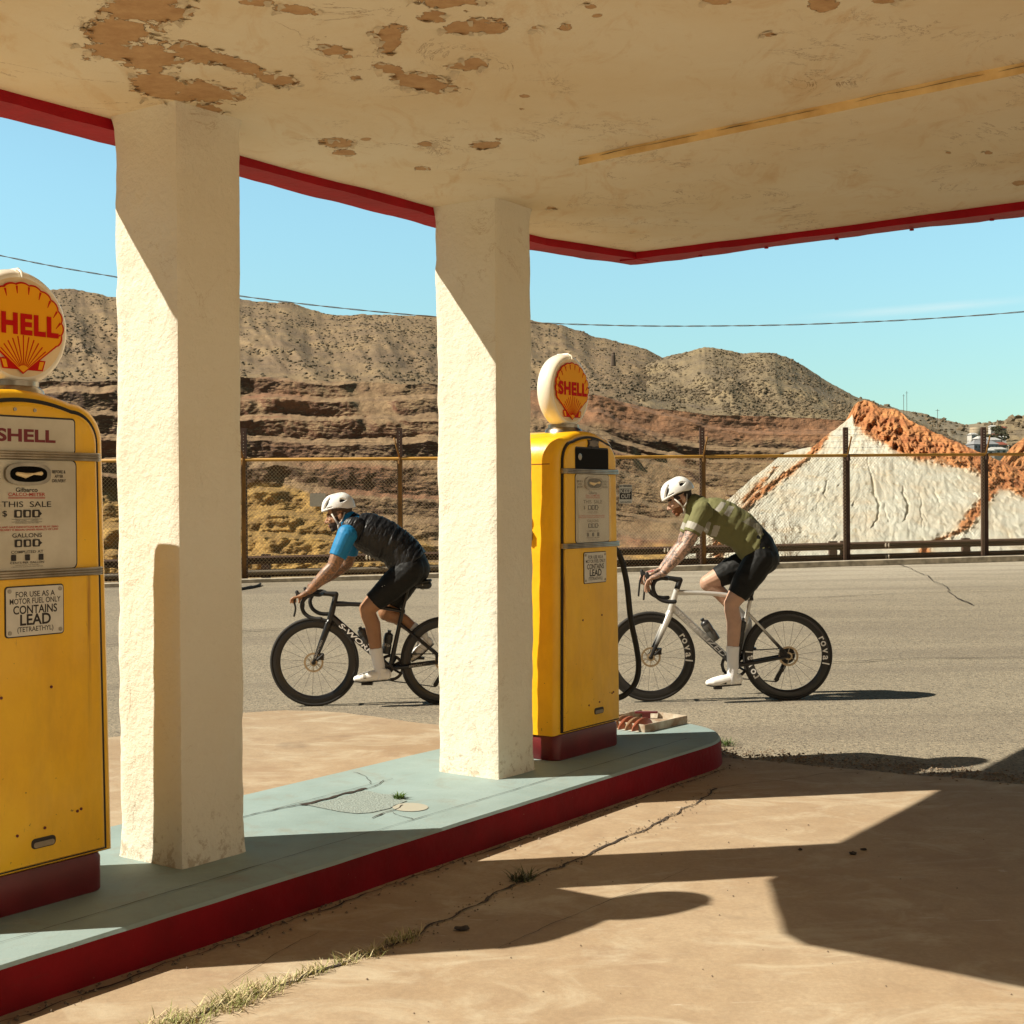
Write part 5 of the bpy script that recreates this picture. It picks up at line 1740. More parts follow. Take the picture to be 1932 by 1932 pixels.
house('small white cottage alone on the tan slope beside the orange crest', 1835, 826, 3.6, 3.0, 4, MT['housewall'], MT['roofpale'], 1, 1, 690)
house('low white bungalow below the round tank', 1843, 829, 4.5, 2.0, 4, MT['housewall'], MT['roofpale'], 2, 1, 690)
house('small house with a rust red roof near the top of the slope', 1886, 811, 6, 1.8, 4, MT['housetan'], MT['roofred'], 2, 1, 740)
house('small white house highest on the slope', 1873, 808, 3.6, 1.7, 3, MT['housewall'], MT['roofpale'], 1, 1, 740)
house('tan house with a dark red roof halfway up the slope', 1878, 826, 5.5, 2.0, 4, MT['housetan'], MT['roofred'], 2, 1, 700)
house('white house among the dark trees by the orange slope', 1889, 830, 4.2, 2.4, 4, MT['housewall'], MT['roofpale'], 2, 1, 690)
house('pale house at the foot of the orange slope', 1891, 847, 4.4, 2.6, 4, MT['housewall'], MT['roofpale'], 2, 1, 650)
# round tank on the rise
p = ray(1842, 812, 700)
tk = thing('water_tank', 'round pale stone tank on the rise above the houses', 'tank', (p.x, p.y, p.z - 4))
MB().lathe([(2.3, -2), (2.3, 1.2), (2.2, 1.2)], 20, axis='Z').build('tank_base', MT['housetan'], tk)
MB().lathe([(3.2, 1.2), (3.3, 1.4), (3.3, 5.0), (3.0, 5.4)], 20, axis='Z').build('tank_drum', MT['housetan'], tk, smooth=True, auto=40)
# dark town trees
MT['towntree'] = P('town_tree', (0.035, 0.040, 0.020), 0.9, col2=(0.07, 0.065, 0.03), vscale=0.6)
MT['bark'] = P('bark', (0.07, 0.05, 0.03), 0.9)
def far_tree(label, px, py, Rr, h, w, seed):
    rnd = random.Random(seed)
    p = ray(px, py, Rr)
    root = thing('tree', label, 'tree', p, 0, 'dark trees of the mining town')
    MB().tube([(0, 0, -2), (0, 0, h * .4)], [0.3, 0.18], 6).build('trunk', MT['bark'], root)
    mb = MB()
    for k in range(90):
        a, b = rnd.uniform(0, 6.28), rnd.uniform(-1, 1)
        r_ = rnd.random() ** .4
        c = Vector((math.cos(a) * r_ * w / 2, math.sin(a) * r_ * w / 2, h * .6 + b * h * .4 * math.sqrt(max(0, 1 - r_ * r_ * .8))))
        s_ = rnd.uniform(.25, .6)
        mb.ell(c, (s_ * rnd.uniform(.8, 1.4), s_, s_ * .8), Matrix.Rotation(rnd.uniform(0, 3), 3, 'Y'), nu=5, nv=4)
    mb.build('crown', MT['towntree'], root)
far_tree('dark round tree beside the white house by the orange slope', 1890, 835, 668, 6, 7, 1)
far_tree('dark tree beside the white gabled house', 1841, 845, 668, 4, 4, 2)
far_tree('dark spreading tree below the highest white house', 1880, 818, 715, 4, 6, 3)
far_tree('dark slim tree under the round tank', 1847, 838, 680, 5, 3, 4)
far_tree('dark tree behind the bright white house', 1868, 834, 690, 4, 5, 5)
# poles on the far ridge
MT['pole'] = P('pole_wood', (0.09, 0.06, 0.04), 0.9)
for lab, px, py0, py1, Rr in (('shorter of two thin utility poles together on the ridge', 1705, 777, 744, 1000), ('taller of two thin utility poles together on the ridge', 1711, 778, 738, 1000), ('slender pole standing before the far hillside above the orange heap', 1769, 802, 772, 700), ('slender pole farthest right above the orange crest', 1858, 0, 0, 0)):
    if Rr == 0: continue
    a, b = ray(px, py0 + 6, Rr), ray(px, py1, Rr)
    root = thing('utility_pole', lab, 'pole', a, 0, 'utility poles beyond the heap')
    MB().tube([(0, 0, 0), (0, 0, b.z - a.z)], 0.16 if Rr > 800 else 0.12, 6).build('pole', MT['pole'], root)
    MB().box((0, 0, (b.z - a.z) * .93), (2.0, 0.14, 0.14)).build('crossarm', MT['pole'], root)
# dark upright block on the hillside with its rubble
p = ray(1157, 681, 560)
hb = thing('stone_pillar', 'dark upright block standing alone on the hillside above the pit', 'pillar', p)
MB().tube([(0, 0, -2), (0, 0, 0.4), (0.05, 0, 2.2), (0.1, 0, 2.9)], [1.15, 0.95, 0.9, 0.5], 9).build('pillar_shaft', MT['pole'], hb)
MB().ell((0.1, 0, 3.0), (0.75, .7, .6), nu=9, nv=6).build('pillar_cap', MT['pole'], hb)
# ------------------------------------------------------------------ bicycles and riders
MT['carbon'] = P('carbon', (0.012, 0.011, 0.011), 0.28, spec=0.5)
MT['tyre'] = P('tyre', (0.016, 0.014, 0.012), 0.75)
MT['bartape'] = P('bar_tape', (0.011, 0.010, 0.010), 0.6)
MT['logo_white'] = P('logo_white', (0.78, 0.76, 0.72), 0.45)
MT['logo_grey'] = P('logo_grey', (0.36, 0.34, 0.31), 0.4)
MT['rotor'] = P('brake_rotor', (0.42, 0.33, 0.22), 0.38, 0.8)
MT['blackmetal'] = P('black_metal', (0.03, 0.028, 0.026), 0.35, 0.7)
MT['spoke'] = P('spoke', (0.04, 0.035, 0.03), 0.4, 0.5)
MT['bottle'] = P('bottle_plastic', (0.022, 0.022, 0.022), 0.35)
MT['bottlegrey'] = P('bottle_smoke', (0.07, 0.068, 0.062), 0.3)
def mat_fade():
    m, nt, bs = new_mat('silver_to_black_fade')
    oc = N(nt, 'ShaderNodeTexCoord').outputs['Object']
    sx = N(nt, 'ShaderNodeSeparateXYZ'); nt.links.new(oc, sx.inputs[0])
    f = ramp(nt, sx.outputs[2], 0.43, 0.56)
    nt.links.new(mixc(nt, f, (0.012, 0.011, 0.011), (0.62, 0.60, 0.56)), bs.inputs['Base Color'])
    nt.links.new(math_n(nt, 'MULTIPLY', f, 0.35), bs.inputs['Metallic'])
    bs.inputs['Roughness'].default_value = 0.3
    return m
MT['fade'] = mat_fade()

def V3(p, y=0.0):
    return Vector((p[0], y, p[1]))

_wheel_cache = {}
def make_wheel(parent, c, rad, rim_word=None, word_angles=(), rotor_r=0.075, spin=0.0):
    """hub axis = local y; near side = +y"""
    mb = MB()
    rt = 0.0145
    ro = rad - 2 * rt + 0.004
    ri = ro - 0.056
    mb.lathe([(ro, -0.0115), (ro - 0.008, -0.0135), (ro - 0.03, -0.0130), (ri + 0.006, -0.0075), (ri, -0.003), (ri, 0.003), (ri + 0.006, 0.0075), (ro - 0.03, 0.0130), (ro - 0.008, 0.0135), (ro, 0.0115)], 72, closed=True)
    w = mb.build('wheel', MT['carbon'], parent, smooth=True, auto=50)
    w.location = (c[0], 0, c[1])
    mb = MB()
    mb.lathe([(rad - rt + rt * math.cos(a), rt * 0.98 * math.sin(a)) for a in np.linspace(0, 2 * math.pi, 15)[:-1]], 84, closed=True)
    mb.build('tyre', MT['tyre'], w, smooth=True)
    mb = MB().lathe([(0.006, -0.068), (0.016, -0.062), (0.022, -0.040), (0.013, -0.02), (0.013, 0.02), (0.022, 0.038), (0.020, 0.045), (0.012, 0.06), (0.006, 0.068)], 20)
    mb.build('hub', MT['blackmetal'], w, smooth=True, auto=40)
    sp = None
    for k in range(20):
        a = R(spin + 18 * k)
        if sp is None:
            sp = MB().tube([(0.020, 0, 0), (ri, 0, 0)], 0.0011, 5).build('spoke', MT['spoke'], w)
            o = sp
        else:
            o = sp.copy(); COL.objects.link(o); o.parent = w
        o.location = (0, 0.032 if k % 2 else -0.032, 0)
        o.rotation_euler = (0, -a, math.atan2(-0.030 if k % 2 else 0.030, ri) * 1.0)
        o.rotation_mode = 'XYZ'
        M_ = Matrix.Rotation(-a, 4, 'Y') @ Matrix.Rotation(math.atan2(-0.030 if k % 2 else 0.030, ri), 4, 'Z')
        o.rotation_euler = M_.to_euler()
    # disc rotor on the near side
    mb = MB()
    mb.lathe([(rotor_r, 0.043), (rotor_r, 0.045), (rotor_r - 0.015, 0.045), (rotor_r - 0.015, 0.043)], 40, closed=True)
    for k in range(6):
        a = R(60 * k + 12)
        b = R(60 * k + 38)
        mb.tube([(0.018 * math.cos(a), 0.044, 0.018 * math.sin(a)), ((rotor_r - 0.010) * math.cos(b), 0.044, (rotor_r - 0.010) * math.sin(b))], 0.0035, 6)
    mb.lathe([(0.030, 0.042), (0.030, 0.047), (0.018, 0.05), (0.018, 0.042)], 20, closed=True)
    mb.build('rotor', MT['rotor'], w)
    if rim_word:
        for a0 in word_angles:
            mb = MB()
            ang = a0
            rr = (ro + ri) / 2 + 0.002
            for chv, adv in rim_word:
                ph = R(ang)
                er, ez, en = Vector((-1, 0, 0)), Vector((0, 0, 1)), Vector((0, 1, 0))
                o_ = er * math.cos(ph) + ez * math.sin(ph)
                t_ = er * math.sin(ph) - ez * math.cos(ph)
                M4 = Matrix((( t_.x, o_.x, en.x, o_.x * rr), (t_.y, o_.y, en.y, 0.0138), (t_.z, o_.z, en.z, o_.z * rr), (0, 0, 0, 1)))
                text(mb, chv, M4, 0.078, bold=0.02, mi=0)
                ang -= adv
            mb.build('lettering', MT['logo_white'], w)
    return w

def fork_blade_pts(a, b, y, crown):
    return [V3(crown, y * 0.6), V3((a[0] * .5 + b[0] * .5, a[1] * .5 + b[1] * .5), y), V3(b, y)]

def bicycle(name, label, loc, q, cfg):
    """q maps photo-trace points to bike-plane metres (x forward, z up)"""
    root = thing('bicycle', label, 'bicycle', loc, math.pi)
    F, Rr = q(cfg['F']), q(cfg['R'])
    HT, HB, ST, BB, SD = q(cfg['HT']), q(cfg['HB']), q(cfg['ST']), q(cfg['BB']), q(cfg['SD'])
    fm = cfg['mat']
    # --- frame
    mb = MB()
    Y = (0, 1, 0)
    mb.tube([V3(HT), V3(HB)], [0.021, 0.026], 16, side=Y, rl=[0.022, 0.026], dome=True)
    tt0 = (HT[0] + (HB[0] - HT[0]) * .14, HT[1] + (HB[1] - HT[1]) * .14)
    ttm = q(cfg['TTM'])
    mb.tube(smooth_path([V3(tt0), V3(ttm), V3(ST)], 6), [0.021] * 3 + [0.017] * 7 + [0.014] * 3, 14, side=Y, rl=0.018)
    dt0 = (HB[0] + (HT[0] - HB[0]) * .22, HB[1] + (HT[1] - HB[1]) * .22)
    mb.tube([V3(dt0), V3(((dt0[0] + BB[0]) / 2, (dt0[1] + BB[1]) / 2)), V3(BB)], [0.027, 0.026, 0.025], 16, side=Y, rl=[0.020, 0.021, 0.026])
    mb.tube([V3(ST), V3(BB)], [0.015, 0.020], 14, side=Y, rl=[0.014, 0.018], dome=True)
    mb.lathe([(0.030, -0.042), (0.030, 0.042)], 20, c=(BB[0], 0, BB[1]))
    ssj = q(cfg['SSJ'])
    for sgn in (1, -1):
        mb.tube([V3(ssj, 0.012 * sgn), V3((ssj[0] * .5 + Rr[0] * .5, ssj[1] * .5 + Rr[1] * .5), 0.045 * sgn), V3(Rr, 0.060 * sgn)], [0.011, 0.009, 0.009], 10, side=Y, rl=0.008)
        mb.tube([V3(BB, 0.030 * sgn), V3((BB[0] * .6 + Rr[0] * .4, BB[1] * .6 + Rr[1] * .4), 0.048 * sgn), V3(Rr, 0.060 * sgn)], [0.016, 0.014, 0.011], 10, side=Y, rl=0.009)
    fr = mb.build('frame', fm, root, smooth=True, auto=60)
    # frame lettering
    mb = MB()
    d = Vector((BB[0] - dt0[0], 0, BB[1] - dt0[1])); L = d.length; d.normalize()
    up = Vector((-d.z, 0, d.x)) if d.x < 0 else Vector((d.z, 0, -d.x))
    en = Vector((0, 1, 0))
    if up.z < 0: up = -up
    c = Vector((dt0[0], 0, dt0[1])) + d * L * cfg['word_at']
    yo = 0.0235
    M4 = Matrix(((d.x, up.x, en.x, c.x), (0, 0, 1, yo), (d.z, up.z, en.z, c.z), (0, 0, 0, 1)))
    text(mb, cfg['word'], M4, 0.052, width=L * cfg['word_w'], bold=0.02, shear=0.15)
    mb.build('lettering', cfg['word_mat'], fr)
    if cfg.get('stay_word'):
        a, b = V3(BB, 0), V3(Rr, 0)
        d2 = (b - a).normalized(); up2 = Vector((-d2.z, 0, d2.x))
        if up2.z < 0: up2 = -up2
        c = a.lerp(b, 0.55)
        M4 = Matrix(((d2.x, up2.x, 0, c.x), (0, 0, 1, 0.0605), (d2.z, up2.z, 0, c.z), (0, 0, 0, 1)))
        mb = MB(); text(mb, cfg['stay_word'], M4, 0.022, width=0.17, bold=0.015, shear=0.2)
        mb.build('lettering', MT['logo_grey'], fr)
    # --- fork
    mb = MB()
    mb.tube([V3(HB), V3((HB[0] * .93 + F[0] * .07, HB[1] * .93 + F[1] * .07))], [0.026, 0.03], 14, side=Y, rl=[0.027, 0.045], dome=True)
    for sgn in (1, -1):
        mb.tube(fork_blade_pts(HB, F, 0.052 * sgn, (HB[0] * .93 + F[0] * .07, HB[1] * .93 + F[1] * .07)), [0.024, 0.019, 0.011], 12, side=Y, rl=[0.014, 0.011, 0.009], dome=True)
    fk = mb.build('fork', fm, root, smooth=True, auto=60)
    if cfg.get('fork_word'):
        a, b = V3(HB), V3(F)
        d2 = (b - a).normalized(); up2 = Vector((-d2.z, 0, d2.x))
        c = a.lerp(b, 0.68)
        M4 = Matrix(((-d2.x, up2.x * -1, 0, c.x), (0, 0, 1, 0.064), (-d2.z, up2.z * -1, 0, c.z), (0, 0, 0, 1)))
        mb = MB(); text(mb, cfg['fork_word'], M4, 0.020, width=0.15, bold=0.015, shear=0.2)
        mb.build('lettering', MT['logo_grey'], fk)
    # --- wheels
    make_wheel(root, F, 0.341, cfg.get('rimword'), cfg.get('front_words', ()), spin=4)
    make_wheel(root, Rr, 0.341, cfg.get('rimword'), cfg.get('rear_words', ()), spin=11)
    # brake calipers, near side
    for cc, dv in ((F, (-0.062, 0.045)), (Rr, (0.052, 0.030))):
        mb = MB()
        mb.box((cc[0] + dv[0], 0.050, cc[1] + dv[1]), (0.034, 0.03, 0.05))
        mb.tube([(cc[0] + dv[0] * .5, 0.058, cc[1] + dv[1] * .5), (cc[0] + dv[0] * 1.15, 0.058, cc[1] + dv[1] * 1.3)], 0.011, 8, dome=True)
        mb.build('brake_caliper', MT['blackmetal'], root)
    for cc in (F, Rr):
        MB().lathe([(0.012, 0.062), (0.012, 0.073), (0.007, 0.075)], 12, c=(cc[0], 0, cc[1])).build('axle_end', MT['blackmetal'], root)
    # --- seat post and saddle
    mb = MB().tube([V3(ST), V3(q(cfg['SP']))], 0.014, 12, side=Y, rl=0.011, dome=True)
    mb.build('seatpost', MT['carbon'], root, smooth=True, auto=50)
    mb = MB().tube([V3((ST[0], ST[1] - .012)), V3((ST[0], ST[1] + .012))], 0.022, 12, side=Y, rl=0.020)
    mb.build('seat_clamp', MT['blackmetal'], root, smooth=True, auto=50)
    sx, sz = SD
    mb = MB().tube([(sx + 0.135, 0, sz - 0.006), (sx + 0.08, 0, sz), (sx + 0.0, 0, sz), (sx - 0.07, 0, sz + 0.003), (sx - 0.12, 0, sz + 0.012)], [0.012, 0.015, 0.017, 0.018, 0.012], 14, side=Y, rl=[0.016, 0.022, 0.042, 0.068, 0.066], dome=True)
    sdl = mb.build('saddle', MT['black'], root, smooth=True)
    mb = MB()
    for sgn in (1, -1):
        mb.tube([(sx + 0.10, 0.016 * sgn, sz - 0.012), (sx + 0.03, 0.022 * sgn, sz - 0.045), (sx - 0.04, 0.022 * sgn, sz - 0.045), (sx - 0.10, 0.026 * sgn, sz - 0.008)], 0.0035, 6)
    mb.build('saddle_rails', MT['blackmetal'], sdl)
    # --- bars
    clamp = q(cfg['CL'])
    top = q(cfg['SPC'])
    mb = MB().tube([V3(HT), V3(top)], 0.021, 14, side=Y, dome=True)
    mb.tube([V3(top), V3(((top[0] + clamp[0]) / 2, (top[1] + clamp[1]) / 2 + 0.002)), V3(clamp)], [0.024, 0.018, 0.018], 12, side=Y, rl=[0.022, 0.02, 0.026], dome=True)
    mb.build('stem', MT['bartape'], root, smooth=True)
    mb = MB()
    path = [q(p) for p in cfg['bar']]
    for sgn in (1, -1):
        bp = [V3(clamp, 0), V3(clamp, 0.10 * sgn), V3((clamp[0] + .008, clamp[1]), 0.165 * sgn)]
        bp += [V3(p, (0.200 + 0.004 * i) * sgn) for i, p in enumerate(path)]
        bp = smooth_path(bp, 6)
        n = len(bp)
        mb.tube(bp, 0.0152, 12, dome=True)
    hb = mb.build('handlebar', MT['bartape'], root, smooth=True)
    hd = [q(p) for p in cfg['hood']]
    lv = [q(p) for p in cfg['lever']]
    for sgn in (1, -1):
        mb = MB().tube([V3(hd[0], 0.200 * sgn), V3(hd[1], 0.203 * sgn), V3(hd[2], 0.205 * sgn), V3(hd[3], 0.205 * sgn)], [0.019, 0.021, 0.020, 0.013], 12, side=Y, rl=[0.017, 0.017, 0.017, 0.012], dome=True)
        ho = mb.build('brake_hood', MT['rubber'], hb, smooth=True)
        mb = MB().tube(smooth_path([V3(p, 0.207 * sgn) for p in lv], 4), 0.0075, 8, side=Y, rl=0.010, dome=True)
        mb.build('brake_lever', MT['carbon'], hb, smooth=True)
    # --- drivetrain
    PN, PF = q(cfg['PN']), q(cfg['PF'])
    for pt, sgn in ((PN, 1), (PF, -1)):
        mb = MB().tube([(BB[0], 0.066 * sgn, BB[1]), (pt[0], 0.072 * sgn, pt[1])], [0.016, 0.011], 10, side=Y, rl=[0.010, 0.008], dome=True)
        mb.build('crank_arm', MT['carbon'], root, smooth=True)
        mb = MB().box((pt[0], 0.115 * sgn, pt[1]), (0.085, 0.060, 0.014)).tube([(pt[0], 0.075 * sgn, pt[1]), (pt[0], 0.11 * sgn, pt[1])], 0.006, 8)
        mb.build('pedal', MT['blackmetal'], root)
    mb = MB().lathe([(0.103, -0.047), (0.103, -0.044), (0.080, -0.044), (0.080, -0.047)], 48, c=(BB[0], 0, BB[1]), closed=True)
    for k in range(4):
        a = R(90 * k + 30)
        mb.tube([(BB[0], -0.046, BB[1]), (BB[0] + .085 * math.cos(a), -0.046, BB[1] + .085 * math.sin(a))], 0.009, 6)
    mb.build('chainring', MT['blackmetal'], root)
    mb = MB()
    for i, rr in enumerate((0.064, 0.058, 0.050, 0.043, 0.036, 0.030)):
        mb.lathe([(rr, -0.026 - .004 * i), (rr, -0.0245 - .004 * i), (0.012, -0.0245 - .004 * i), (0.012, -0.026 - .004 * i)], 28, c=(Rr[0], 0, Rr[1]), closed=True)
    mb.build('cassette', MT['blackmetal'], root)
    dj = (Rr[0] + 0.035, Rr[1] - 0.115); dj2 = (Rr[0] + 0.075, Rr[1] - 0.185)
    mb = MB().tube([(Rr[0], -0.07, Rr[1] - .02), (Rr[0] + .01, -0.085, Rr[1] - .07), (dj[0], -0.06, dj[1])], [0.012, 0.016, 0.012], 8, dome=True)
    mb.tube([(dj[0], -0.048, dj[1]), (dj2[0], -0.048, dj2[1])], [0.014, 0.017], 8, side=Y, rl=0.006, dome=True)
    for c_ in (dj, dj2):
        mb.lathe([(0.018, -0.044), (0.018, -0.038), (0.004, -0.038), (0.004, -0.044)], 16, c=(c_[0], 0, c_[1]), closed=True)
    mb.build('derailleur', MT['blackmetal'], root, smooth=True, auto=40)
    ch = [(BB[0], BB[1] + 0.103), (Rr[0], Rr[1] + 0.050), (Rr[0] - 0.050, Rr[1]), (Rr[0] - .01, Rr[1] - 0.05), (dj[0] - .018, dj[1] + .005), (dj[0] + .018, dj[1] - .01), (dj2[0] - .018, dj2[1]), (dj2[0], dj2[1] - .018), (BB[0] - .01, BB[1] - 0.103), (BB[0] + .09, BB[1] - .05), (BB[0] + .103, BB[1]), (BB[0] + .07, BB[1] + .075), (BB[0], BB[1] + .103)]
    MB().tube([(p[0], -0.044, p[1]) for p in ch], 0.0045, 6, side=Y, rl=0.0035).build('chain', MT['blackmetal'], root)
    # bottle cages and bottles (bottles rest in their cages: things of their own)
    for i, bt in enumerate(cfg['bottles']):
        a, b = V3(q(bt['a'])), V3(q(bt['b']))
        d_ = (b - a).normalized()
        mb = MB()
        for sgn in (1, -1):
            mb.tube([b + d_ * 0.004, b.lerp(a, .3) + Vector((0, 0.038 * sgn, 0)), b.lerp(a, .62) + Vector((0, 0.038 * sgn, 0)), b.lerp(a, .7)], 0.003, 6)
        mb.build('bottle_cage', MT['carbon'], root)
        o = thing('water_bottle', bt['label'], 'bottle', Vector(loc), math.pi, 'water bottles on the bicycles')
        Lb = (b - a).length
        zq = d_.to_track_quat('Z', 'Y').to_matrix().to_4x4()
        B = MB().lathe([(0.033, Lb), (0.036, Lb - .006), (0.036, Lb * .62), (0.0335, Lb * .58), (0.0335, Lb * .52), (0.036, Lb * .48), (0.036, Lb * .30), (0.033, Lb * .26)], 24, axis='Z')
        for k in range(len(B.v)): B.v[k] = a + (zq @ B.v[k])
        bo = B.build('bottle_body', bt['mat'], o, smooth=True, auto=40)
        B = MB().lathe([(0.034, Lb * .27), (0.034, Lb * .18), (0.028, Lb * .14), (0.014, Lb * .10), (0.013, Lb * .05), (0.016, Lb * .04), (0.014, 0)], 20, axis='Z')
        for k in range(len(B.v)): B.v[k] = a + (zq @ B.v[k])
        B.build('bottle_cap', MT['bottle'], o, smooth=True, auto=40)
        if bt.get('word'):
            c = a.lerp(b, .62) + Vector((0, 0.0365, 0))
            upv = -d_; rt = Vector((0, 1, 0)).cross(-upv) * -1
            rt = upv.cross(Vector((0, 1, 0)))
            M4 = Matrix(((rt.x, upv.x, 0, c.x), (0, 0, 1, c.y), (rt.z, upv.z, 0, c.z), (0, 0, 0, 1)))
            mb = MB(); text(mb, bt['word'], M4, 0.030, width=0.05, bold=0.02, shear=0.3)
            mb.build('lettering', MT['logo_grey'], o)
    return root

# ---- riders: closed volumes fused into one continuous surface
def fuse(mb, name, mats, parent, voxel=0.005, smooth=3, painter=None, disp=None, cuts=()):
    me = bpy.data.meshes.new('volume')
    me.from_pydata([tuple(p) for p in mb.v], [], mb.f)
    bm = bmesh.new(); bm.from_mesh(me)
    bmesh.ops.recalc_face_normals(bm, faces=bm.faces)
    bm.to_mesh(me); bm.free()
    o = bpy.data.objects.new('volume', me)
    COL.objects.link(o)
    md = o.modifiers.new('r', 'REMESH'); md.mode = 'VOXEL'; md.voxel_size = voxel
    if smooth:
        sm = o.modifiers.new('s', 'SMOOTH'); sm.iterations = smooth; sm.factor = 0.5
    bpy.context.view_layer.update()
    out_ = bpy.data.meshes.new_from_object(o.evaluated_get(bpy.context.evaluated_depsgraph_get()))
    bpy.data.objects.remove(o); bpy.data.meshes.remove(me)
    for co, no in cuts:
        bm = bmesh.new(); bm.from_mesh(out_)
        bmesh.ops.bisect_plane(bm, geom=bm.verts[:] + bm.edges[:] + bm.faces[:], plane_co=co, plane_no=no, clear_outer=True)
        bm.to_mesh(out_); bm.free()
    out_.name = name
    n = len(out_.vertices)
    if disp:
        co = np.zeros(n * 3); out_.vertices.foreach_get('co', co); co = co.reshape(-1, 3)
        no = np.zeros(n * 3); out_.vertices.foreach_get('normal', no); no = no.reshape(-1, 3)
        co = co + no * disp(co)[:, None]
        out_.vertices.foreach_set('co', co.reshape(-1))
    out_.materials.clear()
    for m in (mats if isinstance(mats, (list, tuple)) else [mats]):
        out_.materials.append(m)
    nf = len(out_.polygons)
    mi = np.zeros(nf, dtype=np.int32)
    if painter:
        ce_ = np.zeros(nf * 3); out_.polygons.foreach_get('center', ce_); ce_ = ce_.reshape(-1, 3)
        mi = painter(ce_).astype(np.int32)
    out_.polygons.foreach_set('material_index', mi)
    out_.shade_smooth()
    out_.update()
    return link_mesh(name, out_, parent)

def in_poly(pts, x, z):
    r = np.zeros(len(x), bool)
    n = len(pts)
    for i in range(n):
        x0, z0 = pts[i]; x1, z1 = pts[(i + 1) % n]
        c = ((z0 > z) != (z1 > z)) & (x < (x1 - x0) * (z - z0) / (z1 - z0 + 1e-12) + x0)
        r ^= c
    return r

def mat_skin(name, col, tattoo=0.0, red=False):
    m, nt, bs = new_mat(name)
    c = mixc(nt, ramp(nt, noise_n(nt, 18, 5), 0.35, 0.65), col, tuple(q * .86 for q in col))
    if tattoo:
        t = ramp(nt, noise_n(nt, 24, 4, 0.65, dist=2.2), 0.44, 0.52)
        t2 = ramp(nt, noise_n(nt, 9, 3, 0.6, dist=1.0), 0.36, 0.46)
        c = mixc(nt, math_n(nt, 'MULTIPLY', math_n(nt, 'MULTIPLY', t, t2), tattoo), c, (0.045, 0.052, 0.056))
        if red:
            r_ = ramp(nt, noise_n(nt, 15, 3, 0.6, dist=1.5), 0.66, 0.72)
            c = mixc(nt, math_n(nt, 'MULTIPLY', r_, 0.6), c, (0.36, 0.030, 0.022))
    nt.links.new(c, bs.inputs['Base Color'])
    bs.inputs['Roughness'].default_value = 0.48
    bs.inputs['Subsurface Weight'].default_value = 0.12
    bs.inputs['Subsurface Radius'].default_value = (0.012, 0.005, 0.003)
    bs.inputs['Subsurface Scale'].default_value = 0.4
    return m

def mat_cloth(name, col, rough=0.7, sheen=0.0, scale=14, strength=0.5, stretch=(1, 1, 1), spec=0.3):
    m, nt, bs = new_mat(name)
    bs.inputs['Base Color'].default_value = (*col, 1)
    bs.inputs['Roughness'].default_value = rough
    bs.inputs['Specular IOR Level'].default_value = spec
    b = bump_n(nt, bs, noise_n(nt, scale, 3, 0.5, dist=0.8, stretch=stretch), strength, 0.02)
    return m

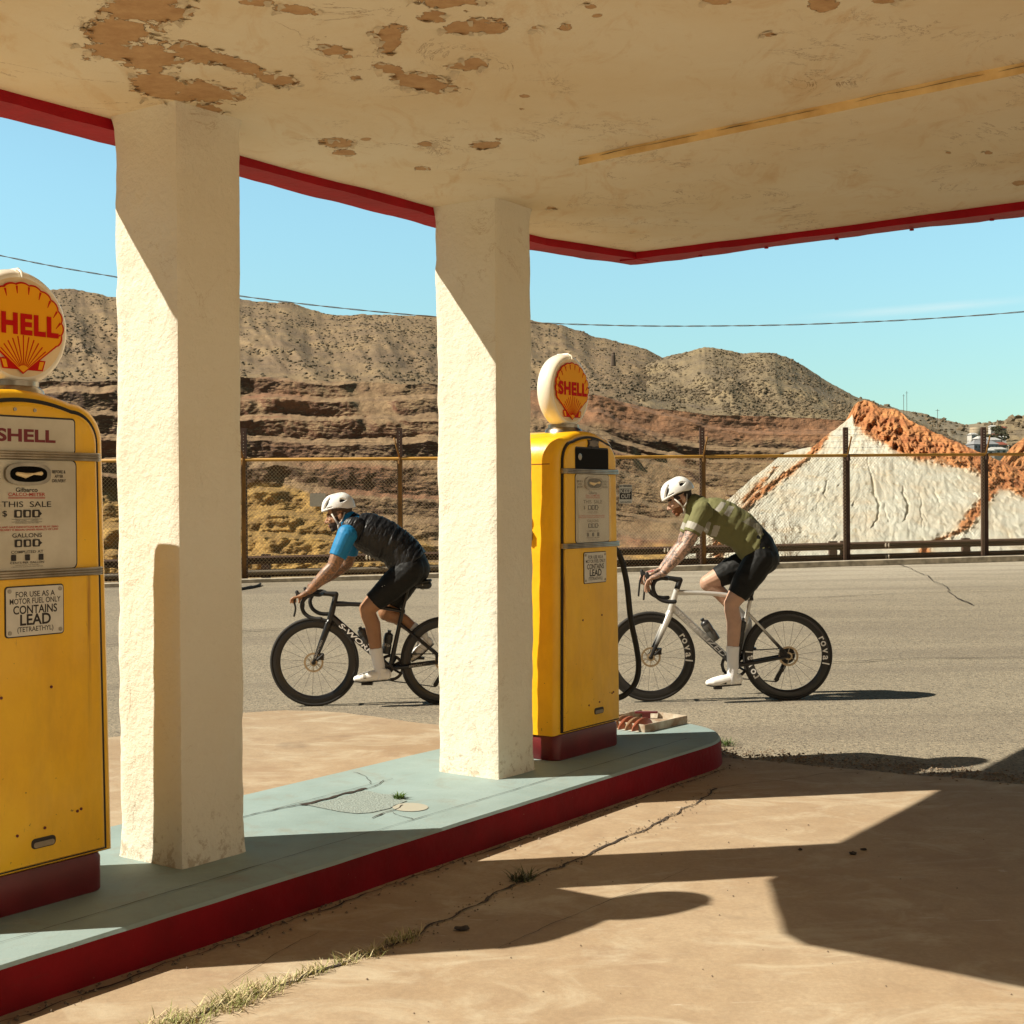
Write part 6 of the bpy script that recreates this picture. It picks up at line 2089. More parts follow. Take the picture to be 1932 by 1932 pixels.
def rider(label, loc, q, c):
    root = thing('person', label, 'person', loc, math.pi)
    Yv = (0, 1, 0)
    skin, tat = c['skin'], c['tattoo']
    def pt(p, y): return V3(q(p), y)
    mm = c['mm']                                    # trace pixels per metre
    # ---------- body
    body = MB()
    tp = [pt(p, 0) for p in c['torso']]
    tr, tl = c['torso_r'], c['torso_l']
    body.tube(smooth_path(tp, 5), list(np.interp(np.linspace(0, len(tp) - 1, 5 * (len(tp) - 1) + 1), range(len(tp)), tr)), 20, side=Yv,
              rl=list(np.interp(np.linspace(0, len(tp) - 1, 5 * (len(tp) - 1) + 1), range(len(tp)), tl)), dome=True)
    limbs = {}
    for key, sgn in (('near', 1), ('far', -1)):
        hip, kn, an = pt(c['hip'], .085 * sgn), pt(c['knee_' + key], .088 * sgn), pt(c['ankle_' + key], .098 * sgn)
        limbs[key] = (hip, kn, an)
        th = [hip, hip.lerp(kn, .35), hip.lerp(kn, .7), hip.lerp(kn, .92), kn]
        back = (an - kn).normalized()
        nrm = Vector((-back.z, 0, back.x));  nrm = nrm if nrm.x < 0 else -nrm    # towards the calf
        body.tube(th, c['thigh_r'], 16, side=Yv, rl=[r_ * .98 for r_ in c['thigh_r']], dome=True)
        sh = [kn, kn.lerp(an, .10), kn.lerp(an, .28) + nrm * .016, kn.lerp(an, .5) + nrm * .010, kn.lerp(an, .75), kn.lerp(an, .93), an]
        body.tube(sh, c['shin_r'], 16, side=Yv, rl=[r_ * .92 for r_ in c['shin_r']], dome=True)
        body.ell(kn - nrm * 0.014, (0.046, 0.047, 0.052))
        # foot inside the shoe
        heel, toe = pt(c['heel_' + key], .10 * sgn), pt(c['toe_' + key], .11 * sgn)
        body.tube([heel, heel.lerp(toe, .5), heel.lerp(toe, .72)], [0.03, 0.026, 0.016], 10, side=Yv, rl=[.026, .032, .026], dome=True)
        body.tube([an, heel.lerp(toe, .22)], [0.036, 0.034], 12, dome=True)
        # arms
        sho, el, wr = pt(c['shoulder'], c['sho_y'] * sgn), pt(c['elbow_' + key], c['elb_y'] * sgn), pt(c['wrist_' + key], .205 * sgn)
        limbs[key] += (sho, el, wr)
        body.ell(sho, (0.068, 0.060, 0.068))
        body.tube([sho, sho.lerp(el, .4), sho.lerp(el, .8), el], c['uarm_r'], 14, dome=True)
        body.tube([el, el.lerp(wr, .25), el.lerp(wr, .6), el.lerp(wr, .9), wr], c['farm_r'], 14, dome=True)
        # hand
        kn_c = pt(c['knuck_' + key], .207 * sgn)
        d = (kn_c - wr).normalized(); up = Vector((0, 1, 0)).cross(d)
        body.tube([wr, wr.lerp(kn_c, .45), kn_c], [0.023, 0.021, 0.017], 12, side=Yv, rl=[0.028, 0.038, 0.041], dome=True)
        for k, (yo, ln) in enumerate(((0.031, .92), (0.0105, 1.0), (-0.0105, .95), (-0.030, .78))):
            yy = (0.207 + yo) * sgn
            fp = [pt(p, 0) for p in c['finger_' + key]]
            base = fp[0]
            fo = c.get('finger_fan', 0.010)
            shift = Vector((-k * fo, 0, 0.002 * k))
            pp = []
            for j, p in enumerate(fp):
                v = base + (p - base) * ln + shift * (0.4 + 0.6 * j / (len(fp) - 1))
                v.y = yy
                pp.append(v)
            body.tube(pp, [0.0098, 0.0095, 0.0088, 0.0078][:len(pp)], 9, dome=True)
        tb = [wr.lerp(kn_c, .35) + Vector((0, -0.030 * sgn, 0.0)), wr.lerp(kn_c, .75) + Vector((0, -0.046 * sgn, -0.008)), kn_c + Vector((0.004, -0.040 * sgn, -0.026)), kn_c + Vector((0.006, -0.030 * sgn, -0.045))]
        body.tube(tb, [0.014, 0.012, 0.0105, 0.009], 9, dome=True)
    # neck and head
    hc = pt(c['head'], 0)
    th_ = R(c['head_tilt'])
    fwd, upv = Vector((math.cos(th_), 0, -math.sin(th_))), Vector((math.sin(th_), 0, math.cos(th_)))
    HR_ = Matrix((fwd, Vector((0, 1, 0)), upv)).transposed()
    def hp_(f, y, u): return hc + fwd * f + Vector((0, y, 0)) + upv * u
    body.tube([pt(c['neck'], 0), hp_(-0.035, 0, -0.075), hp_(-0.025, 0, -0.02)], [0.068, 0.060, 0.058], 14, side=Yv, rl=[0.070, 0.060, 0.056], dome=True)
    body.ell(hp_(-0.012, 0, 0.030), (0.097, 0.076, 0.100), HR_)
    body.ell(hp_(0.030, 0, -0.045), (0.062, 0.060, 0.078), HR_)       # face
    body.ell(hp_(0.000, 0, -0.070), (0.066, 0.062, 0.045), HR_)       # jaw
    body.ell(hp_(0.066, 0, -0.112), (0.022, 0.026, 0.020), HR_)       # chin
    body.ell(hp_(0.079, 0, 0.003), (0.016, 0.047, 0.014), HR_)        # brow
    for s_ in (1, -1):
        body.ell(hp_(0.070, 0.034 * s_, -0.0215), (0.012, 0.016, 0.0065), HR_)   # lower lid
    body.ell(hp_(0.066, 0.034, -0.040), (0.022, 0.022, 0.018), HR_)   # cheeks
    body.ell(hp_(0.066, -0.034, -0.040), (0.022, 0.022, 0.018), HR_)
    body.tube([hp_(0.082, 0, -0.006), hp_(0.096, 0, -0.030), hp_(0.110, 0, -0.050)], [0.009, 0.011, 0.0125], 10, dome=True)
    for s_ in (1, -1):
        body.ell(hp_(0.097, 0.011 * s_, -0.053), (0.010, 0.009, 0.008), HR_)
        body.ell(hp_(-0.014, 0.077 * s_, -0.022), (0.019, 0.009, 0.032), HR_)
        body.ell(hp_(-0.022, 0.083 * s_, -0.018), (0.009, 0.009, 0.026), HR_)
    body.ell(hp_(0.088, 0, -0.079), (0.011, 0.022, 0.0065), HR_)
    body.ell(hp_(0.085, 0, -0.091), (0.011, 0.019, 0.0070), HR_)
    hcn = np.array(hc); fn, un = np.array(fwd), np.array(upv)
    elb = np.array(limbs['near'][4]); wrz = limbs['near'][5].z; kneez = min(limbs['near'][1].z, limbs['far'][1].z)
    def paint(ce):
        mi = np.zeros(len(ce))
        arm = (np.abs(ce[:, 1]) > 0.155) & (ce[:, 2] > wrz - 0.03) & (ce[:, 0] > elb[0] - 0.16)
        mi[arm] = 1
        rel = ce - hcn
        f, u = rel @ fn, rel @ un
        bd = (np.abs(ce[:, 1]) < 0.09) & (rel[:, 0] ** 2 + rel[:, 2] ** 2 < 0.04)
        lips = bd & (f > 0.088) & (u > -0.096) & (u < -0.075)
        jaw = bd & (u < -0.062) & (u > -0.15) & (f > 0.012) & ~lips & ~((f > 0.085) & (u > -0.07))
        jaw |= bd & (u < -0.02) & (u > -0.09) & (f > 0.0) & (f < 0.032) & (np.abs(ce[:, 1]) > 0.045)
        mi[jaw] = 2
        mi[lips] = 4
        hair = bd & (((u > -0.015) & (f < 0.045)) | ((u > -0.055) & (f < -0.045)))
        hair &= ~((np.abs(ce[:, 1]) > 0.072) & (f > -0.04) & (f < 0.01) & (u < 0.015))
        mi[hair] = 3
        brow = bd & (u > 0.0) & (u < 0.012) & (f > 0.062) & (np.abs(ce[:, 1]) > 0.012)
        mi[brow] = 3
        return mi
    bo = fuse(body, 'body', [skin, tat, c['beard'], c['hair'], c['lips']], root, 0.0042, 2, paint)
    for s_ in (1, -1):
        e = MB().ell(hp_(0.0700, 0.032 * s_, -0.015), (0.0095, 0.013, 0.0060), HR_, nu=12, nv=8).build('eye', MT['eyewhite'], root, smooth=True)
        MB().ell(hp_(0.0765, 0.0325 * s_, -0.015), (0.0045, 0.0075, 0.0055), HR_, nu=10, nv=6).build('iris', MT['ink'], e, smooth=True)
    # ---------- shorts
    hip_n, kn_n, an_n, sho_n, el_n, wr_n = limbs['near']
    sh = MB()
    g = 0.008
    sh.tube(smooth_path(tp[:3], 5), [r_ + g for r_ in np.interp(np.linspace(0, 2, 11), range(3), tr[:3])], 22, side=Yv, rl=[r_ + g for r_ in np.interp(np.linspace(0, 2, 11), range(3), tl[:3])], dome=True)
    for key in ('near', 'far'):
        hip, kn, an = limbs[key][:3]
        hl = c['hem'][0 if key == 'near' else 1]
        ks = [0, .35, .7, .92, 1.0]
        tt_ = [0, .2, .4, .6, hl]
        sh.tube([hip.lerp(kn, t) for t in tt_], [float(np.interp(t, ks, c['thigh_r'])) + g for t in tt_], 18, side=Yv)
        sh.ell(hip, [c['thigh_r'][0] + g] * 3)
    def wr_disp(co):
        return 0.0035 * fbm(co[:, 0] * 22, co[:, 1] * 9, co[:, 2] * 22, 2)
    fuse(sh, 'shorts', [c['shorts']], root, 0.006, 3, None, wr_disp)
    # ---------- jersey
    je = MB()
    i0 = 1
    tpp = tp[i0:]
    g = 0.014
    tq = smooth_path([tp[1].lerp(tp[0], c['hem_j'])] + tp[2:], 5)
    m_ = len(tp) - 1
    trq = [tr[1] * (1 - c['hem_j']) + tr[0] * c['hem_j']] + list(tr[2:]); tlq = [tl[1] * (1 - c['hem_j']) + tl[0] * c['hem_j']] + list(tl[2:])
    nn_ = len(tq)
    je_r = [r_ + g for r_ in np.interp(np.linspace(0, len(trq) - 1, nn_), range(len(trq)), trq)]
    je_l = [r_ + g for r_ in np.interp(np.linspace(0, len(tlq) - 1, nn_), range(len(tlq)), tlq)]
    je.tube(tq, je_r, 24, side=Yv, rl=je_l)
    sl = c['sleeve']
    for key in ('near', 'far'):
        sho, el = limbs[key][3], limbs[key][4]
        je.ell(sho, (0.078, 0.070, 0.078))
        ks = [0, .4, .8, 1.0]
        je.tube([sho, sho.lerp(el, sl * .5), sho.lerp(el, sl)], [float(np.interp(t, ks, c['uarm_r'])) + 0.009 for t in (0, sl * .5, sl)], 16)
    nk = pt(c['neck'], 0)
    je.tube([tp[-1], nk.lerp(hp_(-0.035, 0, -0.075), .35)], [tr[-1] + .010, 0.082], 16, side=Yv, rl=[tl[-1] + .012, 0.082], dome=True)
    def jd(co):
        return 0.006 * fbm(co[:, 0] * 16 + co[:, 2] * 9, co[:, 1] * 7, co[:, 2] * 5, 3) * (1 if not c.get('vest') else 0.35)
    def jp(ce):
        mi = np.zeros(len(ce))
        for k, pl in c.get('patches', ()):
            pl2 = [q(p) for p in pl]
            mi[in_poly(pl2, ce[:, 0], ce[:, 2]) & (ce[:, 1] > 0.03)] = k
        if 'band' in c:
            d = np.array(el_n - sho_n); L2 = d @ d
            for key in ('near', 'far'):
                s0 = np.array(limbs[key][3]); d = np.array(limbs[key][4]) - s0
                t = ((ce - s0) @ d) / (d @ d)
                rad = np.linalg.norm(ce - s0 - t[:, None] * d, axis=1)
                mi[(t > c['band'][0]) & (t < c['band'][1]) & (rad < 0.085) & (np.abs(ce[:, 1]) > 0.12)] = 1
        return mi
    fuse(je, 'jersey', c['jersey'], root, 0.0055, 3, jp, jd)
    if c.get('vest'):
        ve = MB()
        g2 = 0.026
        ve.tube(tq, [r_ - g + g2 for r_ in je_r], 26, side=Yv, rl=[r_ - g + g2 for r_ in je_l])
        for key in ('near', 'far'):
            sho = limbs[key][3]
            cc_ = pt(c['vest_sho'], 0); cc_.y = sho.y * 0.80
            ve.ell(cc_, (0.088, 0.050, 0.085))
        ve.tube([tp[-1], nk.lerp(hp_(-0.035, 0, -0.075), .45)], [tr[-1] * .95, 0.086], 16, side=Yv, rl=[tl[-1] * .85, 0.084])
        def vd(co):
            w_ = fbm(co[:, 0] * 30 + co[:, 2] * 14, co[:, 1] * 8, co[:, 2] * 6, 3, 0.55, ridged=True)
            return 0.0050 * w_
        fuse(ve, 'vest', [c['vest']], root, 0.0055, 2, None, vd)
    # ---------- socks and shoes
    for key, sgn in (('near', 1), ('far', -1)):
        hip, kn, an = limbs[key][:3]
        heel, toe = pt(c['heel_' + key], .10 * sgn), pt(c['toe_' + key], .11 * sgn)
        so = MB()
        t0 = c['sock']
        ks = [0, .10, .28, .5, .75, .93, 1.0]
        tt_ = list(np.linspace(t0, 1.0, 6))
        back = (an - kn).normalized(); nrm = Vector((-back.z, 0, back.x)); nrm = nrm if nrm.x < 0 else -nrm
        so.tube([kn.lerp(an, t) + nrm * float(np.interp(t, ks, [0, 0, .016, .010, 0, 0, 0])) for t in tt_], [float(np.interp(t, ks, c['shin_r'])) + .005 for t in tt_], 18, side=Yv, rl=[float(np.interp(t, ks, c['shin_r'])) * .92 + .005 for t in tt_])
        so.tube([an, heel.lerp(toe, .22)], [0.041, 0.040], 14, dome=True)
        fuse(so, 'sock', [c['sockm']], root, 0.005, 2)
        s2 = MB()
        d = (toe - heel).normalized(); up = Vector((-d.z, 0, d.x)); up = up if up.dot(kn - an) > 0 else -up
        s2.tube([heel - d * .004 + up * .006, heel.lerp(toe, .2) + up * .010, heel.lerp(toe, .5) + up * .004, heel.lerp(toe, .8) - up * .003, toe - d * .012 - up * .006], [0.044, 0.047, 0.041, 0.033, 0.022], 16, side=Yv, rl=[.034, .038, .045, .047, .034], dome=True)
        s2.tube([heel.lerp(toe, .16) + up * .03, heel.lerp(toe, .10) + up * .060], [0.046, 0.043], 14, side=Yv, rl=[.038, .036])
        sh_ = fuse(s2, 'shoe', [c['shoe']], root, 0.0045, 2)
        so2 = MB().tube([heel - d * .02 - up * .035, heel.lerp(toe, .35) - up * .036, heel.lerp(toe, .75) - up * .036, toe - up * .024], [0.006, 0.006, 0.006, 0.005], 10, side=Yv, rl=[.028, .034, .042, .028], dome=True)
        so2.box(tuple(heel.lerp(toe, .66) - up * .048), (0.06, 0.05, 0.018))
        so2.build('sole', MT['black'], sh_, smooth=True, auto=50)
        if c.get('strap'):
            st_ = MB()
            p = heel.lerp(toe, .66)
            loops = []
            for off in (-0.011, 0.011):
                loops.append([p + d * off + Vector((0, math.cos(a) * .0465, 0)) + up * (math.sin(a) * .034 + .002) for a in np.linspace(-.5, math.pi + .5, 16)])
            st_.rings(loops, 0, False, False, closed=False)
            st_.build('shoe_strap', c['strap'], sh_)
        else:
            for k in range(4):
                p = heel.lerp(toe, .36 + .09 * k) + up * (.040 - .006 * k)
                MB().tube([p + Vector((0, -.022, 0)), p + up * .004, p + Vector((0, .022, 0)) - up * .003], .0028, 6, dome=True).build('lace', MT['logo_white'], sh_)
    # ---------- helmet
    hx = R(c['helmet_tilt'])
    hf, hu = Vector((math.cos(hx), 0, -math.sin(hx))), Vector((math.sin(hx), 0, math.cos(hx)))
    hcen = hc + hf * c['helmet_off'][0] + hu * c['helmet_off'][1]
    def shell_pts(scale, recess):
        nu_, nv_ = 160, 80
        V = np.zeros((nu_, nv_, 3)); vent = np.zeros((nu_, nv_))
        for i in range(nu_):
            a = 2 * math.pi * i / nu_
            for j in range(nv_):
                b = (j / (nv_ - 1)) * math.pi / 2
                x, y, z = math.cos(a) * math.cos(b), math.sin(a) * math.cos(b), math.sin(b)
                lo = 0.020 * (1 - z)
                X_ = x * (0.128 if x > 0 else 0.134)
                Y_ = y * 0.098 * (1 - 0.10 * max(x, 0) ** 2)
                Z_ = z * 0.100 if z > 0 else 0
                # raised tail, low brow
                Z_ += 0.012 * math.sin(max(-x, 0) * 2.6) * z
                rim = -0.030 * (1 - z) ** 2 * (0.30 + 0.75 * max(x, 0) ** 1.5 + 0.35 * (1 if x < -.25 else 0) * (min(-x - .25, .4) / .4 if x < -.25 else 0))
                Z_ += rim
                V[i, j] = (X_, Y_, Z_)
                ay = abs(y)
                v = 0
                fx = X_ / 0.128
                ayr = abs(Y_) / 0.098
                # long slits running back over the crown, then side vents
                c1 = 0.15 + 0.05 * (1 - fx ** 2)
                if -0.30 < fx < 0.80 and z > 0.15:
                    v = max(v, 1 - abs(ayr - c1) / 0.055)
                c2 = 0.47 + 0.05 * (1 - fx ** 2)
                zz = (Z_ + 0.030) / 0.130
                if 0.12 < zz < 0.86 and ayr > 0.20:
                    tq_ = (zz - .12) / .74
                    v = max(v, 1.4 - 1.4 * abs(fx - (0.80 - 0.46 * tq_ ** 0.9)) / (0.115 * math.sin(math.pi * min(1, tq_ * .93 + .05)) ** .7 + .012))
                if 0.22 < zz < 0.95 and ayr > 0.08:
                    v = max(v, 1.0 - abs(fx - (0.93 - 0.34 * ((zz - .2) / .75) ** 1.4)) / 0.030)
                if -0.62 < fx < -0.25 and 0.30 < z < 0.62:
                    v = max(v, 1.3 - 1.3 * abs(z - 0.44) / (0.13 * min(1, (fx + .62) / .20) + .01))
                if 0.25 < fx < 0.60 and 0.02 < z < 0.13 and ay > .5:
                    v = max(v, 1 - abs(z - 0.075) / 0.035)
                if -0.35 < fx < 0.25 and z > .5:
                    v = max(v, 1 - abs(ayr - .40) / 0.040)
                vent[i, j] = max(0, v)
        return V, vent
    V, vent = shell_pts(1, 0)
    dp_ = np.clip(vent * 2.2, 0, 1)
    nrm_ = V / np.maximum(np.linalg.norm(V, axis=-1, keepdims=True), 1e-6)
    V = V - nrm_ * (dp_ * 0.016)[..., None]
    Wd = np.array(hcen) + V[..., :1] * np.array(hf) + V[..., 1:2] * np.array((0, 1, 0)) + V[..., 2:3] * np.array(hu)
    Wd = np.concatenate([Wd, Wd[:1]], 0)
    dv_ = np.concatenate([dp_, dp_[:1]], 0)
    # inner liner: thickened lip
    inner = np.array(hcen) + (Wd - np.array(hcen)) * 0.84
    full = np.concatenate([inner[:, :1], (inner[:, :1] + Wd[:, :1]) / 2 - np.array(hu) * 0.006, Wd], 1)
    dvv = np.concatenate([np.zeros((dv_.shape[0], 2)), dv_], 1)
    he = grid_mesh('helmet', full, [MT['helmetwhite']], root, attrs={'vent': dvv})
    # straps
    for s_ in (1, -1):
        mb = MB().tube([hp_(0.046, 0.079 * s_, 0.006), hp_(0.020, 0.083 * s_, -0.055), hp_(0.014, 0.072 * s_, -0.085)], 0.0035, 6, side=fwd, rl=0.006)
        mb.tube([hp_(-0.055, 0.072 * s_, 0.0), hp_(-0.020, 0.084 * s_, -0.062), hp_(0.014, 0.073 * s_, -0.085)], 0.003, 6, side=fwd, rl=0.005)
        mb.tube([hp_(0.010, 0.074 * s_, -0.080), hp_(0.012, 0.062 * s_, -0.112), hp_(0.016, 0.03 * s_, -0.128)], 0.004, 6, side=fwd, rl=0.009)
        mb.build('chin_strap', c['strapm'], he, smooth=True)
    return root, limbs, hp_

MT['eyewhite'] = P('eye_white', (0.38, 0.31, 0.25), 0.4)
def mat_helmet():
    m, nt, bs = new_mat('helmet_white')
    at = N(nt, 'ShaderNodeAttribute', attribute_name='vent')
    nt.links.new(mixc(nt, ramp(nt, at.outputs['Fac'], 0.66, 0.80), (0.80, 0.79, 0.76), (0.02, 0.019, 0.018)), bs.inputs['Base Color'])
    bs.inputs['Roughness'].default_value = 0.34
    return m
MT['helmetwhite'] = mat_helmet()
MT['ventdark'] = P('helmet_vent', (0.025, 0.024, 0.022), 0.8)
MT['white_shoe'] = P('white_shoe', (0.80, 0.78, 0.74), 0.5)
MT['white_sock'] = mat_cloth('white_sock', (0.76, 0.75, 0.75), 0.85, scale=60, strength=0.2)
MT['straplight'] = P('strap_pale', (0.60, 0.56, 0.50), 0.7)
MT['lips'] = P('lips', (0.42, 0.17, 0.12), 0.5)
# ---------------- right-hand rider: olive jersey on the silver bicycle
S2 = 1019.0
def q2(p): return ((1385 - p[0]) / S2, (1845 - p[1]) / S2)
gp = ray(1486, 1322, 10.40)
loc2 = (gp.x, 10.40, -0.013)
rim_word = (('r', 8.6), ('o', 11.2), ('v', 10.6), ('a', 8.6), ('l', 5.5))
bicycle('bicycle', 'silver and black road bicycle under the olive cyclist with white words on its rims', loc2, q2, dict(
    F=(330, 1500), R=(1385, 1500), HT=(537, 985), HB=(487, 1155), TTM=(840, 1022), ST=(1105, 1062), BB=(985, 1573), SD=(1192, 802), SP=(1168, 830),
    SSJ=(1082, 1170), CL=(450, 893), SPC=(562, 915), mat=MT['fade'], word='SPECIALIZED', word_at=0.44, word_w=0.78, word_mat=MT['logo_grey'],
    bar=[(395, 888), (352, 905), (333, 955), (352, 1015), (400, 1052), (450, 1064), (495, 1063)],
    hood=[(375, 890), (325, 882), (292, 872), (288, 850)], lever=[(292, 880), (275, 930), (268, 985), (262, 1045)],
    PN=(850, 1692), PF=(1120, 1455),
    bottles=[dict(a=(728, 1212), b=(838, 1378), mat=MT['bottlegrey'], label='smoky black bottle on the down tube of the silver bicycle'),
             dict(a=(1046, 1205), b=(1005, 1390), mat=MT['bottle'], label='dark bottle on the seat tube of the silver bicycle mostly behind the leg')],
    rimword=rim_word, front_words=(33,), rear_words=(27, 213)))
MT['skin_fair'] = mat_skin('skin_fair', (0.52, 0.31, 0.215))
MT['skin_fair_ink'] = mat_skin('tattooed_fair_skin', (0.50, 0.31, 0.225), 0.78, True)
MT['beard_red'] = P('ginger_beard', (0.25, 0.095, 0.035), 0.9, var=0.4, vscale=90, bump=0.8, bscale=160)
MT['hair_dark'] = P('dark_hair', (0.025, 0.017, 0.012), 0.8, bump=0.6, bscale=180)
MT['olive'] = mat_cloth('olive_knit', (0.155, 0.150, 0.062), 0.8, scale=9, strength=0.35)
MT['reflect'] = mat_cloth('grey_band', (0.36, 0.34, 0.29), 0.5, scale=9, strength=0.25)
MT['olivegrey'] = mat_cloth('grey_pocket', (0.24, 0.225, 0.165), 0.7, scale=9, strength=0.4)
MT['lycra'] = mat_cloth('black_lycra', (0.010, 0.010, 0.010), 0.6, scale=22, strength=0.2, spec=0.2)
r2, l2, h2 = rider('bearded cyclist in an olive jersey and white helmet riding the silver bicycle', loc2, q2, dict(
    mm=S2, skin=MT['skin_fair'], tattoo=MT['skin_fair_ink'], beard=MT['beard_red'], hair=MT['hair_dark'], lips=MT['lips'],
    torso=[(1190, 745), (1150, 660), (1060, 570), (950, 490), (840, 430), (745, 385)],
    torso_r=[.128, .128, .126, .138, .138, .100], torso_l=[.160, .155, .140, .155, .165, .130],
    hip=(1165, 755), knee_near=(945, 1090), knee_far=(785, 940), ankle_near=(950, 1580), ankle_far=(1090, 1250),
    thigh_r=[.108, .100, .080, .064, .058], shin_r=[.056, .057, .056, .050, .042, .038, .038],
    heel_near=(985, 1672), toe_near=(748, 1686), heel_far=(1120, 1355), toe_far=(1010, 1545),
    shoulder=(715, 385), sho_y=.175, elb_y=.215, elbow_near=(585, 640), elbow_far=(608, 650), wrist_near=(408, 852), wrist_far=(440, 845),
    knuck_near=(318, 886), knuck_far=(330, 870), uarm_r=[.062, .058, .052, .046], farm_r=[.047, .050, .042, .031, .028],
    finger_near=[(318, 885), (285, 905), (270, 945), (268, 992)], finger_far=[(320, 870), (285, 885), (275, 925), (285, 960)], finger_fan=0.017,
    head=(560, 274), head_tilt=24, neck=(690, 338), hem=(.82, .80), hem_j=.55, sleeve=.66, band=(.40, .585),
    shorts=MT['lycra'], jersey=[MT['olive'], MT['reflect'], MT['olivegrey']],
    patches=[(1, [(805, 375), (868, 312), (906, 322), (843, 392)]), (1, [(875, 408), (925, 342), (970, 352), (915, 428)]),
             (1, [(733, 480), (752, 462), (784, 468), (768, 560), (742, 550)]), (1, [(800, 490), (852, 496), (832, 582), (790, 572)]),
             (2, [(1020, 468), (1085, 430), (1150, 470), (1215, 535), (1150, 580), (1120, 520)])],
    sock=.66, sockm=MT['white_sock'], shoe=MT['white_shoe'], strapm=MT['straplight'], helmet_tilt=20, helmet_off=(0.004, 0.046)))

# ---------------- left-hand rider: black vest over a blue jersey on the black bicycle
S1 = 1038.0
def q1(p): return ((1510 - p[0]) / S1, (1880 - p[1]) / S1)
gp = ray(840, 1331, 10.53)
loc1 = (gp.x, 10.53, -0.047)
bicycle('bicycle', 'all black road bicycle under the cyclist in the black vest', loc1, q1, dict(
    F=(475, 1532), R=(1510, 1532), HT=(638, 1050), HB=(600, 1205), TTM=(900, 1085), ST=(1175, 1135), BB=(1075, 1588), SD=(1275, 905), SP=(1225, 935),
    SSJ=(1158, 1235), CL=(545, 990), SPC=(648, 1000), mat=MT['carbon'], word='S-WORKS', word_at=0.46, word_w=0.62, word_mat=MT['logo_white'], stay_word='SPECIALIZED', fork_word='SPECIALIZED',
    bar=[(490, 985), (440, 1010), (412, 1060), (425, 1118), (465, 1155), (510, 1170), (560, 1172)],
    hood=[(475, 990), (420, 992), (380, 985), (372, 962)], lever=[(375, 990), (352, 1035), (362, 1090), (350, 1150)],
    PN=(905, 1695), PF=(1245, 1500),
    bottles=[dict(a=(835, 1258), b=(905, 1390), mat=MT['bottle'], label='black bottle on the down tube of the black bicycle'),
             dict(a=(1073, 1285), b=(1040, 1470), mat=MT['bottle'], word='Sp', label='black bottle with pale script on the seat tube of the black bicycle')]))
MT['skin_tan'] = mat_skin('skin_tan', (0.34, 0.17, 0.085))
MT['skin_tan_ink'] = mat_skin('tattooed_tan_skin', (0.34, 0.17, 0.085), 0.62)
MT['beard_black'] = P('black_beard', (0.035, 0.022, 0.016), 0.9, bump=0.6, bscale=160)
MT['hair_short'] = P('short_hair', (0.085, 0.050, 0.028), 0.85, bump=0.5, bscale=200)
MT['blue'] = mat_cloth('blue_lycra', (0.012, 0.19, 0.42), 0.55, scale=7, strength=0.25)
MT['vest'] = mat_cloth('black_vest', (0.012, 0.012, 0.013), 0.46, scale=16, strength=0.5, stretch=(1.6, 1, .5), spec=0.35)
MT['lips2'] = P('lips_tan', (0.34, 0.13, 0.09), 0.5)
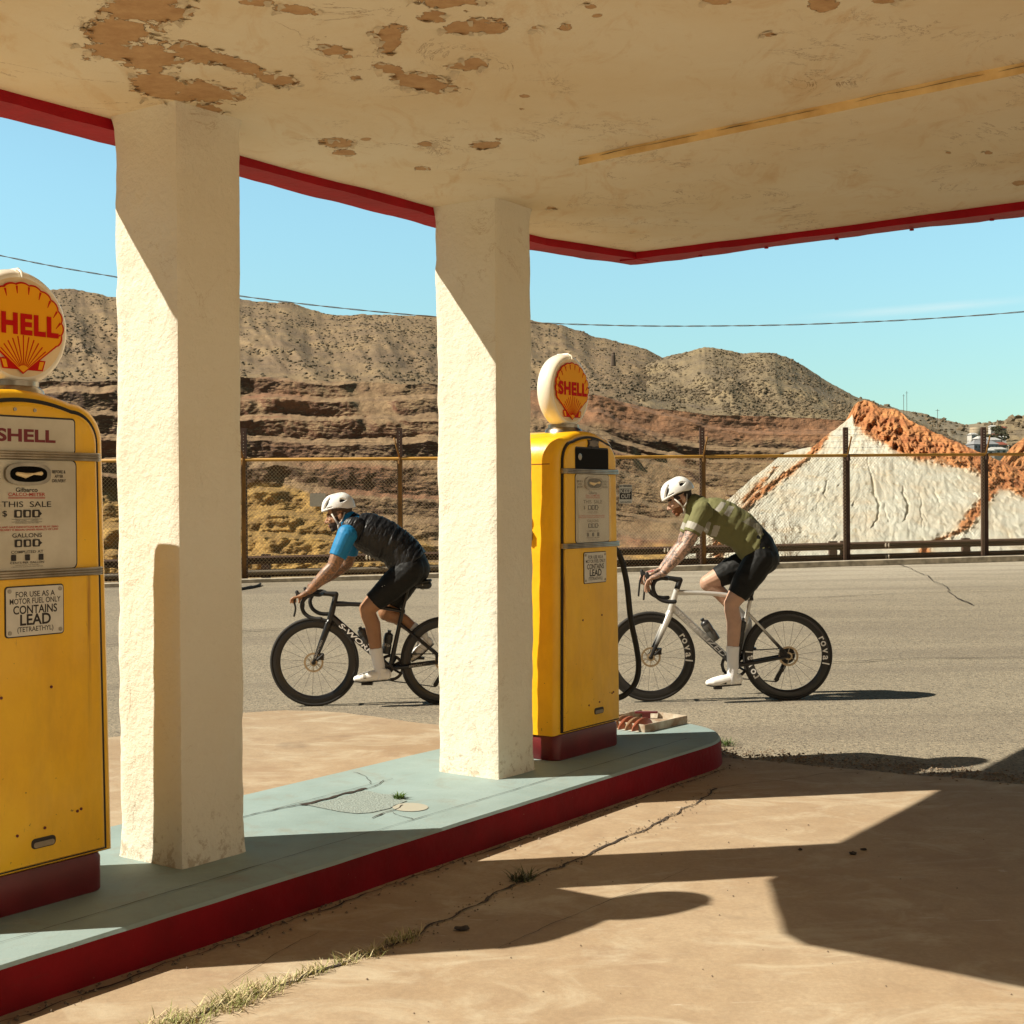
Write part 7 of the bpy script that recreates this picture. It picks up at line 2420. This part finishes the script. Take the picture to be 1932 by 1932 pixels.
r1, l1, h1 = rider('tanned cyclist in a black vest with blue sleeves and white helmet riding the black bicycle', loc1, q1, dict(
    mm=S1, skin=MT['skin_tan'], tattoo=MT['skin_tan_ink'], beard=MT['beard_black'], hair=MT['hair_short'], lips=MT['lips2'],
    torso=[(1265, 800), (1215, 715), (1130, 630), (1010, 560), (900, 505), (815, 460)],
    torso_r=[.122, .124, .122, .132, .126, .088], torso_l=[.160, .152, .142, .155, .160, .125],
    hip=(1245, 800), knee_near=(905, 1105), knee_far=(1035, 1150), ankle_near=(1000, 1565), ankle_far=(1330, 1330),
    thigh_r=[.110, .102, .084, .068, .060], shin_r=[.058, .060, .060, .053, .044, .039, .039],
    heel_near=(1055, 1632), toe_near=(805, 1650), heel_far=(1375, 1395), toe_far=(1225, 1530),
    shoulder=(765, 520), sho_y=.180, elb_y=.220, elbow_near=(660, 765), elbow_far=(715, 760), wrist_near=(468, 960), wrist_far=(500, 915),
    knuck_near=(392, 1000), knuck_far=(425, 935), uarm_r=[.066, .064, .056, .048], farm_r=[.048, .051, .044, .032, .029],
    finger_near=[(392, 998), (350, 1005), (328, 1020), (325, 1048)], finger_far=[(425, 932), (395, 925), (390, 945), (400, 965)], finger_fan=0.016,
    head=(678, 356), head_tilt=10, neck=(775, 415), hem=(.84, .80), hem_j=.55, sleeve=.70,
    shorts=MT['lycra'], jersey=[MT['blue']], vest=MT['vest'], vest_sho=(815, 470),
    sock=.68, sockm=MT['white_sock'], shoe=MT['white_shoe'], strap=MT['reflect'], strapm=MT['straplight'], helmet_tilt=5, helmet_off=(0.003, 0.055)))
# script word on the near leg of the shorts
hip, kn = l1['near'][0], l1['near'][1]
a = V3(q1((1000, 985)), 0.165); b = V3(q1((1060, 920)), 0.182)
d_ = (b - a).normalized(); en_ = Vector((0.12, 1, -0.1)).normalized(); u_ = en_.cross(d_).normalized(); en_ = d_.cross(u_)
M4 = Matrix(((d_.x, u_.x, en_.x, (a.x + b.x) / 2), (d_.y, u_.y, en_.y, (a.y + b.y) / 2), (d_.z, u_.z, en_.z, (a.z + b.z) / 2), (0, 0, 0, 1)))
mb = MB()
text(mb, 'Rapha', M4, 0.042, width=0.085, bold=0.012, shear=0.35)
mb.build('lettering', MT['logo_white'], [c for c in r1.children if c.name.startswith('shorts')][0])
# little bag under the saddle of the black bicycle
sb = thing('saddle_bag', 'small black bag strapped under the saddle of the black bicycle', 'bag', loc1, math.pi)
x0, z0 = q1((1330, 925))
MB().tube([(x0 + .055, 0, z0 + .012), (x0, 0, z0), (x0 - .045, 0, z0 - .002)], [.020, .036, .033], 14, side=(0, 1, 0), rl=[.03, .045, .042], dome=True).build('bag_body', MT['black'], sb, smooth=True)
MB().tube([(x0 - .01, -.047, z0), (x0 - .01, 0, z0 + .04), (x0 - .01, .047, z0), (x0 - .01, 0, z0 - .04), (x0 - .01, -.047, z0)], .004, 6).build('bag_strap', MT['reflect'], sb)
# tail lamp on the left helmet
